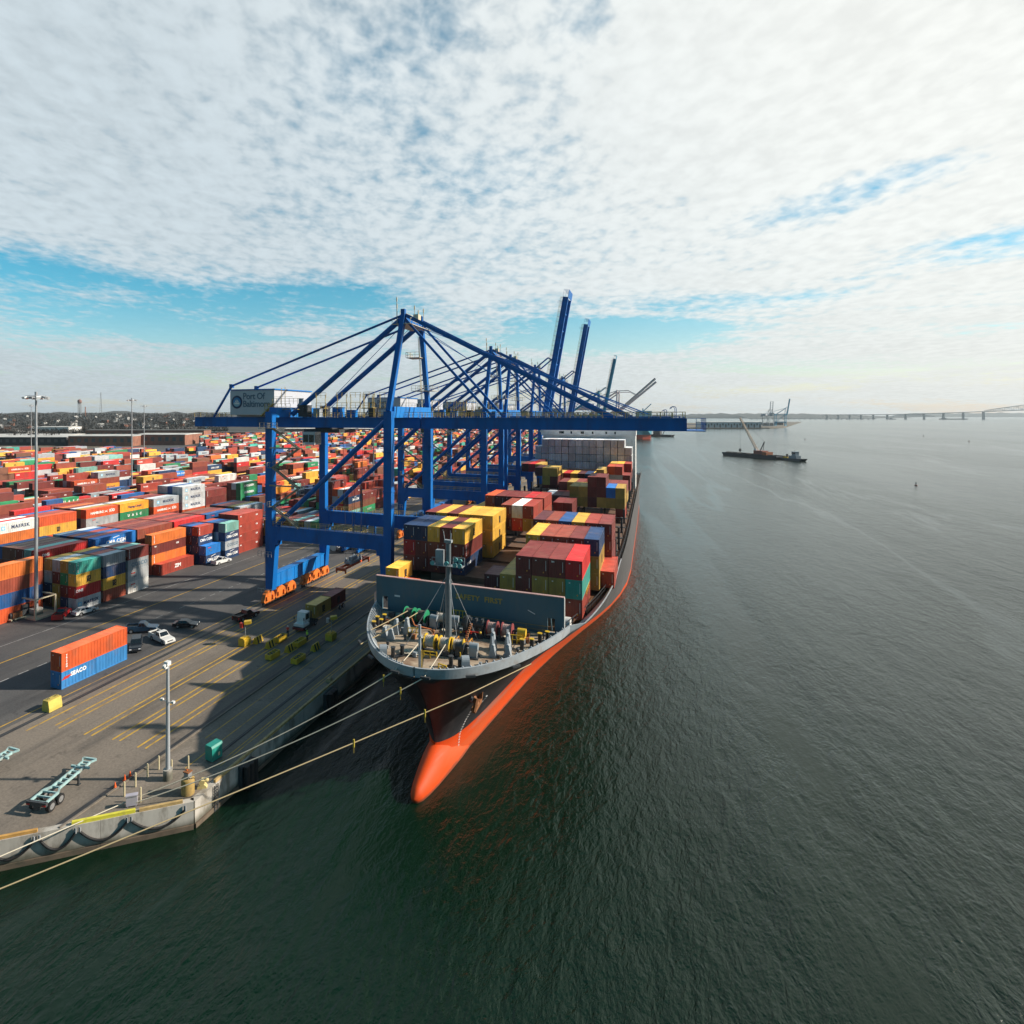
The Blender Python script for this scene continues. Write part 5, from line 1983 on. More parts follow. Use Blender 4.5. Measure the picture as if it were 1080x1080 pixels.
def img(X, Y, Z=Q):
    D = depth(X, Y)
    if D < 1:
        return None
    return 420 + 620 * (YC * X + YW * Y) / D, 437 - 620 * (Z - EYE) / D, D


ry = random.Random(11)
LOGO_OF = {'grey': 'M', 'light grey': 'M', 'yellow': 'S', 'red orange': 'H', 'amber': 'L', 'navy': 'C', 'green': 'E', 'brick red': 'K', 'rust red': 'T', 'maroon': 'I', 'white': 'R', 'bright blue': 'C', 'teal': 'T', 'bright red': 'N'}
CHOICE = (['maroon'] * 15 + ['rust red'] * 12 + ['brick red'] * 8 + ['bright red'] * 3 + ['red orange'] * 4 + ['orange'] * 2 + ['yellow'] * 6 + ['mustard'] * 1 + ['grey'] * 7 + ['light grey'] * 4 + ['white'] * 3
          + ['navy'] * 4 + ['blue'] * 2 + ['bright blue'] * 1 + ['green'] * 4 + ['teal'] * 1 + ['pale teal'] * 2 + ['brown'] * 4 + ['amber'] * 2)
GYD = 'containers stacked in the yard'

# near stacks read off the photo: (face X, near Y, size, columns of colours top-down, first column = quay side)
stacks = {}       # key -> list of (x, y, size, [(colour, z, mark)...], row, slot)
front = []


def near_stack(fx, y, size, cols, name):
    for j, col in enumerate(cols):
        x = fx - 1.22 - 2.52 * j
        z = Q
        items = []
        for colr, mk in col[::-1]:
            items.append((colr, z, mk))
            z += CH[size]
        front.append((x, y, size, items, j, name))


def C_(s):
    return [(a.split('/')[0], a.split('/')[1] if '/' in a else None) for a in s.split(',')]


near_stack(-119.6, 73.0, 40, [C_('orange,rust red/T,blue,red orange'), C_('brick red,maroon'), C_('maroon,maroon'), C_('rust red,maroon'), C_('maroon,rust red'), C_('brick red,rust red')], 'tall stack left of mast')
near_stack(-119.6, 60.6, 40, [C_('orange,rust red,blue,red orange'), C_('maroon,maroon')], 'stack at left picture edge')
near_stack(-112.6, 87.7, 20, [C_('teal/T,yellow/S,bright red/N,light grey/M'), C_('mustard,green,maroon,navy'), C_('grey,maroon,mustard,mustard'), C_('mustard,grey,navy,maroon')], 'stack right of light mast')
near_stack(-112.5, 94.3, 20, [C_('grey,navy,yellow/S,rust red'), C_('brick red,maroon,navy,grey'), C_('navy,mustard,maroon,grey'), C_('yellow,grey,navy,maroon')], 'stack behind the white sedan')
near_stack(-112.4, 101.0, 20, [C_('maroon/T,grey/O,light grey/R,white/R'), C_('pale teal,navy,grey,maroon'), C_('maroon,grey,navy,grey'), C_('grey,mustard,grey,navy')], 'stack beside the rust red pile')
near_stack(-117.2, 115.6, 40, [C_('brick red/Z')], 'low step of the rust red pile')
near_stack(-119.8, 115.2, 45, [C_('orange/T,maroon/I,orange/T,rust red')], 'rust red pile')
near_stack(-114.1, 129.0, 20, [C_('bright blue/R,navy/C')], 'low blue step beside tall stacks')
near_stack(-116.7, 129.0, 20, [C_('brick red/T,navy/C,navy,navy'), C_('blue,maroon,navy,navy'), C_('navy,maroon,navy,maroon'), C_('rust red,navy,maroon,navy')], 'stack with the navy step')
near_stack(-113.2, 136.0, 20, [C_('pale teal/T,navy/C,grey/O,navy/C'), C_('navy,grey,navy,navy'), C_('blue,navy,maroon,navy'), C_('rust red,navy,navy,navy')], 'stack behind the white pickup')
near_stack(-114.5, 143.4, 40, [C_('brick red/I,brick red/I,brick red/I,brick red/I'), C_('brick red,maroon,maroon,maroon'), C_('rust red,maroon,maroon,maroon')], 'brick red block')
M4 = ',maroon,maroon,maroon'
near_stack(-124.8, 88.0, 40, [C_('bright red/N' + M4), C_('pale teal' + M4), C_('maroon' + M4), C_('brown' + M4), C_('brown' + M4), C_('blue' + M4)], 'high block behind light mast')
near_stack(-124.4, 102.0, 40, [C_('bright blue/C,navy,maroon,maroon'), C_('brick red' + M4), C_('blue' + M4), C_('brick red' + M4), C_('blue' + M4), C_('light grey' + M4)], 'striped blue block')
near_stack(-124.4, 114.8, 40, [C_('rust red,maroon,maroon,maroon'), C_('maroon' + M4), C_('maroon' + M4), C_('rust red' + M4), C_('maroon' + M4), C_('rust red' + M4)], 'wide maroon block')
near_stack(-124.0, 127.4, 40, [C_('bright red/R,maroon,maroon,maroon'), C_('maroon' + M4), C_('brick red' + M4), C_('maroon' + M4), C_('brick red' + M4), C_('rust red' + M4)], 'wide brick block')
near_stack(-124.0, 140.4, 40, [C_('blue/R,blue,maroon,maroon'), C_('rust red' + M4), C_('maroon' + M4), C_('brown' + M4)], 'block with a blue side')
near_stack(-124.0, 156.2, 40, [C_('light grey/R,maroon,maroon,navy'), C_('mustard' + M4), C_('maroon' + M4), C_('maroon' + M4), C_('navy' + M4)], 'block with a pale grey side')
near_stack(-113.5, 158.0, 20, [C_('mustard/S,mustard,navy'), C_('maroon,maroon'), C_('grey,maroon')], 'mustard stack behind the land leg')
# second strip of tall named faces
near_stack(-166.0, 104.6, 40, [C_('white/M,orange,rust red,maroon'), C_('bright red' + M4), C_('white' + M4), C_('maroon' + M4)], 'white stack at left photo edge')
near_stack(-166.0, 117.2, 40, [C_('red orange,yellow/S,red orange/H,maroon'), C_('rust red' + M4), C_('brick red' + M4), C_('blue' + M4)], 'yellow banded stack behind the mast')
near_stack(-165.0, 132.0, 40, [C_('red orange/H,grey/R,maroon,maroon'), C_('mustard,navy,maroon,maroon'), C_('light grey,maroon,navy,maroon'), C_('maroon,navy,maroon,navy'), C_('orange,maroon,navy,maroon'), C_('rust red,maroon,navy,maroon')], 'red orange topped stack')
near_stack(-165.0, 145.0, 40, [C_('amber/L,green/E,maroon,maroon'), C_('amber' + M4), C_('light grey' + M4), C_('brown' + M4)], 'amber topped stack')
near_stack(-164.0, 158.6, 40, [C_('grey/M,red orange/H,maroon,maroon'), C_('light grey,navy,maroon,maroon'), C_('maroon' + M4), C_('maroon' + M4), C_('rust red' + M4)], 'grey topped stack')
near_stack(-163.0, 171.6, 40, [C_('light grey/M,light grey/M,light grey/M,red orange,maroon'), C_('light grey,navy,grey,maroon,maroon'), C_('blue,navy,maroon,maroon,navy'), C_('light grey,maroon,navy,maroon,maroon'), C_('grey,maroon,maroon,maroon,navy')], 'stack of three pale grey boxes')
near_stack(-163.0, 184.4, 40, [C_('maroon/T,maroon,rust red,rust red'), C_('maroon' + M4), C_('rust red' + M4)], 'narrow maroon stack')
near_stack(-166.0, 209.5, 40, [C_('green/G,green/G,green/G,navy'), C_('light grey,maroon,maroon,maroon'), C_('maroon' + M4)], 'green topped stack')
taken = []
for (x, y, size, items, j, nm) in front:
    taken.append((x, y, y + CL[size]))


def free(x, y0, y1):
    for (tx, a, b_) in taken:
        if abs(tx - x) < 2.5 and y0 < b_ + .3 and y1 > a - .3:
            return False
    return True


cells = {}
blockh = {}
row = 0
xrow = -112.0
rows_x = []
for blk in range(0, 26):
    for j in range(6):
        rows_x.append((xrow - 1.25 - 2.55 * j, blk, j))
    xrow -= 6 * 2.55 + (3.2 if blk % 2 == 0 else 9.0)
for ri, (x, blk, j) in enumerate(rows_x):
    slot = 0
    y = 58.0 + (blk * 3.7) % 5
    while y < 1500:
        sec = int((y - 58) // 112)
        if slot % 9 == 8:
            y += 14
        pr = img(x, y)
        pos = (x, y)
        slot += 1
        y0 = y
        y += 12.45
        if pr is None or pr[0] < -60 or pr[0] > 575:
            continue
        px_, py_, D = pr
        lim = 560 if px_ < 210 else (1050 if px_ < 330 else 1500)
        if D > lim:
            continue
        if not free(x, y0, y0 + 12.2) or (x > -141 and y0 < 172) or (x > -168 and y0 < 104):
            continue
        key = (blk, slot // 2)
        if key not in blockh:
            blockh[key] = ry.choice((2, 2, 3, 3, 3, 4, 4))
        if D > 420 and ry.random() < .18:
            continue
        h = max(0, min(5, blockh[key] + ry.choice((-1, 0, 0, 0, 0, 0, 1)) - (3 if ry.random() < .04 else 0)))
        if D > 420:
            h = max(1, min(4, h - (1 if ry.random() < .4 else 0)))
        if x > -164 and y0 < 205:
            h = min(h, 1)
        if h == 0:
            continue
        two = ry.random() < .17
        key2 = (blk, slot // 3)
        fav = ry.choice(CHOICE)
        for part_ in ((0, 1) if two else (0,)):
            size = 20 if two else 40
            items = []
            z = Q
            for k in range(h):
                colr = ry.choice(CHOICE) if ry.random() < .68 else fav
                items.append((colr, z, None))
                z += CH[size]
            cells.setdefault((ri, slot), []).append((x + ry.uniform(-.05, .05), y0 + part_ * 6.2 + ry.uniform(-.08, .08), size, items))


def height_of(ri, slot):
    c = cells.get((ri, slot))
    return max((it[-1][1] + 2.6 for (_, _, _, it) in c), default=0) if c else 0


cand = []
mass = []
for (ri, slot), lst in cells.items():
    hr = height_of(ri - 1, slot) if ri > 0 else 0
    if ri > 0 and rows_x[ri - 1][1] != rows_x[ri][1]:
        hr = 0
    hf = height_of(ri, slot - 1)
    for (x, y, size, items) in lst:
        for k, (colr, z, mk) in enumerate(items):
            top = k == len(items) - 1
            if not (top or z + 1.5 > hr or z + 1.5 > hf):
                continue
            D = depth(x, y)
            cand.append((D, x, y, size, colr, z, ri, slot, len(items) - 1 - k, top or z + 1.5 > hr))
# the front stacks: every visible container
count_front = 0
top_words = ['top', 'second from top', 'third from top', 'bottom']
for (x, y, size, items, j, nm) in front:
    for k, (colr, z, mk) in enumerate(items):
        i = len(items) - 1 - k
        if x < -160 and i > 2:
            pass
        near_end = nm in ('stack right of light mast', 'tall stack left of mast', 'high block behind light mast', 'red orange topped stack', 'stack with the navy step', 'rust red pile', 'low block')
        if j > 0 and i > 0 and not (near_end and j < 5 and not nm.startswith('low')):
            if not ((nm.startswith('green') or nm.startswith('stack of three')) and j == 1):
                SMALLS.append((x, y, z, size, colr, 1.0, False))
                continue
        if j > 0 and nm.startswith('stack at left'):
            continue
        tier = 'top' if i == 0 else (ORD[i] + ' from top')
        colw = 'quay-side column' if j == 0 else ORD[j] + ' column'
        near = y < 131 and x > -135
        container(x, y, z, size, colr, f'{colr} container, {tier}, {colw} of the {nm}', GYD, doors=near_end and near or (j == 0 and near), mark=mk)
        count_front += 1
cand.sort(key=lambda t_: t_[0])
single = []
rest = []
for c in cand:
    D, x, y, size, colr, z, ri, slot, i, side = c
    p = img(x, y, z)
    ok = len(single) < 420 and i <= 1 and side and 0 < p[0] < 540 and z > Q + 2
    (single if ok else rest).append(c)
for (D, x, y, size, colr, z, ri, slot, i, side) in single:
    tier = 'top' if i == 0 else 'second from top'
    mk = LOGO_OF.get(colr) if side and ry.random() < .75 else None
    if size == 20 and mk in ('H', 'L'):
        mk = None
    container(x, y, z, size, colr, f'{colr} container, {tier}, yard row {ri + 1} inland from quay road, {ORD[slot % 20]} stack along', GYD, doors=False, mark=mk)

# everything farther away in one object
vs, fs, cols = [], [], []


def mass_box(x, y, z, L_, H_, c):
    o_ = len(vs)
    w = 1.219
    for zz in (z + .03, z + H_ - .03):
        vs.extend([(x - w, y, zz), (x + w, y, zz), (x + w, y + L_, zz), (x - w, y + L_, zz)])
    for f in ((4, 5, 6, 7), (0, 1, 5, 4), (1, 2, 6, 5), (2, 3, 7, 6), (3, 0, 4, 7), (3, 2, 1, 0)):
        fs.append(tuple(i + o_ for i in f))
        cols.extend([c] * 4)


def mass_poly(me, x, y, z, c):
    o_ = len(vs)
    for v_ in me.vertices:
        vs.append((x + v_.co.z, y + v_.co.x, z + v_.co.y))
    for p_ in me.polygons:
        fs.append(tuple(i + o_ for i in p_.vertices))
        cols.extend([c] * len(p_.vertices))


MT = {k: text_mesh(s_, white_t, sz, 1.1, .05, 'CENTER', 1) for k, s_, sz in (('M', 'MAERSK', 1.35), ('S', 'm', 1.9), ('H', 'HAMBURG SÜD', 1.1), ('L', 'Hapag-Lloyd', 1.15), ('C', 'CMA CGM', 1.4), ('E', 'U A S C', 1.2), ('K', "'K' LINE", .8), ('N', 'ONE', .9))}
TC = {'M': (.02, .05, .12, 1), 'S': (.02, .02, .02, 1), 'L': (.02, .04, .12, 1)}
for (D, x, y, size, colr, z, ri, slot, i, side) in rest:
    c = PAL[colr]
    f = ry.uniform(.8, 1.15)
    cc_ = (min(1, c[0] * f), min(1, c[1] * f), min(1, c[2] * f), 1)
    mass_box(x, y, z, CL[size], CH[size], cc_)
    mk = LOGO_OF.get(colr)
    if side and mk in MT and D < 480 and ry.random() < .6 and not (size == 20 and mk in ('H', 'L')):
        if mk == 'M':
            mass_poly(MT['M'], x + 1.24, y + CL[size] * .58, z + 1.4, TC['M'])
            o_ = len(vs)
            ya = y + CL[size] * .12
            vs.extend([(x + 1.235, ya, z + .9), (x + 1.235, ya + 1, z + .9), (x + 1.235, ya + 1, z + 1.9), (x + 1.235, ya, z + 1.9)])
            fs.append((o_, o_ + 1, o_ + 2, o_ + 3))
            cols.extend([(.18, .50, .68, 1)] * 4)
        else:
            mass_poly(MT[mk], x + 1.24, y + CL[size] * (.5 if mk not in 'KN' else .22), z + 1.4, TC.get(mk, (.72, .72, .7, 1)))
for (x, y, z, size, colr, f, dr) in SMALLS:
    c = PAL[colr]
    cc_ = (min(1, c[0] * f), min(1, c[1] * f), min(1, c[2] * f), 1)
    mass_box(x, y, z, CL[size], CH[size] - (.06 if y > 240 and x > -48 else 0), cc_)
    if dr and y > 240:
        for q in (-.78, -.32, .32, .78):
            o_ = len(vs)
            vs.extend([(x + q - .04, y - .05, z + .15), (x + q + .04, y - .05, z + .15), (x + q + .04, y - .05, z + 2.7), (x + q - .04, y - .05, z + 2.7)])
            fs.append((o_, o_ + 1, o_ + 2, o_ + 3))
            cols.extend([(.10, .10, .10, 1)] * 4)
me = bpy.data.meshes.new('yard_containers')
me.from_pydata(vs, [], fs)
ca = me.color_attributes.new('Col', 'FLOAT_COLOR', 'CORNER')
ca.data.foreach_set('color', np.array(cols, dtype=np.float32).ravel())
me.materials.append(mass_m)
o = ob('container_mass', me)
tag(o, 'all remaining containers, small in the picture: far yard stacks and far ship rows', 'containers', None, 'stuff')
print('mass faces', len(fs))
# the pair standing alone on the quay road
GPR = 'containers stacked in the yard'
pr_ = container(-83.9, 61.9, Q, 20, 'blue', 'near blue container under the lone red orange container on the quay', GPR, rz=R(0))
letter(pr_, 'SEACO', white_t, (1.225, 2.9, 1.75), .85, FACE_X, 1.05, .04)
b = cmesh('slash', lambda: MB().prism([(-.9, -.22), (.3, -.22), (.9, .22), (-.3, .22)], 'x', 0, .012).mesh('logo', red_p))
ob('logo', b, pr_, (1.225, .85, 1.6))
p2_ = container(-83.9, 68.02, Q, 20, 'blue', 'far blue container under the lone red orange container on the quay', GPR)
p3_ = container(-83.9, 61.9, Q + 2.6, 40, 'red orange', 'lone red orange container on two blue ones, standing free on the quay', GPR, mark='T')
for k_ in (pr_, p2_):
    k_.color = (.035, .20, .47, 1)
for k_ in list(pr_.children) + list(p2_.children):
    k_.color = (.035, .20, .47, 1)
p3_.color = (.62, .10, .025, 1)

# ------------------------------------------------------------------ vehicles
def arcs(x, r, z0, n=8):
    """Wheel-arch notch in a side profile, walking from rear to front along the underside."""
    return [(x - r * math.cos(math.pi * i / n), z0 + r * math.sin(math.pi * i / n)) for i in range(n + 1)]


def wheel_meshes(r):
    b = MB()
    b.tube((-.12, 0, 0), (.12, 0, 0), r, 18)
    t_ = b.mesh('tyre', black_rub)
    b = MB()
    b.tube((-.125, 0, 0), (.125, 0, 0), r * .62, 14)
    b.tube((-.14, 0, 0), (.14, 0, 0), r * .2, 8, 0)
    return t_, b.mesh('rim', rim_m)


WHEELS = {}


def add_wheels(root, spots, r, half):
    if r not in WHEELS:
        WHEELS[r] = wheel_meshes(r)
    t_, rm = WHEELS[r]
    for y in spots:
        for s in (-1, 1):
            w_ = ob('wheel', t_, root, (s * half, y, r))
            ob('rim', rm, w_)


def vehicle(kind, loc, rz, colour, label):
    """Front points to -Y before turning."""
    root = thing({'pickup': 'pickup_truck', 'sedan': 'parked_car', 'suv': 'parked_suv'}[kind], label, {'pickup': 'pickup truck', 'sedan': 'car', 'suv': 'car'}[kind], loc, rz, 'cars and pickups on the quay')
    if kind == 'pickup':
        L_, hw, r, hood, belt, roof = 5.8, 1.0, .40, 1.08, 1.16, 1.86
        fw, rw = 1.05, 4.65
        prof = [(0, .42)] + arcs(fw, .5, .42)[0:0]
        top = [(L_, .55), (L_, 1.15), (3.55, 1.15), (3.5, belt), (1.75, belt), (1.55, hood), (.25, .98), (0, .85)]
        cab = ((1.75, 3.55), (2.45, 3.35))
    elif kind == 'sedan':
        L_, hw, r, hood, belt, roof = 4.8, .91, .34, .90, .96, 1.45
        fw, rw = .95, 3.75
        top = [(L_, .45), (L_, .95), (4.1, 1.0), (1.55, belt), (1.35, hood), (.25, .74), (0, .60)]
        cab = ((1.45, 4.25), (2.25, 3.55))
    else:
        L_, hw, r, hood, belt, roof = 4.9, .98, .38, 1.08, 1.16, 1.82
        fw, rw = 1.0, 3.85
        top = [(L_, .5), (L_, 1.12), (4.7, belt), (1.45, belt), (1.3, hood), (.2, .95), (0, .8)]
        cab = ((1.4, 4.8), (2.1, 4.45))
    under = [(0, .36)]
    for w in (fw, rw):
        under += [(w + (-1) * (r + .10) * math.cos(math.pi * i / 8), max(.36, .36 + (r + .10) * math.sin(math.pi * i / 8))) for i in range(9)]
    under.append((L_, .36))
    poly = under + top
    b = MB()
    b.prism(poly, 'x', -hw, hw)
    b.box(-hw - .03, hw + .03, -.08, .12, .38, .62)
    b.box(-hw - .02, hw + .02, L_ - .1, L_ + .08, .40, .64)
    body = b.build('body', car_m, root)
    body.color = (*colour, 1)
    if kind == 'pickup':
        b = MB()
        b.box(-hw + .12, hw - .12, 3.62, L_ - .1, 1.152, 1.158, 0)
        b.box(-hw, -hw + .12, 3.55, L_, 1.15, 1.36, 1)
        b.box(hw - .12, hw, 3.55, L_, 1.15, 1.36, 1)
        b.box(-hw + .12, hw - .12, L_ - .1, L_, 1.15, 1.36, 1)
        bed = b.build('cargo_bed', [black_rub, car_m], root)
        bed.color = (*colour, 1)
    # cabin: a tapered block, roof in the body colour, glass between
    (a0, a1), (t0, t1) = cab
    w0, w1 = hw - .05, hw - .22
    b = MB()
    lo = [(-w0, a0, belt), (w0, a0, belt), (w0, a1, belt), (-w0, a1, belt)]
    hi = [(-w1, t0, roof), (w1, t0, roof), (w1, t1, roof), (-w1, t1, roof)]
    b.add(lo + hi, [(4, 5, 6, 7), (0, 1, 5, 4), (1, 2, 6, 5), (2, 3, 7, 6), (3, 0, 4, 7)])
    cabn = b.build('cabin', car_m, root)
    cabn.color = (*colour, 1)

    def lerp(p, q, t):
        return tuple(p[i] + (q[i] - p[i]) * t for i in range(3))

    def pane(i, j, k, l, u0, u1, v0, v1, off):
        b_ = MB()
        P = []
        for u, v in ((u0, v0), (u1, v0), (u1, v1), (u0, v1)):
            q = lerp(lerp(i, j, u), lerp(l, k, u), v)
            P.append(tuple(q[m] + off[m] for m in range(3)))
        b_.add(P, [(0, 1, 2, 3)])
        b_.build('window', glass_d, cabn)
    pane(lo[0], lo[1], hi[1], hi[0], .06, .94, .08, .92, (0, -.012, .006))
    pane(lo[2], lo[3], hi[3], hi[2], .08, .92, .12, .90, (0, .012, .006))
    mid = (.50, .54)
    for (i, j, k, l, ox) in ((lo[1], lo[2], hi[2], hi[1], .012), (lo[3], lo[0], hi[0], hi[3], -.012)):
        pane(i, j, k, l, .10, mid[0] - .02, .10, .90, (ox, 0, .004))
        pane(i, j, k, l, mid[1], .90, .10, .90, (ox, 0, .004))
    b = MB()
    b.box(-hw * .55, hw * .55, -.03, .0, .62, .80)
    b.build('grille', dark_steel, root)
    for s in (-1, 1):
        b = MB()
        b.box(min(s * (hw - .42), s * (hw - .06)), max(s * (hw - .42), s * (hw - .06)), -.03, .02, .64, .82)
        b.build('headlight', head_m, root)
        b = MB()
        b.box(min(s * (hw - .2), s * hw), max(s * (hw - .2), s * hw), L_ - .01, L_ + .03, .70, 1.05)
        b.build('tail_light', tail_m, root)
        b = MB()
        b.cbox(s * (hw + .1), a0 + .35, belt + .12, .16, .12, .16)
        b.build('side_mirror', dark_steel, root)
    add_wheels(root, (fw, rw), r, hw - .10)
    return root


PI = math.pi
vehicle('pickup', (-88.2, 86.3, Q), 2.15, (.02, .06, .11), 'dark blue pickup parked behind the white pickup near the lone red orange container')
vehicle('suv', (-83.4, 76.4, Q), .75, (.012, .016, .022), 'black suv parked right at the far end of the lone red orange container')
vehicle('pickup', (-80.7, 81.9, Q), PI / 2 - .25, (.66, .66, .63), 'white pickup with its bonnet towards the water, parked beside the black suv')
vehicle('sedan', (-82.4, 91.0, Q), 2.0, (.010, .014, .020), 'black sedan parked on its own beyond the white pickup')
vehicle('pickup', (-76.4, 101.5, Q), PI * .96, (.045, .012, .016), 'dark red pickup driving in the lane by the orange crane bogies')
vehicle('sedan', (-109.6, 90.0, Q), PI - .12, (.66, .67, .66), 'white sedan parked along the foot of the near container stacks')
vehicle('pickup', (-114.0, 86.6, Q), PI + .6, (.40, .02, .02), 'red pickup parked between the light mast and the container stack')
vehicle('pickup', (-111.2, 135.2, Q), PI - .10, (.66, .67, .66), 'white pickup parked at the foot of stacks left of the brick red block')

# terminal tractor with a chassis and two boxes
tt = thing('terminal_tractor', 'white terminal tractor with dark red bumper pulling two boxes along the quay', 'truck', (-62.7, 96.6, Q))
b = MB()
b.box(-1.15, 1.15, -.2, 5.4, .55, .95)
b.box(-1.2, 1.2, -.35, .1, .45, .85, 1)
b.box(-1.15, 1.15, 0, 2.0, .95, 1.45, 2)
b.build('frame', [dark_steel, pbr('dark_red_bumper', (.22, .02, .02), .5), white_p], tt)
b = MB()
b.prism([(.9, 1.45), (2.7, 1.45), (2.7, 3.25), (1.25, 3.25), (.95, 2.3)], 'x', -1.05, .75)
b.box(-1.1, .8, 1.2, 2.75, 3.25, 3.33)
cb = b.build('cab', white_p, tt)
b = MB()
b.add([(-.9, .94, 1.75), (.6, .94, 1.75), (.6, 1.21, 3.1), (-.9, 1.21, 3.1)], [(0, 1, 2, 3)])
b.build('window', pbr('tinted_blue_glass', (.02, .07, .10), .08, spec=.7), cb)
b = MB()
b.add([(.762, 1.35, 1.95), (.762, 2.5, 1.95), (.762, 2.5, 3.05), (.762, 1.35, 3.05)], [(0, 1, 2, 3)])
b.build('window', glass_d, cb)
b = MB()
for x in (-1.1, 1.1):
    b.bar((x, .1, 1.4), (x, .1, 2.7), .06, .06)
    b.cbox(x, .1, 2.5, .2, .08, .5)
b.tube((1.0, 2.9, 1.0), (1.0, 2.9, 3.3), .1, 8)
b.build('mirror_post', dark_steel, tt)
add_wheels(tt, (.9, 4.4), .52, 1.0)
ch = thing('container_chassis', 'dark chassis coupled behind the white terminal tractor, carrying the mustard and maroon boxes', 'trailer', (-62.7, 100.6, Q))
b = MB()
for x in (-.5, .5):
    b.box(x - .1, x + .1, 0, 13.2, 1.0, 1.3)
for y in (0, 3, 6.3, 9.5, 13):
    b.box(-1.2, 1.2, y - .1, y + .1, 1.15, 1.32)
b.build('frame', dark_steel, ch)
add_wheels(ch, (10.6, 11.9), .5, 1.0)
container(-62.7, 100.9, Q + 1.35, 20, 'mustard', 'mustard container on the chassis right behind the white terminal tractor', GYD, mark='S')
container(-62.7, 107.2, Q + 1.35, 20, 'maroon', 'dark maroon container at the rear of the chassis behind the mustard one', GYD, mark='S')


def chassis(loc, rz, label):
    t_ = thing('empty_chassis', label, 'trailer', loc, rz, 'empty pale teal chassis')
    b = MB()
    for s in (-1, 1):
        b.bar((s * .95, 0, 1.22), (s * .95, 1.9, 1.22), .16, .26)
        b.bar((s * .95, 1.9, 1.22), (s * .48, 2.6, 1.22), .16, .26)
        b.bar((s * .48, 2.6, 1.22), (s * .48, 7.3, 1.22), .16, .28)
        b.bar((s * .48, 7.3, 1.25), (s * .9, 7.9, 1.3), .14, .2)
    for y in (.2, 1.0, 1.8, 2.7, 3.4, 4.1, 4.8, 5.5, 6.2, 6.9, 7.4):
        w = .95 if y < 2 else .5
        b.box(-w, w, y - .06, y + .06, 1.12, 1.30)
    b.box(-1.2, 1.2, 6.25, 6.45, 1.14, 1.36)
    b.box(-.85, .85, 7.8, 8.0, 1.2, 1.42)
    b.build('frame', pale_teal, t_)
    b = MB()
    b.box(-1.2, 1.2, -.15, .15, .95, 1.35)
    b.box(-.35, .35, -.12, .1, .55, .95)
    b.build('bumper', dark_steel, t_)
    b = MB()
    for s in (-1, 1):
        b.box(min(s * .75, s * 1.15), max(s * .75, s * 1.15), -.19, -.15, 1.0, 1.15)
    b.build('tail_light', tail_m, t_)
    b = MB()
    for s in (-1, 1):
        b.box(s * .7 - .09, s * .7 + .09, 5.1, 5.3, 0.05, 1.15)
        b.box(s * .7 - .2, s * .7 + .2, 5.0, 5.4, 0, .06)
    b.bar((-.7, 5.2, .5), (.7, 5.2, .5), .1, .1)
    b.build('landing_leg', dark_steel, t_)
    add_wheels(t_, (.75, 2.0), .52, .98)
    for c_ in t_.children:
        if c_.name.startswith('wheel'):
            c_.scale = (1.8, 1, 1)
    return t_


chassis((-59.3, 41.6, Q), .22, 'empty pale teal chassis with twin rear wheels, right one at the quay corner')
chassis((-70.9, 39.2, Q), .05, 'empty pale teal chassis cut by the left border of the photo')

# tank container on the yard road
t_ = thing('tank_container', 'white cylindrical tank with orange mark parked behind the crane land legs', 'tank', (-88.6, 155.5, Q), 0)
b = MB()
b.tube((0, 0, 2.0), (0, 8.5, 2.0), 1.35, 18)
for y in (-.1, 8.6):
    b.tube((0, y - .05, 2.0), (0, y + .05, 2.0), 1.1, 16)
b.build('tank', white_p, t_)
b = MB()
b.box(1.30, 1.37, 4.2, 6.2, 1.8, 2.2, 0)
b.box(1.28, 1.36, 4.8, 5.6, 2.2, 2.45, 1)
b.build('logo', [pbr('yellow_logo', (.75, .42, .02), .5), red_p], t_)
b = MB()
for x in (-1.2, 1.2):
    b.box(x - .08, x + .08, -.3, 8.8, .6, .8)
for y in (-.3, 8.8):
    for x in (-1.2, 1.2):
        b.box(x - .07, x + .07, y - .07, y + .07, .6, 3.3)
b.build('frame', dark_steel, t_)
add_wheels(t_, (6.6, 7.8), .5, 1.0)

# ------------------------------------------------------------------ small things on the quay
def light_mast(x, y, h, label, big=True):
    t_ = thing('light_mast', label, 'light mast', (x, y, Q), 0, 'tall light masts of the yard')
    b = MB()
    b.tube((0, 0, 0), (0, 0, h), .42 if big else .36, 14, r2=.20)
    b.tube((0, 0, 0), (0, 0, .12), .7, 14)
    b.build('pole', steel, t_)
    b = MB()
    b.tube((0, 0, h - .2), (0, 0, h + .9), .28, 10)
    ring = [(1.9 * math.cos(i * PI / 8), 1.9 * math.sin(i * PI / 8), h) for i in range(17)]
    b.path(ring, .08, 6)
    for i in range(4):
        a = i * PI / 2
        b.bar((0, 0, h), (1.9 * math.cos(a), 1.9 * math.sin(a), h), .08, .08)
    b.build('crown_ring', steel, t_)
    for i in range(10):
        a = i * PI / 5 + .2
        b = MB()
        c_, s_ = math.cos(a), math.sin(a)
        b.bar((1.75 * c_, 1.75 * s_, h - .15), (2.5 * c_, 2.5 * s_, h - .45), .75, .42)
        b.build('floodlight', lamp_gl if i % 2 else steel, t_)
    return t_


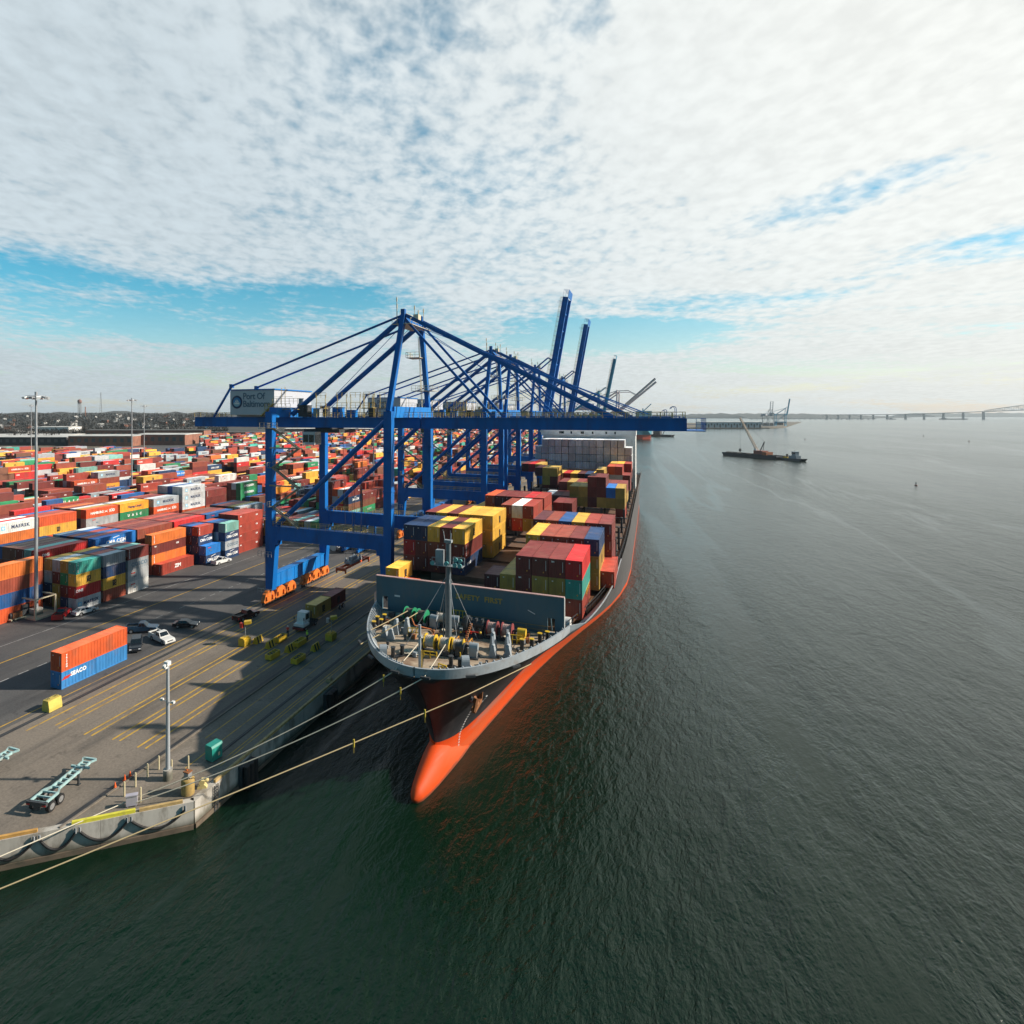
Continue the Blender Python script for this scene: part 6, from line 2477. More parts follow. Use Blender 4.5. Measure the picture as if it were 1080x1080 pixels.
light_mast(-118, 82.6, 45.8, 'grey light mast rising from the pale yellow frame, nearest and tallest in picture')
light_mast(-243.8, 221.4, 49.5, 'grey light mast standing among container stacks, between the other two behind', False)
light_mast(-357.1, 335.9, 48.5, 'distant grey light mast just right of the middle one', False)
light_mast(-484.9, 335.1, 49.5, 'distant grey light mast seen just left of the nearest mast', False)
light_mast(-128.8, 266.7, 36.0, 'grey light mast seen between the legs of the nearest crane', False)
t_ = thing('equipment_frame', 'pale yellow open frame with pump unit around the foot of the light mast', 'frame', (-118, 82.6, Q))
b = MB()
for x in (-2.3, 2.3):
    for y in (-1.8, 2.6):
        b.box(x - .16, x + .16, y - .16, y + .16, .2, 4.0)
b.box(-2.4, 2.4, -1.95, -1.65, 3.9, 4.15)
b.box(-2.4, 2.4, 2.45, 2.75, 3.9, 4.15)
b.box(-2.45, -2.15, -1.65, 2.45, 3.92, 4.13)
b.box(2.15, 2.45, -1.65, 2.45, 3.92, 4.13)
b.box(-2.6, 2.9, -2.2, 3.2, .0, .3)
b.build('frame', cream_p, t_)
b = MB()
b.box(-.9, .9, -.9, .9, .3, 1.6)
b.build('mast_plinth', concrete, t_)
b = MB()
b.box(-2.2, -.9, -4.2, -2.3, .5, 1.6, 0)
b.tube((-1.6, -4.6, 1.1), (-1.6, -2.4, 1.1), .55, 12, 1)
b.box(-2.6, -.6, -4.8, -2.2, .25, .5, 2)
b.tube((-2.4, -4.3, .3), (-2.6, -4.3, .3), .3, 10, 1)
b.tube((-.6, -4.3, .3), (-.8, -4.3, .3), .3, 10, 1)
b.box(-2.1, -1.2, -2.1, -.6, .5, 2.6, 1)
b.build('pump_unit', [rust, dark_steel, cream_p], t_)

t_ = thing('lamp_post', 'slim grey lamp post with camera box on top and round concrete foot', 'lamp post', (-51.2, 51.6, Q))
b = MB()
b.tube((0, 0, 1.15), (0, 0, 13.2), .26, 14, r2=.17)
b.build('pole', pbr('post_grey', (.42, .45, .48), .4, metal=.2, vary=.08, scale=1), t_)
b = MB()
b.tube((0, 0, 0), (0, 0, 1.2), .52, 18)
b.build('footing', concrete, t_)
b = MB()
b.cbox(.05, -.1, 13.4, .55, .55, .45)
b.cbox(-.1, -.25, 13.0, .5, .5, .3)
b.bar((0, -.3, 13.35), (.2, -.85, 13.25), .22, .25)
b.build('camera_box', white_p, t_)
b = MB()
for s in (-1, 1):
    b.bar((0, 0, 8.9), (s * .85, 0, 9.0), .07, .07)
    b.cbox(s * .85, -.05, 9.05, .35, .3, .25)
b.build('floodlight', white_p, t_)
LP = [(-53.3, 47.4, 'pale guard post nearest the orange cones, left of the lamp post'), (-50.9, 47.4, 'pale guard post closest to the lime kerb beam'), (-53.5, 49.1, 'pale guard post between cones and lamp post, third along the rail slot'),
      (-53.6, 50.9, 'pale guard post left behind the lamp post foot'), (-53.6, 52.6, 'pale guard post farthest from the cones, left of the lamp post'), (-51.6, 52.6, 'pale guard post hidden directly behind the lamp post'), (-50.4, 54.0, 'pale guard post right of the lamp post near the teal bin')]
for x, y, lab in LP:
    b = MB()
    b.tube((0, 0, 0), (0, 0, 1.55), .10, 10)
    b.tube((0, 0, 1.55), (0, 0, 1.60), .075, 10)
    tag(b.build('guard_post', pbr('pale_post', (.60, .52, .33), .6, vary=.15, scale=2, dirt=(.25, .18, .1), dirt_amt=.4, dirt_scale=3), None, (x, y, Q)), lab, 'post', 'pale guard posts round the lamp post')
cone0 = None
for i, (x, y, tilt) in enumerate(((-55.4, 48.0, .05), (-55.6, 49.5, .12), (-55.5, 50.15, 0))):
    c_ = thing('traffic_cone', ('orange traffic cone standing apart, nearest the quay corner', 'leaning orange traffic cone in the middle of three', 'largest looking orange traffic cone at the lamp post end of three')[i], 'cone', (x, y, Q), 0, 'orange cones by the rail slot')
    b = MB()
    b.lathe([(.17, .04), (.03, .74)], (0, 0, 0), 14)
    b.build('cone_body', cone_m, c_)
    b = MB()
    b.cbox(0, 0, .02, .4, .4, .04)
    b.build('base', cone_m if i else black_rub, c_)
    c_.rotation_euler = (tilt, tilt, 0)
bo = thing('mooring_bollard', 'stout ochre mooring bollard with small steel box on top at the quay corner', 'bollard', (-47.3, 50.6, Q))
b = MB()
b.lathe([(.72, 0), (.72, 1.55), (.66, 1.68), (.2, 1.70)], (0, 0, 0), 22)
b.build('drum', pbr('ochre_paint', (.40, .27, .085), .65, vary=.25, scale=1, dirt=(.17, .11, .06), dirt_amt=.6, dirt_scale=1.2), bo)
b = MB()
b.box(-.32, .32, -.28, .28, 1.7, 2.35, 0)
b.box(-.38, .38, -.34, .34, 2.35, 2.45, 1)
b.tube((-.1, 0, 2.45), (-.1, 0, 2.6), .06, 6, 2)
b.build('control_box', [steel, rust, orange_p], bo)
b = MB()
b.prism([(-.55, 0), (.55, 0), (.45, .25), (.2, .45), (.25, .75), (.45, .85), (-.1, .95), (-.35, .7), (-.2, .4), (-.5, .25)], 'y', -.32, .32)
b.ball((.45, 0, .8), .28, .28, .22, 10, 6)
tag(b.build('mooring_hook', pbr('cream_yellow', (.62, .50, .22), .6, vary=.2, scale=2), None, (-46.5, 52.0, Q), .6), 'cream yellow mooring hook casting right of the stout ochre bollard', 'mooring hook')
b = MB()
b.prism([(-.5, 0), (.5, 0), (.35, .45), (.15, .6), (-.15, .6), (-.35, .45)], 'y', -.4, .4)
tag(b.build('mooring_cleat', pbr('tan_cleat', (.42, .30, .16), .7, vary=.2, scale=2), None, (-46.6, 80.5, Q), .2), 'tan cleat on the quay edge left of the ship bow', 'cleat')
bn = thing('utility_bin', 'teal green steel bin standing near the quay edge', 'bin', (-49.1, 56.9, Q), -.12)
b = MB()
b.box(-.6, .6, -.8, .8, .12, 1.7)
b.prism([(-.65, 1.7), (.65, 1.7), (.5, 1.95), (-.5, 1.95)], 'y', -.85, .85)
for y in (-.5, .0, .5):
    b.box(-.63, .63, y - .04, y + .04, .12, 1.7)
b.build('body', teal_p, bn)
b = MB()
for x in (-.4, .4):
    b.box(x - .1, x + .1, -.75, .75, 0, .12)
b.build('skid', dark_steel, bn)
b = MB()
b.box(.605, .64, .1, .4, .5, .9)
b.build('label_plate', cream_p, bn)
b = MB()
b.box(-.55, .55, -.2, .2, .15, 1.15)
b.box(-.6, .6, -.26, .26, 1.15, 1.28)
for x in (-.4, .4):
    b.box(x - .06, x + .06, -.15, .15, 0, .15)
tag(b.build('junction_box', pbr('lilac_grey', (.42, .40, .46), .5, vary=.15, scale=1), None, (-51.2, 46.5, Q), .7), 'lilac grey junction box at the end of the lime kerb beam', 'junction box')
blk = thing('concrete_barrier', 'yellow barrier block alone on the dark asphalt at the left', 'barrier', (-78.6, 57.4, Q), .0)
b = MB()
b.prism([(-.75, 0), (.75, 0), (.75, .5), (.55, 1.55), (-.55, 1.55), (-.75, .5)], 'y', -1.0, 1.0)
b.build('block', pbr('pale_yellow_paint', (.66, .50, .10), .6, vary=.15, scale=.9, dirt=(.3, .22, .08), dirt_amt=.4, dirt_scale=1.4), blk)
b = MB()
for y in (-.6, .6):
    b.bar((0, y - .15, 1.55), (0, y - .15, 1.75), .06, .06)
    b.bar((0, y + .15, 1.55), (0, y + .15, 1.75), .06, .06)
    b.bar((0, y - .15, 1.75), (0, y + .15, 1.75), .06, .06)
b.build('lifting_eye', dark_steel, blk)

# yellow cone bins, striped trestles and warning lamps
stripe = pbr('black_stripe', (.02, .02, .02), .6)


def cone_bin(x, y, label, L_=2.8, dividers=4):
    t = thing('twistlock_bin', label, 'bin', (x, y, Q), 0, 'yellow bins between the lanes')
    b = MB()
    h = .95
    b.box(-.6, -.5, -L_ / 2, L_ / 2, .1, h).box(.5, .6, -L_ / 2, L_ / 2, .1, h).box(-.5, .5, -L_ / 2, -L_ / 2 + .1, .1, h).box(-.5, .5, L_ / 2 - .1, L_ / 2, .1, h).box(-.5, .5, -L_ / 2 + .1, L_ / 2 - .1, .12, .2)
    for i in range(1, dividers):
        yy = -L_ / 2 + L_ * i / dividers
        b.box(-.5, .5, yy - .04, yy + .04, .2, h - .05)
    for yy in (-L_ * .3, L_ * .3):
        b.box(-.55, .55, yy - .12, yy + .12, 0, .1)
    b.build('bin', yellow, t)
    b = MB()
    rr = random.Random(int(x * 10))
    for i in range(26):
        b.cbox(rr.uniform(-.4, .4), rr.uniform(-L_ / 2 + .2, L_ / 2 - .2), rr.uniform(.3, .85), .18, .24, .18)
    o_ = b.build('twistlock_heap', dark_steel, t)
    return t


def trestle(x, y, label):
    b = MB()
    n_ = 5
    for i in range(n_):
        yy = -1.0 + 2.0 * i / n_
        for s in (-1, 1):
            b.add([(s * .5, yy, 0), (s * .5, yy + .4, 0), (s * .1, yy + .4, 1.15), (s * .1, yy, 1.15)], [(0, 1, 2, 3) if s > 0 else (3, 2, 1, 0)], i % 2)
    b.add([(-.5, -1, 0), (.5, -1, 0), (.1, -1, 1.15), (-.1, -1, 1.15)], [(0, 1, 2, 3)])
    b.add([(-.5, 1, 0), (.5, 1, 0), (.1, 1, 1.15), (-.1, 1, 1.15)], [(3, 2, 1, 0)])
    b.add([(-.1, -1, 1.15), (.1, -1, 1.15), (.1, 1, 1.15), (-.1, 1, 1.15)], [(0, 1, 2, 3)])
    tag(b.build('striped_barrier', [yellow, stripe], None, (x, y, Q)), label, 'barrier', 'black and yellow striped barriers between the lanes')


def lane_signal(x, y, label, head):
    t = thing('lane_signal', label, 'signal', (x, y, Q), 0, 'yellow lane signals on weighted boxes')
    b = MB()
    b.box(-.7, .7, -.9, .9, .05, 1.25)
    for i in range(3):
        b.box(-.5 + i * .35, -.3 + i * .35, -.8, .8, 1.25, 1.45)
    b.build('weight_box', yellow, t)
    b = MB()
    b.tube((0, .2, 1.2), (0, .2, 3.9), .09, 8)
    b.build('post', steel, t)
    b = MB()
    b.bar((-.2, .2, 3.95), (.8, .9, 4.05), .9, .55)
    hd = b.build('sign_head', yellow, t)
    b = MB()
    b.cbox(-.55, -.1, 3.55, .6, .5, .85)
    b.build('signal_box', head, hd)


cone_bin(-63.3, 91.4, 'yellow bin with worker in red vest standing behind it')
cone_bin(-59.0, 91.2, 'yellow bin with worker in lime vest standing behind it')
cone_bin(-60.2, 84.6, 'yellow bin in front of the two workers, left of two front ones')
cone_bin(-55.2, 84.9, 'yellow bin nearest the ship bow, right of two front ones')
trestle(-63.4, 88.3, 'striped barrier at the end of the bin by the red vest worker')
trestle(-59.2, 88.2, 'striped barrier at the end of the bin by the lime vest worker')
trestle(-66.7, 89.2, 'striped barrier beside the yellow signal with red head')
trestle(-55.2, 90.4, 'striped barrier nearest the ship side by the front right bin')
lane_signal(-68.2, 87.2, 'yellow lane signal with a red head on the left of the bins', red_p)
lane_signal(-55.0, 95.6, 'yellow lane signal with a grey head near the ship', steel)


# people ------------------------------------------------------------------------
def person(x, y, rz, vest, helmet, label, arm=0.0):
    t = thing('person', label, 'person', (x, y, Q), rz)
    J = {'pelvis': (0, 0, .95, .15), 'waist': (0, 0, 1.12, .135), 'chest': (0, .01, 1.36, .165), 'neck': (0, 0, 1.52, .06), 'head': (0, -.02, 1.66, .095), 'crown': (0, -.01, 1.76, .075)}
    E_ = [('pelvis', 'waist'), ('waist', 'chest'), ('chest', 'neck'), ('neck', 'head'), ('head', 'crown')]
    for s, k in ((-1, 'a'), (1, 'b')):
        J.update({'sh' + k: (s * .20, 0, 1.43, .07), 'el' + k: (s * .27, -.04 - arm * .1, 1.16, .048), 'wr' + k: (s * .25, -.18 - arm * .2, .95 + arm * .15, .036), 'ha' + k: (s * .24, -.25 - arm * .2, .90 + arm * .16, .03),
                  'hip' + k: (s * .10, 0, .90, .10), 'kn' + k: (s * .12, -.03, .50, .068), 'an' + k: (s * .13, .02, .09, .048), 'to' + k: (s * .15, -.16, .04, .04)})
        E_ += [('chest', 'sh' + k), ('sh' + k, 'el' + k), ('el' + k, 'wr' + k), ('wr' + k, 'ha' + k), ('pelvis', 'hip' + k), ('hip' + k, 'kn' + k), ('kn' + k, 'an' + k), ('an' + k, 'to' + k)]
    names = list(J)
    me = bpy.data.meshes.new('body')
    me.from_pydata([J[n_][:3] for n_ in names], [(names.index(a), names.index(b_)) for a, b_ in E_], [])
    bd = ob('body', me, t)
    me.materials.append(skin)
    sk = bd.modifiers.new('Skin', 'SKIN')
    for i, n_ in enumerate(names):
        r_ = J[n_][3]
        me.skin_vertices[0].data[i].radius = (r_, r_ * .8 if n_ in ('chest', 'waist', 'pelvis') else r_)
    me.skin_vertices[0].data[0].use_root = True
    sb_ = bd.modifiers.new('Subsurf', 'SUBSURF')
    sb_.levels = sb_.render_levels = 1

    def shell(name, pts, edges, mat):
        m2 = bpy.data.meshes.new(name)
        m2.from_pydata([p[:3] for p in pts], edges, [])
        m2.materials.append(mat)
        o_ = ob(name, m2, t)
        o_.modifiers.new('Skin', 'SKIN')
        for i, p in enumerate(pts):
            m2.skin_vertices[0].data[i].radius = (p[3], p[3] * (p[4] if len(p) > 4 else 1))
        m2.skin_vertices[0].data[0].use_root = True
        q = o_.modifiers.new('Subsurf', 'SUBSURF')
        q.levels = q.render_levels = 1
    shell('vest', [(0, 0, .93, .20, .8), (0, 0, 1.15, .185, .8), (0, .01, 1.38, .215, .8), (0, 0, 1.50, .12, .9), (-.21, 0, 1.45, .10), (.21, 0, 1.45, .10), (-.275, -.04, 1.18, .075), (.275, -.04, 1.18, .075)], [(0, 1), (1, 2), (2, 3), (2, 4), (2, 5), (4, 6), (5, 7)], vest)
    shell('trousers', [(0, 0, .94, .18, .85), (-.11, 0, .86, .13), (.11, 0, .86, .13), (-.12, -.03, .50, .10), (.12, -.03, .50, .10), (-.13, .02, .12, .08), (.13, .02, .12, .08)], [(0, 1), (0, 2), (1, 3), (2, 4), (3, 5), (4, 6)], cloth_d)
    b = MB()
    b.ball((0, -.01, 1.76), .135, .15, .10, 12, 8)
    b.lathe([(.16, 0), (.13, .03)], (0, -.03, 1.73), 14)
    b.build('helmet', helmet, t)
    b = MB()
    for s in (-1, 1):
        b.cbox(s * .14, -.07, .05, .11, .30, .1)
    b.build('boot', black_rub, t)
    b = MB()
    b.ball((0, -.125, 1.65), .015, .03, .02, 8, 6)
    b.build('nose', skin, t)


person(-63.6, 94.2, .5, hi_red, white_p, 'person in red vest and white helmet standing behind a yellow bin', .3)
person(-58.9, 93.6, -.4, hi_lime, hi_lime, 'person in lime vest and lime helmet standing behind a yellow bin', .6)

# gear standing under the second crane ------------------------------------------
GG = 'yellow handling machines under the far cranes'
for i, (x, y, lab) in enumerate(((-88, 172, 'straddle machine with blue frame behind the legs of the nearest crane'), (-84, 158, 'low blue gantry machine beside the white tank'))):
    t = thing('gantry_machine', lab, 'machine', (x, y, Q), .0, GG)
    b = MB()
    for dx in (-2.6, 2.6):
        for dy in (0, 6):
            b.box(dx - .25, dx + .25, dy - .25, dy + .25, .6, 7.5 if i == 0 else 4.5)
        b.box(dx - .3, dx + .3, -.8, 6.8, .4, 1.1)
        b.box(dx - .3, dx + .3, -.4, 6.4, 7.5 if i == 0 else 4.5, 8.2 if i == 0 else 5.1)
    for dy in (0, 6):
        b.box(-2.3, 2.3, dy - .25, dy + .25, 7.52 if i == 0 else 4.52, 8.15 if i == 0 else 5.05)
    b.build('frame', crane_blue, t)
    b = MB()
    b.box(1.2, 2.3, .4, 2.0, 5.2 if i == 0 else 2.6, 7.2 if i == 0 else 4.3)
    b.build('cab', white_p, t)
    b = MB()
    b.rail((-2.8, -.4, 8.2 if i == 0 else 5.1), (-2.8, 6.4, 8.2 if i == 0 else 5.1), 1.1, 1.2, .08)
    b.rail((2.8, -.4, 8.2 if i == 0 else 5.1), (2.8, 6.4, 8.2 if i == 0 else 5.1), 1.1, 1.2, .08)
    b.build('railing', rail_y, t)
    add_wheels(t, (0, 2, 4, 6), .52, 2.6)

# ------------------------------------------------------------------ far buildings and woods
def shed(px0, px1, D0, D1, h, wall, roof, label, name='warehouse', ribs=0, door=None):
    """Long low building whose long side runs between two viewing directions."""
    a, c = at(px0, D0), at(px1, D0)
    d = Vector((c[0] - a[0], c[1] - a[1], 0))
    L_ = d.length
    rz = math.atan2(d.y, d.x)
    t = thing(name, label, 'warehouse', (a[0], a[1], Q), rz)
    w = D1 - D0
    b = MB()
    b.box(0, L_, 0, w, 0, h)
    b.build('wall', wall, t)
    b = MB()
    b.prism([(-.6, h + .02), (w + .6, h + .02), (w + .6, h + .5), (w * .5, h + 1.6), (-.6, h + .5)], 'x', -.6, L_ + .6)
    for i in range(ribs):
        x = L_ * (i + .5) / ribs
        b.box(x - 1.2, x + 1.2, w * .3, w * .7, h + 1.2, h + 2.5)
    b.build('roof', roof, t)
    n_ = max(3, int(L_ / 9))
    for i in range(min(n_, 60)):
        b = MB()
        x = L_ * (i + .5) / n_
        if door and i % 2 == 0:
            b.box(x - 2, x + 2, -.10, -.02, .2, h * .62)
            b.build('door', door, t)
        else:
            b.box(x - 2.3, x + 2.3, -.10, -.02, h * .40, h * .78)
            b.build('window', pbr('dull_pane', (.07, .08, .085), .3), t)
    return t


shed(-40, 70, 790, 860, 11, dark_wall, roof_white, 'long low warehouse with white roof and black front at the far left')
shed(72, 140, 775, 850, 13, brick, roof_white, 'red brick warehouse with white roof right of the black fronted one')
shed(142, 195, 800, 870, 14, brick, roof_white, 'red brick warehouse with rows of windows left of the crane girder')
shed(90, 215, 905, 940, 17, brick, tar_roof, 'long dark roofed brick warehouse behind the white roofed ones')
shed(-30, 66, 900, 990, 9, roof_white, roof_white, 'pale flat warehouse standing behind the black fronted one')
shed(38, 72, 1180, 1230, 16, white_p, roof_white, 'large pale grey shed among trees left of centre ridge')
shed(17, 28, 1080, 1110, 9, white_p, roof_white, 'small white shed among trees near the left border')
shed(196, 300, 1000, 1050, 11, brick, tar_roof, 'brick warehouse partly hidden behind the girder of the nearest crane')
shed(300, 420, 1250, 1300, 11, brick, roof_white, 'far brick warehouse seen under the girder behind the yard')
shed(740, 803, 1868, 1905, 17, pbr('pale_shed_wall', (.46, .50, .53), .6, vary=.06, scale=.02), roof_white, 'long white shed on the far point behind the crane barge', door=dark_wall)
shed(806, 826, 2300, 2340, 9, tar_roof, tar_roof, 'low dark shed on the far point beside the small cranes')
# chimney, water tower and radio mast on the ridge
x, y = at(90, 2300)
b = MB()
b.tube((0, 0, -10), (0, 0, 46), 2.6, 12, r2=1.6)
tag(b.build('chimney', brick, None, (x, y, hill_z(2300) - 8)), 'tall thin chimney on the wooded ridge beside the water tower', 'chimney')
x, y = at(84, 2300)
t = thing('water_tower', 'round water tower on thin legs rising from the wooded ridge', 'water tower', (x, y, hill_z(2300) - 8))
b = MB()
b.ball((0, 0, 66), 8, 8, 9, 14, 8)
b.build('tank', pbr('tower_red_brown', (.22, .12, .10), .7), t)
b = MB()
for i in range(6):
    a = i * PI / 3
    b.tube((7 * math.cos(a), 7 * math.sin(a), 0), (6 * math.cos(a), 6 * math.sin(a), 62), .7, 6)
b.tube((0, 0, 0), (0, 0, 60), 1.2, 8)
b.build('leg_frame', steel, t)
x, y = at(106.5, 2600)
b = MB()
for i in range(3):
    a = i * 2 * PI / 3
    b.tube((7 * math.cos(a), 7 * math.sin(a), 0), (.5 * math.cos(a), .5 * math.sin(a), 108), .7, 5)
for k in range(10):
    z = 8 + k * 10
    r_ = 7 * (1 - z / 112)
    for i in range(3):
        a, c = i * 2 * PI / 3, (i + 1) * 2 * PI / 3
        b.tube((r_ * math.cos(a), r_ * math.sin(a), z), (r_ * math.cos(c), r_ * math.sin(c), z), .4, 4)
tag(b.build('radio_mast', steel, None, (x, y, hill_z(2600) - 12)), 'thin lattice radio mast on the wooded ridge right of the chimney', 'radio mast')

# houses in the woods
rw_ = random.Random(5)
hm = []
for wl_, rf in ((white_p, tar_roof), (brick, tar_roof), (pbr('house_grey', (.36, .37, .38), .7), roof_white)):
    b = MB()
    b.box(-6, 6, -4.5, 4.5, 0, 6)
    bod = b.mesh('brick_house', wl_)
    b = MB()
    b.prism([(-5.0, 6), (5.0, 6), (0, 9.4)], 'x', -6.4, 6.4)
    b.box(2.5, 3.7, 1, 2.2, 7, 10.4)
    hm.append((bod, b.mesh('roof', rf), ('white', 'red brick', 'grey')[len(hm)]))
for i in range(66):
    px = rw_.uniform(-20, 212)
    D = rw_.uniform(1130, 2300)
    x, y = at(px, D)
    bod, rf, cn = hm[rw_.choice((0, 0, 0, 1, 2))]
    o_ = ob('house', bod, None, (x, y, hill_z(D)), rw_.uniform(0, PI))
    o_.scale = (rw_.uniform(.8, 1.8), rw_.uniform(.8, 1.3), rw_.uniform(.8, 1.3))
    tag(o_, f'small {cn} house with gable roof among bare trees on the far ridge', 'house', f'{cn} houses among the far trees')
    ob('roof', rf, o_)
# bare winter woods: one mass
vs, fs = [], []
bark = pbr('bare_winter_wood', (.060, .047, .036), .9, vary=.5, scale=.02, coord='Object')
for i in range(4300):
    px = rw_.uniform(-60, 240)
    D = 870 + 1500 * rw_.random() ** 1.25
    if D < 1000 and (px > 60 or rw_.random() < .5):
        D += 130
    x, y = at(px, D)
    z0 = hill_z(D)
    h = rw_.uniform(9, 17)
    r_ = h * rw_.uniform(.32, .5)
    o_ = len(vs)
    vs += [(x - .35, y, z0), (x + .35, y, z0), (x, y, z0 + h * .8)]
    fs.append((o_, o_ + 1, o_ + 2))
    for k in range(13):
        a, e = rw_.uniform(0, 2 * PI), rw_.uniform(-.5, 1.3)
        q = rw_.uniform(.35, 1.0)
        c = (x + r_ * q * math.cos(a) * math.cos(e), y + r_ * q * math.sin(a) * math.cos(e), z0 + h * .62 + r_ * .85 * q * math.sin(e))
        s_ = rw_.uniform(1.0, 2.4)
        o_ = len(vs)
        for m_ in range(3):
            aa = rw_.uniform(0, 2 * PI)
            vs.append((c[0] + s_ * math.cos(aa) * .9, c[1] + s_ * rw_.uniform(-.5, .5), c[2] + s_ * math.sin(aa)))
        fs.append((o_, o_ + 1, o_ + 2))
me = bpy.data.meshes.new('bare_woodland')
me.from_pydata(vs, [], fs)
me.materials.append(bark)
tag(ob('bare_woodland', me), 'bare brown winter woods behind the warehouses at the left', 'woodland', None, 'stuff')

# ------------------------------------------------------------------ harbour: barge, buoys, bridge, far ship
bx, by = 108.5, 700.0
u = Vector((133.5 - 75.7, 664.3 - 738.0, 0))
brz = math.atan2(u.y, u.x)
br = thing('crane_barge', 'dark deck barge carrying a lattice boom crane out on the water', 'barge', (75.7, 738.0, 0), brz)
b = MB()
b.prism([(0, 2.6), (2.5, -.6), (76, -.6), (78, 2.6)], 'y', -7, 7)
b.box(0, 78, -7.1, -6.8, 2.6, 3.6).box(0, 78, 6.8, 7.1, 2.6, 3.6)
b.build('hull', pbr('barge_black', (.03, .034, .04), .7, vary=.3, scale=.1), br)
b = MB()
for i in range(26):
    x = rw_.uniform(2, 70)
    b.cbox(x, rw_.uniform(-5, 5), 3.1, rw_.uniform(1.5, 6), rw_.uniform(1, 4), rw_.uniform(.8, 2.2))
b.build('deck_cargo', pbr('barge_scrap', (.06, .055, .05), .8, vary=.4, scale=.2), br)
b = MB()
b.box(44, 56, -4, 4, 3.9, 7.6, 0)
b.box(56, 62, -4.2, 4.2, 3.2, 6.6, 1)
b.box(43, 46, -2.5, -.5, 7.6, 9.4, 2)
b.cbox(50, 0, 3.3, 9, 8, 1.3, 3)
b.build('crane_house', [pbr('crane_red', (.20, .06, .045), .6), pbr('dull_orange', (.30, .10, .04), .7), white_p, dark_steel], br)
b = MB()
p0, p1 = Vector((46, 0, 6)), Vector((20, 0, 41))
for dy in (-1.1, 1.1):
    for dz in (-.9, .9):
        off = Vector((.75 * dz, dy, .6 * dz))
        b.tube(p0 + off, p1 + off * .5, .26, 5)
for k in range(14):
    t0, t1 = k / 14, (k + 1) / 14
    for dy in (-1, 1):
        b.tube(p0.lerp(p1, t0) + Vector((-.6, dy, -.5)), p0.lerp(p1, t1) + Vector((.6, dy, .5)), .17, 4)
        b.tube(p0.lerp(p1, t0) + Vector((.6, dy, .5)), p0.lerp(p1, t1) + Vector((-.6, dy, -.5)), .17, 4)
b.build('boom', pbr('boom_cream', (.50, .38, .28), .6), br)
b = MB()
b.tube((49, 0, 7), (55, 0, 17), .5, 6)
b.tube((53, 0, 7.5), (55, 0, 17), .3, 6)
b.build('gantry', dark_steel, br)
b = MB()
b.tube((55, 0, 17), (20.5, 0, 41), .10, 4)
b.tube((20, 0, 41), (20, 0, 8), .12, 4)
b.cbox(20, 0, 7.2, 1.4, 2.2, 2.0)
b.tube((20, 0, 6.2), (20, 0, 4.8), 1.6, 8, r2=.4)
b.build('clamshell_rope', dark_steel, br)
br.scale = (.87, 1, 1)
tg = thing('tug_boat', 'small grey and yellow tug tied at the right end of the crane barge', 'boat', (125.4, 674.6, 0), brz - .1)
b = MB()
b.prism([(-12, 1.8), (-10.5, -.5), (10, -.5), (13, 2.6), (12, 2.6), (-12, 2.0)], 'y', -3.4, 3.4)
b.build('hull', pbr('tug_hull', (.035, .05, .06), .6), tg)
b = MB()
b.box(-3, 6, -2.6, 2.6, 2.2, 5.0)
b.box(0, 4.5, -2.0, 2.0, 5.0, 8.6)
b.box(-.3, 4.8, -2.2, 2.2, 8.6, 8.9)
hs = b.build('deckhouse', pbr('tug_grey', (.17, .22, .26), .5), tg)
b = MB()
b.box(.3, 4.2, -2.06, -2.0, 6.8, 8.1)
b.build('window', glass_d, hs)
b = MB()
b.tube((1.8, 0, 8.9), (1.8, 0, 13), .15, 6)
b.box(-10, -5, -2.2, 2.2, 2.0, 3.2, 1)
b.tube((-7.5, 0, 3.2), (-7.5, 0, 6), .9, 10, 2)
b.build('mast', [steel, yellow, dark_steel], tg)
GB = 'small buoys on the water'
for i, (x, y, s_, lab) in enumerate(((152.8, 470.4, 1.0, 'dark red buoy on the open water, nearest and largest'), (474.7, 1251, 1.3, 'small dark buoy near the middle of the far water'), (512.5, 1540, 1.3, 'tiny pale buoy below the left bridge piers'), (at(849, 1040)[0], at(849, 1040)[1], 1.1, 'small dark buoy right behind the crane barge'))):
    t = thing('harbour_buoy', lab, 'buoy', (x, y, 0), 0, GB)
    b = MB()
    b.lathe([(1.5, -.5), (1.6, .5), (1.2, .9), (.4, 1.0)], (0, 0, 0), 14)
    b.build('float', pbr('buoy_red', (.16, .02, .02), .5), t)
    b = MB()
    for k in range(3):
        a = k * 2 * PI / 3
        b.tube((.8 * math.cos(a), .8 * math.sin(a), .9), (.4 * math.cos(a), .4 * math.sin(a), 3.4), .1, 5)
    b.tube((0, 0, 2.4), (0, 0, 3.8), .75, 10)
    b.tube((0, 0, 3.8), (0, 0, 4.6), .2, 8)
    b.build('beacon', dark_steel, t)
    t.scale = (s_ * .5,) * 3
# the long bridge
A, B_ = Vector((*at(868, 5350), 0)), Vector((*at(1180, 5350), 0))
L_ = (B_ - A).length
rz = math.atan2((B_ - A).y, (B_ - A).x)
bg = thing('steel_bridge', 'long pale bridge on slim piers crossing the far water, with trusses at right', 'bridge', (A.x, A.y, 0), rz)
conc_far = pbr('bridge_concrete', (.24, .26, .27), .8)
steel_far = pbr('bridge_steel', (.22, .26, .29), .6)


def deckz(x):
    s_ = x / L_
    return interp([(0, 40), (.22, 43), (.37, 53), (.55, 70), (.68, 84), (1, 92)], s_)


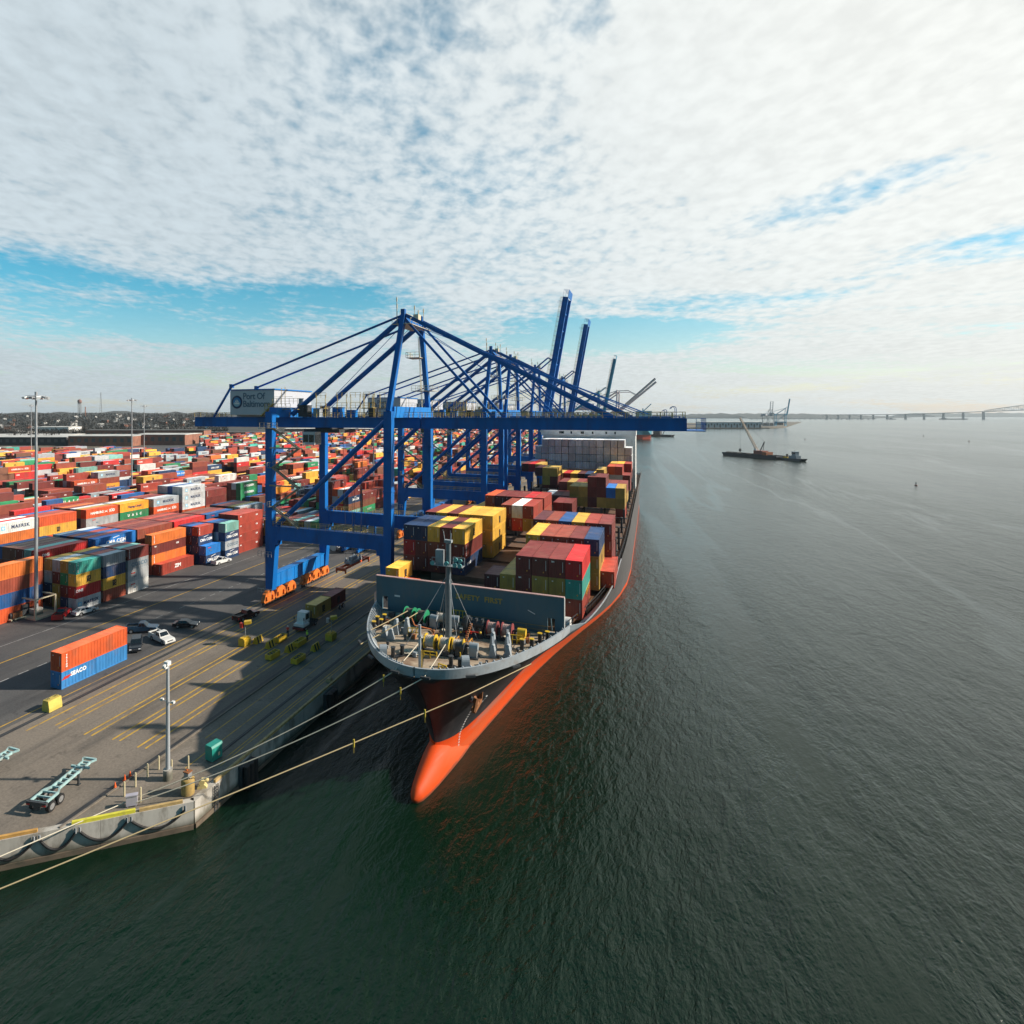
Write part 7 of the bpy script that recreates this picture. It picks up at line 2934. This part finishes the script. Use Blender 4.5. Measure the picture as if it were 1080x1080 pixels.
b = MB()
N_ = 40
for i in range(N_):
    x0, x1 = L_ * i / N_, L_ * (i + 1) / N_
    b.bar((x0, 0, deckz(x0)), (x1, 0, deckz(x1)), 18, 6.0)
b.build('deck', conc_far, bg)
for px in (872, 884, 896, 908, 921, 935.8, 955, 974.5, 995, 1015.8, 1037.2, 1100):
    x = (Vector((*at(px, 5350), 0)) - A).length
    b = MB()
    w = 12 if px == 1037.2 else (8 if px > 925 else 5)
    b.prism([(-w / 2, -2), (w / 2, -2), (w / 2 * .7, deckz(x) - 3), (-w / 2 * .7, deckz(x) - 3)], 'y', -9, 9)
    p_ = b.build('pier', conc_far, bg)
    p_.location = (x, 0, 0)
b = MB()
x0 = (Vector((*at(1039, 5350), 0)) - A).length
x1 = (Vector((*at(1165, 5350), 0)) - A).length
nt = 26
prev = None
for i in range(nt + 1):
    x = x0 + (x1 - x0) * i / nt
    s_ = i / nt
    zt = deckz(x) + 10 + 52 * math.sin(PI * min(1, s_ * .75))
    for y in (-9, 9):
        b.bar((x, y, deckz(x)), (x, y, zt), 1.8, 1.8)
        if prev:
            b.bar((prev[0], y, prev[1]), (x, y, zt), 2.6, 2.6)
            b.bar((prev[0], y, deckz(prev[0])), (x, y, zt), 1.6, 1.6) if i % 2 else b.bar((prev[0], y, prev[1]), (x, y, deckz(x)), 1.6, 1.6)
    prev = (x, zt)
b.build('truss', steel_far, bg)
# low causeway in front of the far shore and long dock under the bridge
a_, c_ = at(790, 5150), at(924, 5150)
cw = thing('causeway', 'low dark causeway along the water left of the bridge piers', 'causeway', (a_[0], a_[1], 0), math.atan2(c_[1] - a_[1], c_[0] - a_[0]))
lc = math.hypot(c_[0] - a_[0], c_[1] - a_[1])
b = MB()
b.box(0, lc, -6, 6, 5, 9)
b.build('deck', conc_far, cw)
for i in range(24):
    b = MB()
    x = lc * (i + .5) / 24
    b.box(x - 3, x + 3, -5, 5, -2, 5)
    b.build('pier', conc_far, cw)
a_, c_ = at(991, 5100), at(1020, 5100)
b = MB()
b.prism([(0, 8), (8, -1), (math.hypot(c_[0] - a_[0], c_[1] - a_[1]) - 6, -1), (math.hypot(c_[0] - a_[0], c_[1] - a_[1]), 8)], 'y', -12, 12)
b.box(20, 50, -8, 8, 8, 14)
tag(b.build('cargo_barge', pbr('far_barge', (.04, .055, .065), .7), None, (a_[0], a_[1], 0), math.atan2(c_[1] - a_[1], c_[0] - a_[0])), 'long dark barge lying under the bridge deck', 'barge')
x, y = at(941, 5150)
t = thing('work_boat', 'small work boat with a derrick near the bridge pier', 'boat', (x, y, 0), rz)
b = MB()
b.prism([(-28, 6), (-22, -1), (22, -1), (28, 6)], 'y', -8, 8)
b.build('hull', pbr('far_barge', (.04, .055, .065), .7), t)
b = MB()
b.tube((0, 0, 5), (14, 0, 44), 1.6, 6)
b.tube((-12, 0, 5), (-12, 0, 26), 1.4, 6)
b.box(-18, -8, -5, 5, 6, 14)
b.build('derrick', steel_far, t)
# far ship lying ahead
fs_ = thing('distant_ship', 'light blue ship with red boot top lying far ahead at the quay', 'ship', (-16, 1150, 0))
b = MB()
b.prism([(-14, 8), (14, 8), (17, 25), (-17, 25)], 'y', 6, 240, 0)
b.prism([(-12, -2), (12, -2), (14, 8), (-14, 8)], 'y', 8, 238, 1)
b.add([(-17, 6, 25), (17, 6, 25), (0, -18, 26), (-14, 6, 8), (14, 6, 8), (0, -4, 8)], [(0, 3, 5, 2), (4, 1, 2, 5), (0, 2, 1)], 0)
b.add([(-14, 8, 8), (14, 8, 8), (0, -4, 8), (-12, 8, -2), (12, 8, -2), (0, -2, -2)], [(0, 3, 5, 2), (4, 1, 2, 5)], 1)
b.build('hull', [pbr('light_blue_hull', (.12, .42, .55), .5), pbr('boot_red', (.55, .09, .05), .5)], fs_)
b = MB()
b.box(-15, 15, 150, 168, 25, 52)
b.build('superstructure', white_p, fs_)
b = MB()
b.tube((0, 30, 25), (0, 30, 56), 1.0, 8)
b.tube((0, 30, 50), (14, 20, 64), .8, 6)
b.box(-14, 14, 40, 140, 25, 34)
b.build('deck_gear', crane_teal, fs_)
x, y = at(697, 1190)
t = thing('mooring_barge', 'low dark barge on the water beside the light blue ship', 'barge', (x, y, 0), -.5)
b = MB()
b.prism([(-24, 4), (-20, -1), (22, -1), (26, 4)], 'y', -6, 6)
b.build('hull', pbr('barge_black', (.03, .034, .04), .7), t)
b = MB()
b.box(-14, 0, -4, 4, 4, 11)
b.tube((4, 0, 4), (10, 0, 17), .6, 6)
b.build('deckhouse', dark_steel, t)

# ------------------------------------------------------------------ air
USE_HAZE = True
if USE_HAZE:
    hz = bpy.data.materials.new('haze')
    hz.use_nodes = True
    ht = hz.node_tree
    ht.nodes.clear()
    ho = N(ht, 'ShaderNodeOutputMaterial')
    pv_ = N(ht, 'ShaderNodeVolumePrincipled')
    pv_.inputs['Color'].default_value = (.72, .84, .92, 1)
    pv_.inputs['Density'].default_value = .000045
    pv_.inputs['Anisotropy'].default_value = .2
    ht.links.new(pv_.outputs[0], ho.inputs['Volume'])
    b = MB()
    b.box(-11000, 14000, -490, 13500, -7, 170)
    o = b.build('haze', hz)
    o['kind'] = 'stuff'
    S.cycles.volume_bounces = 0
    S.cycles.volume_step_rate = 5
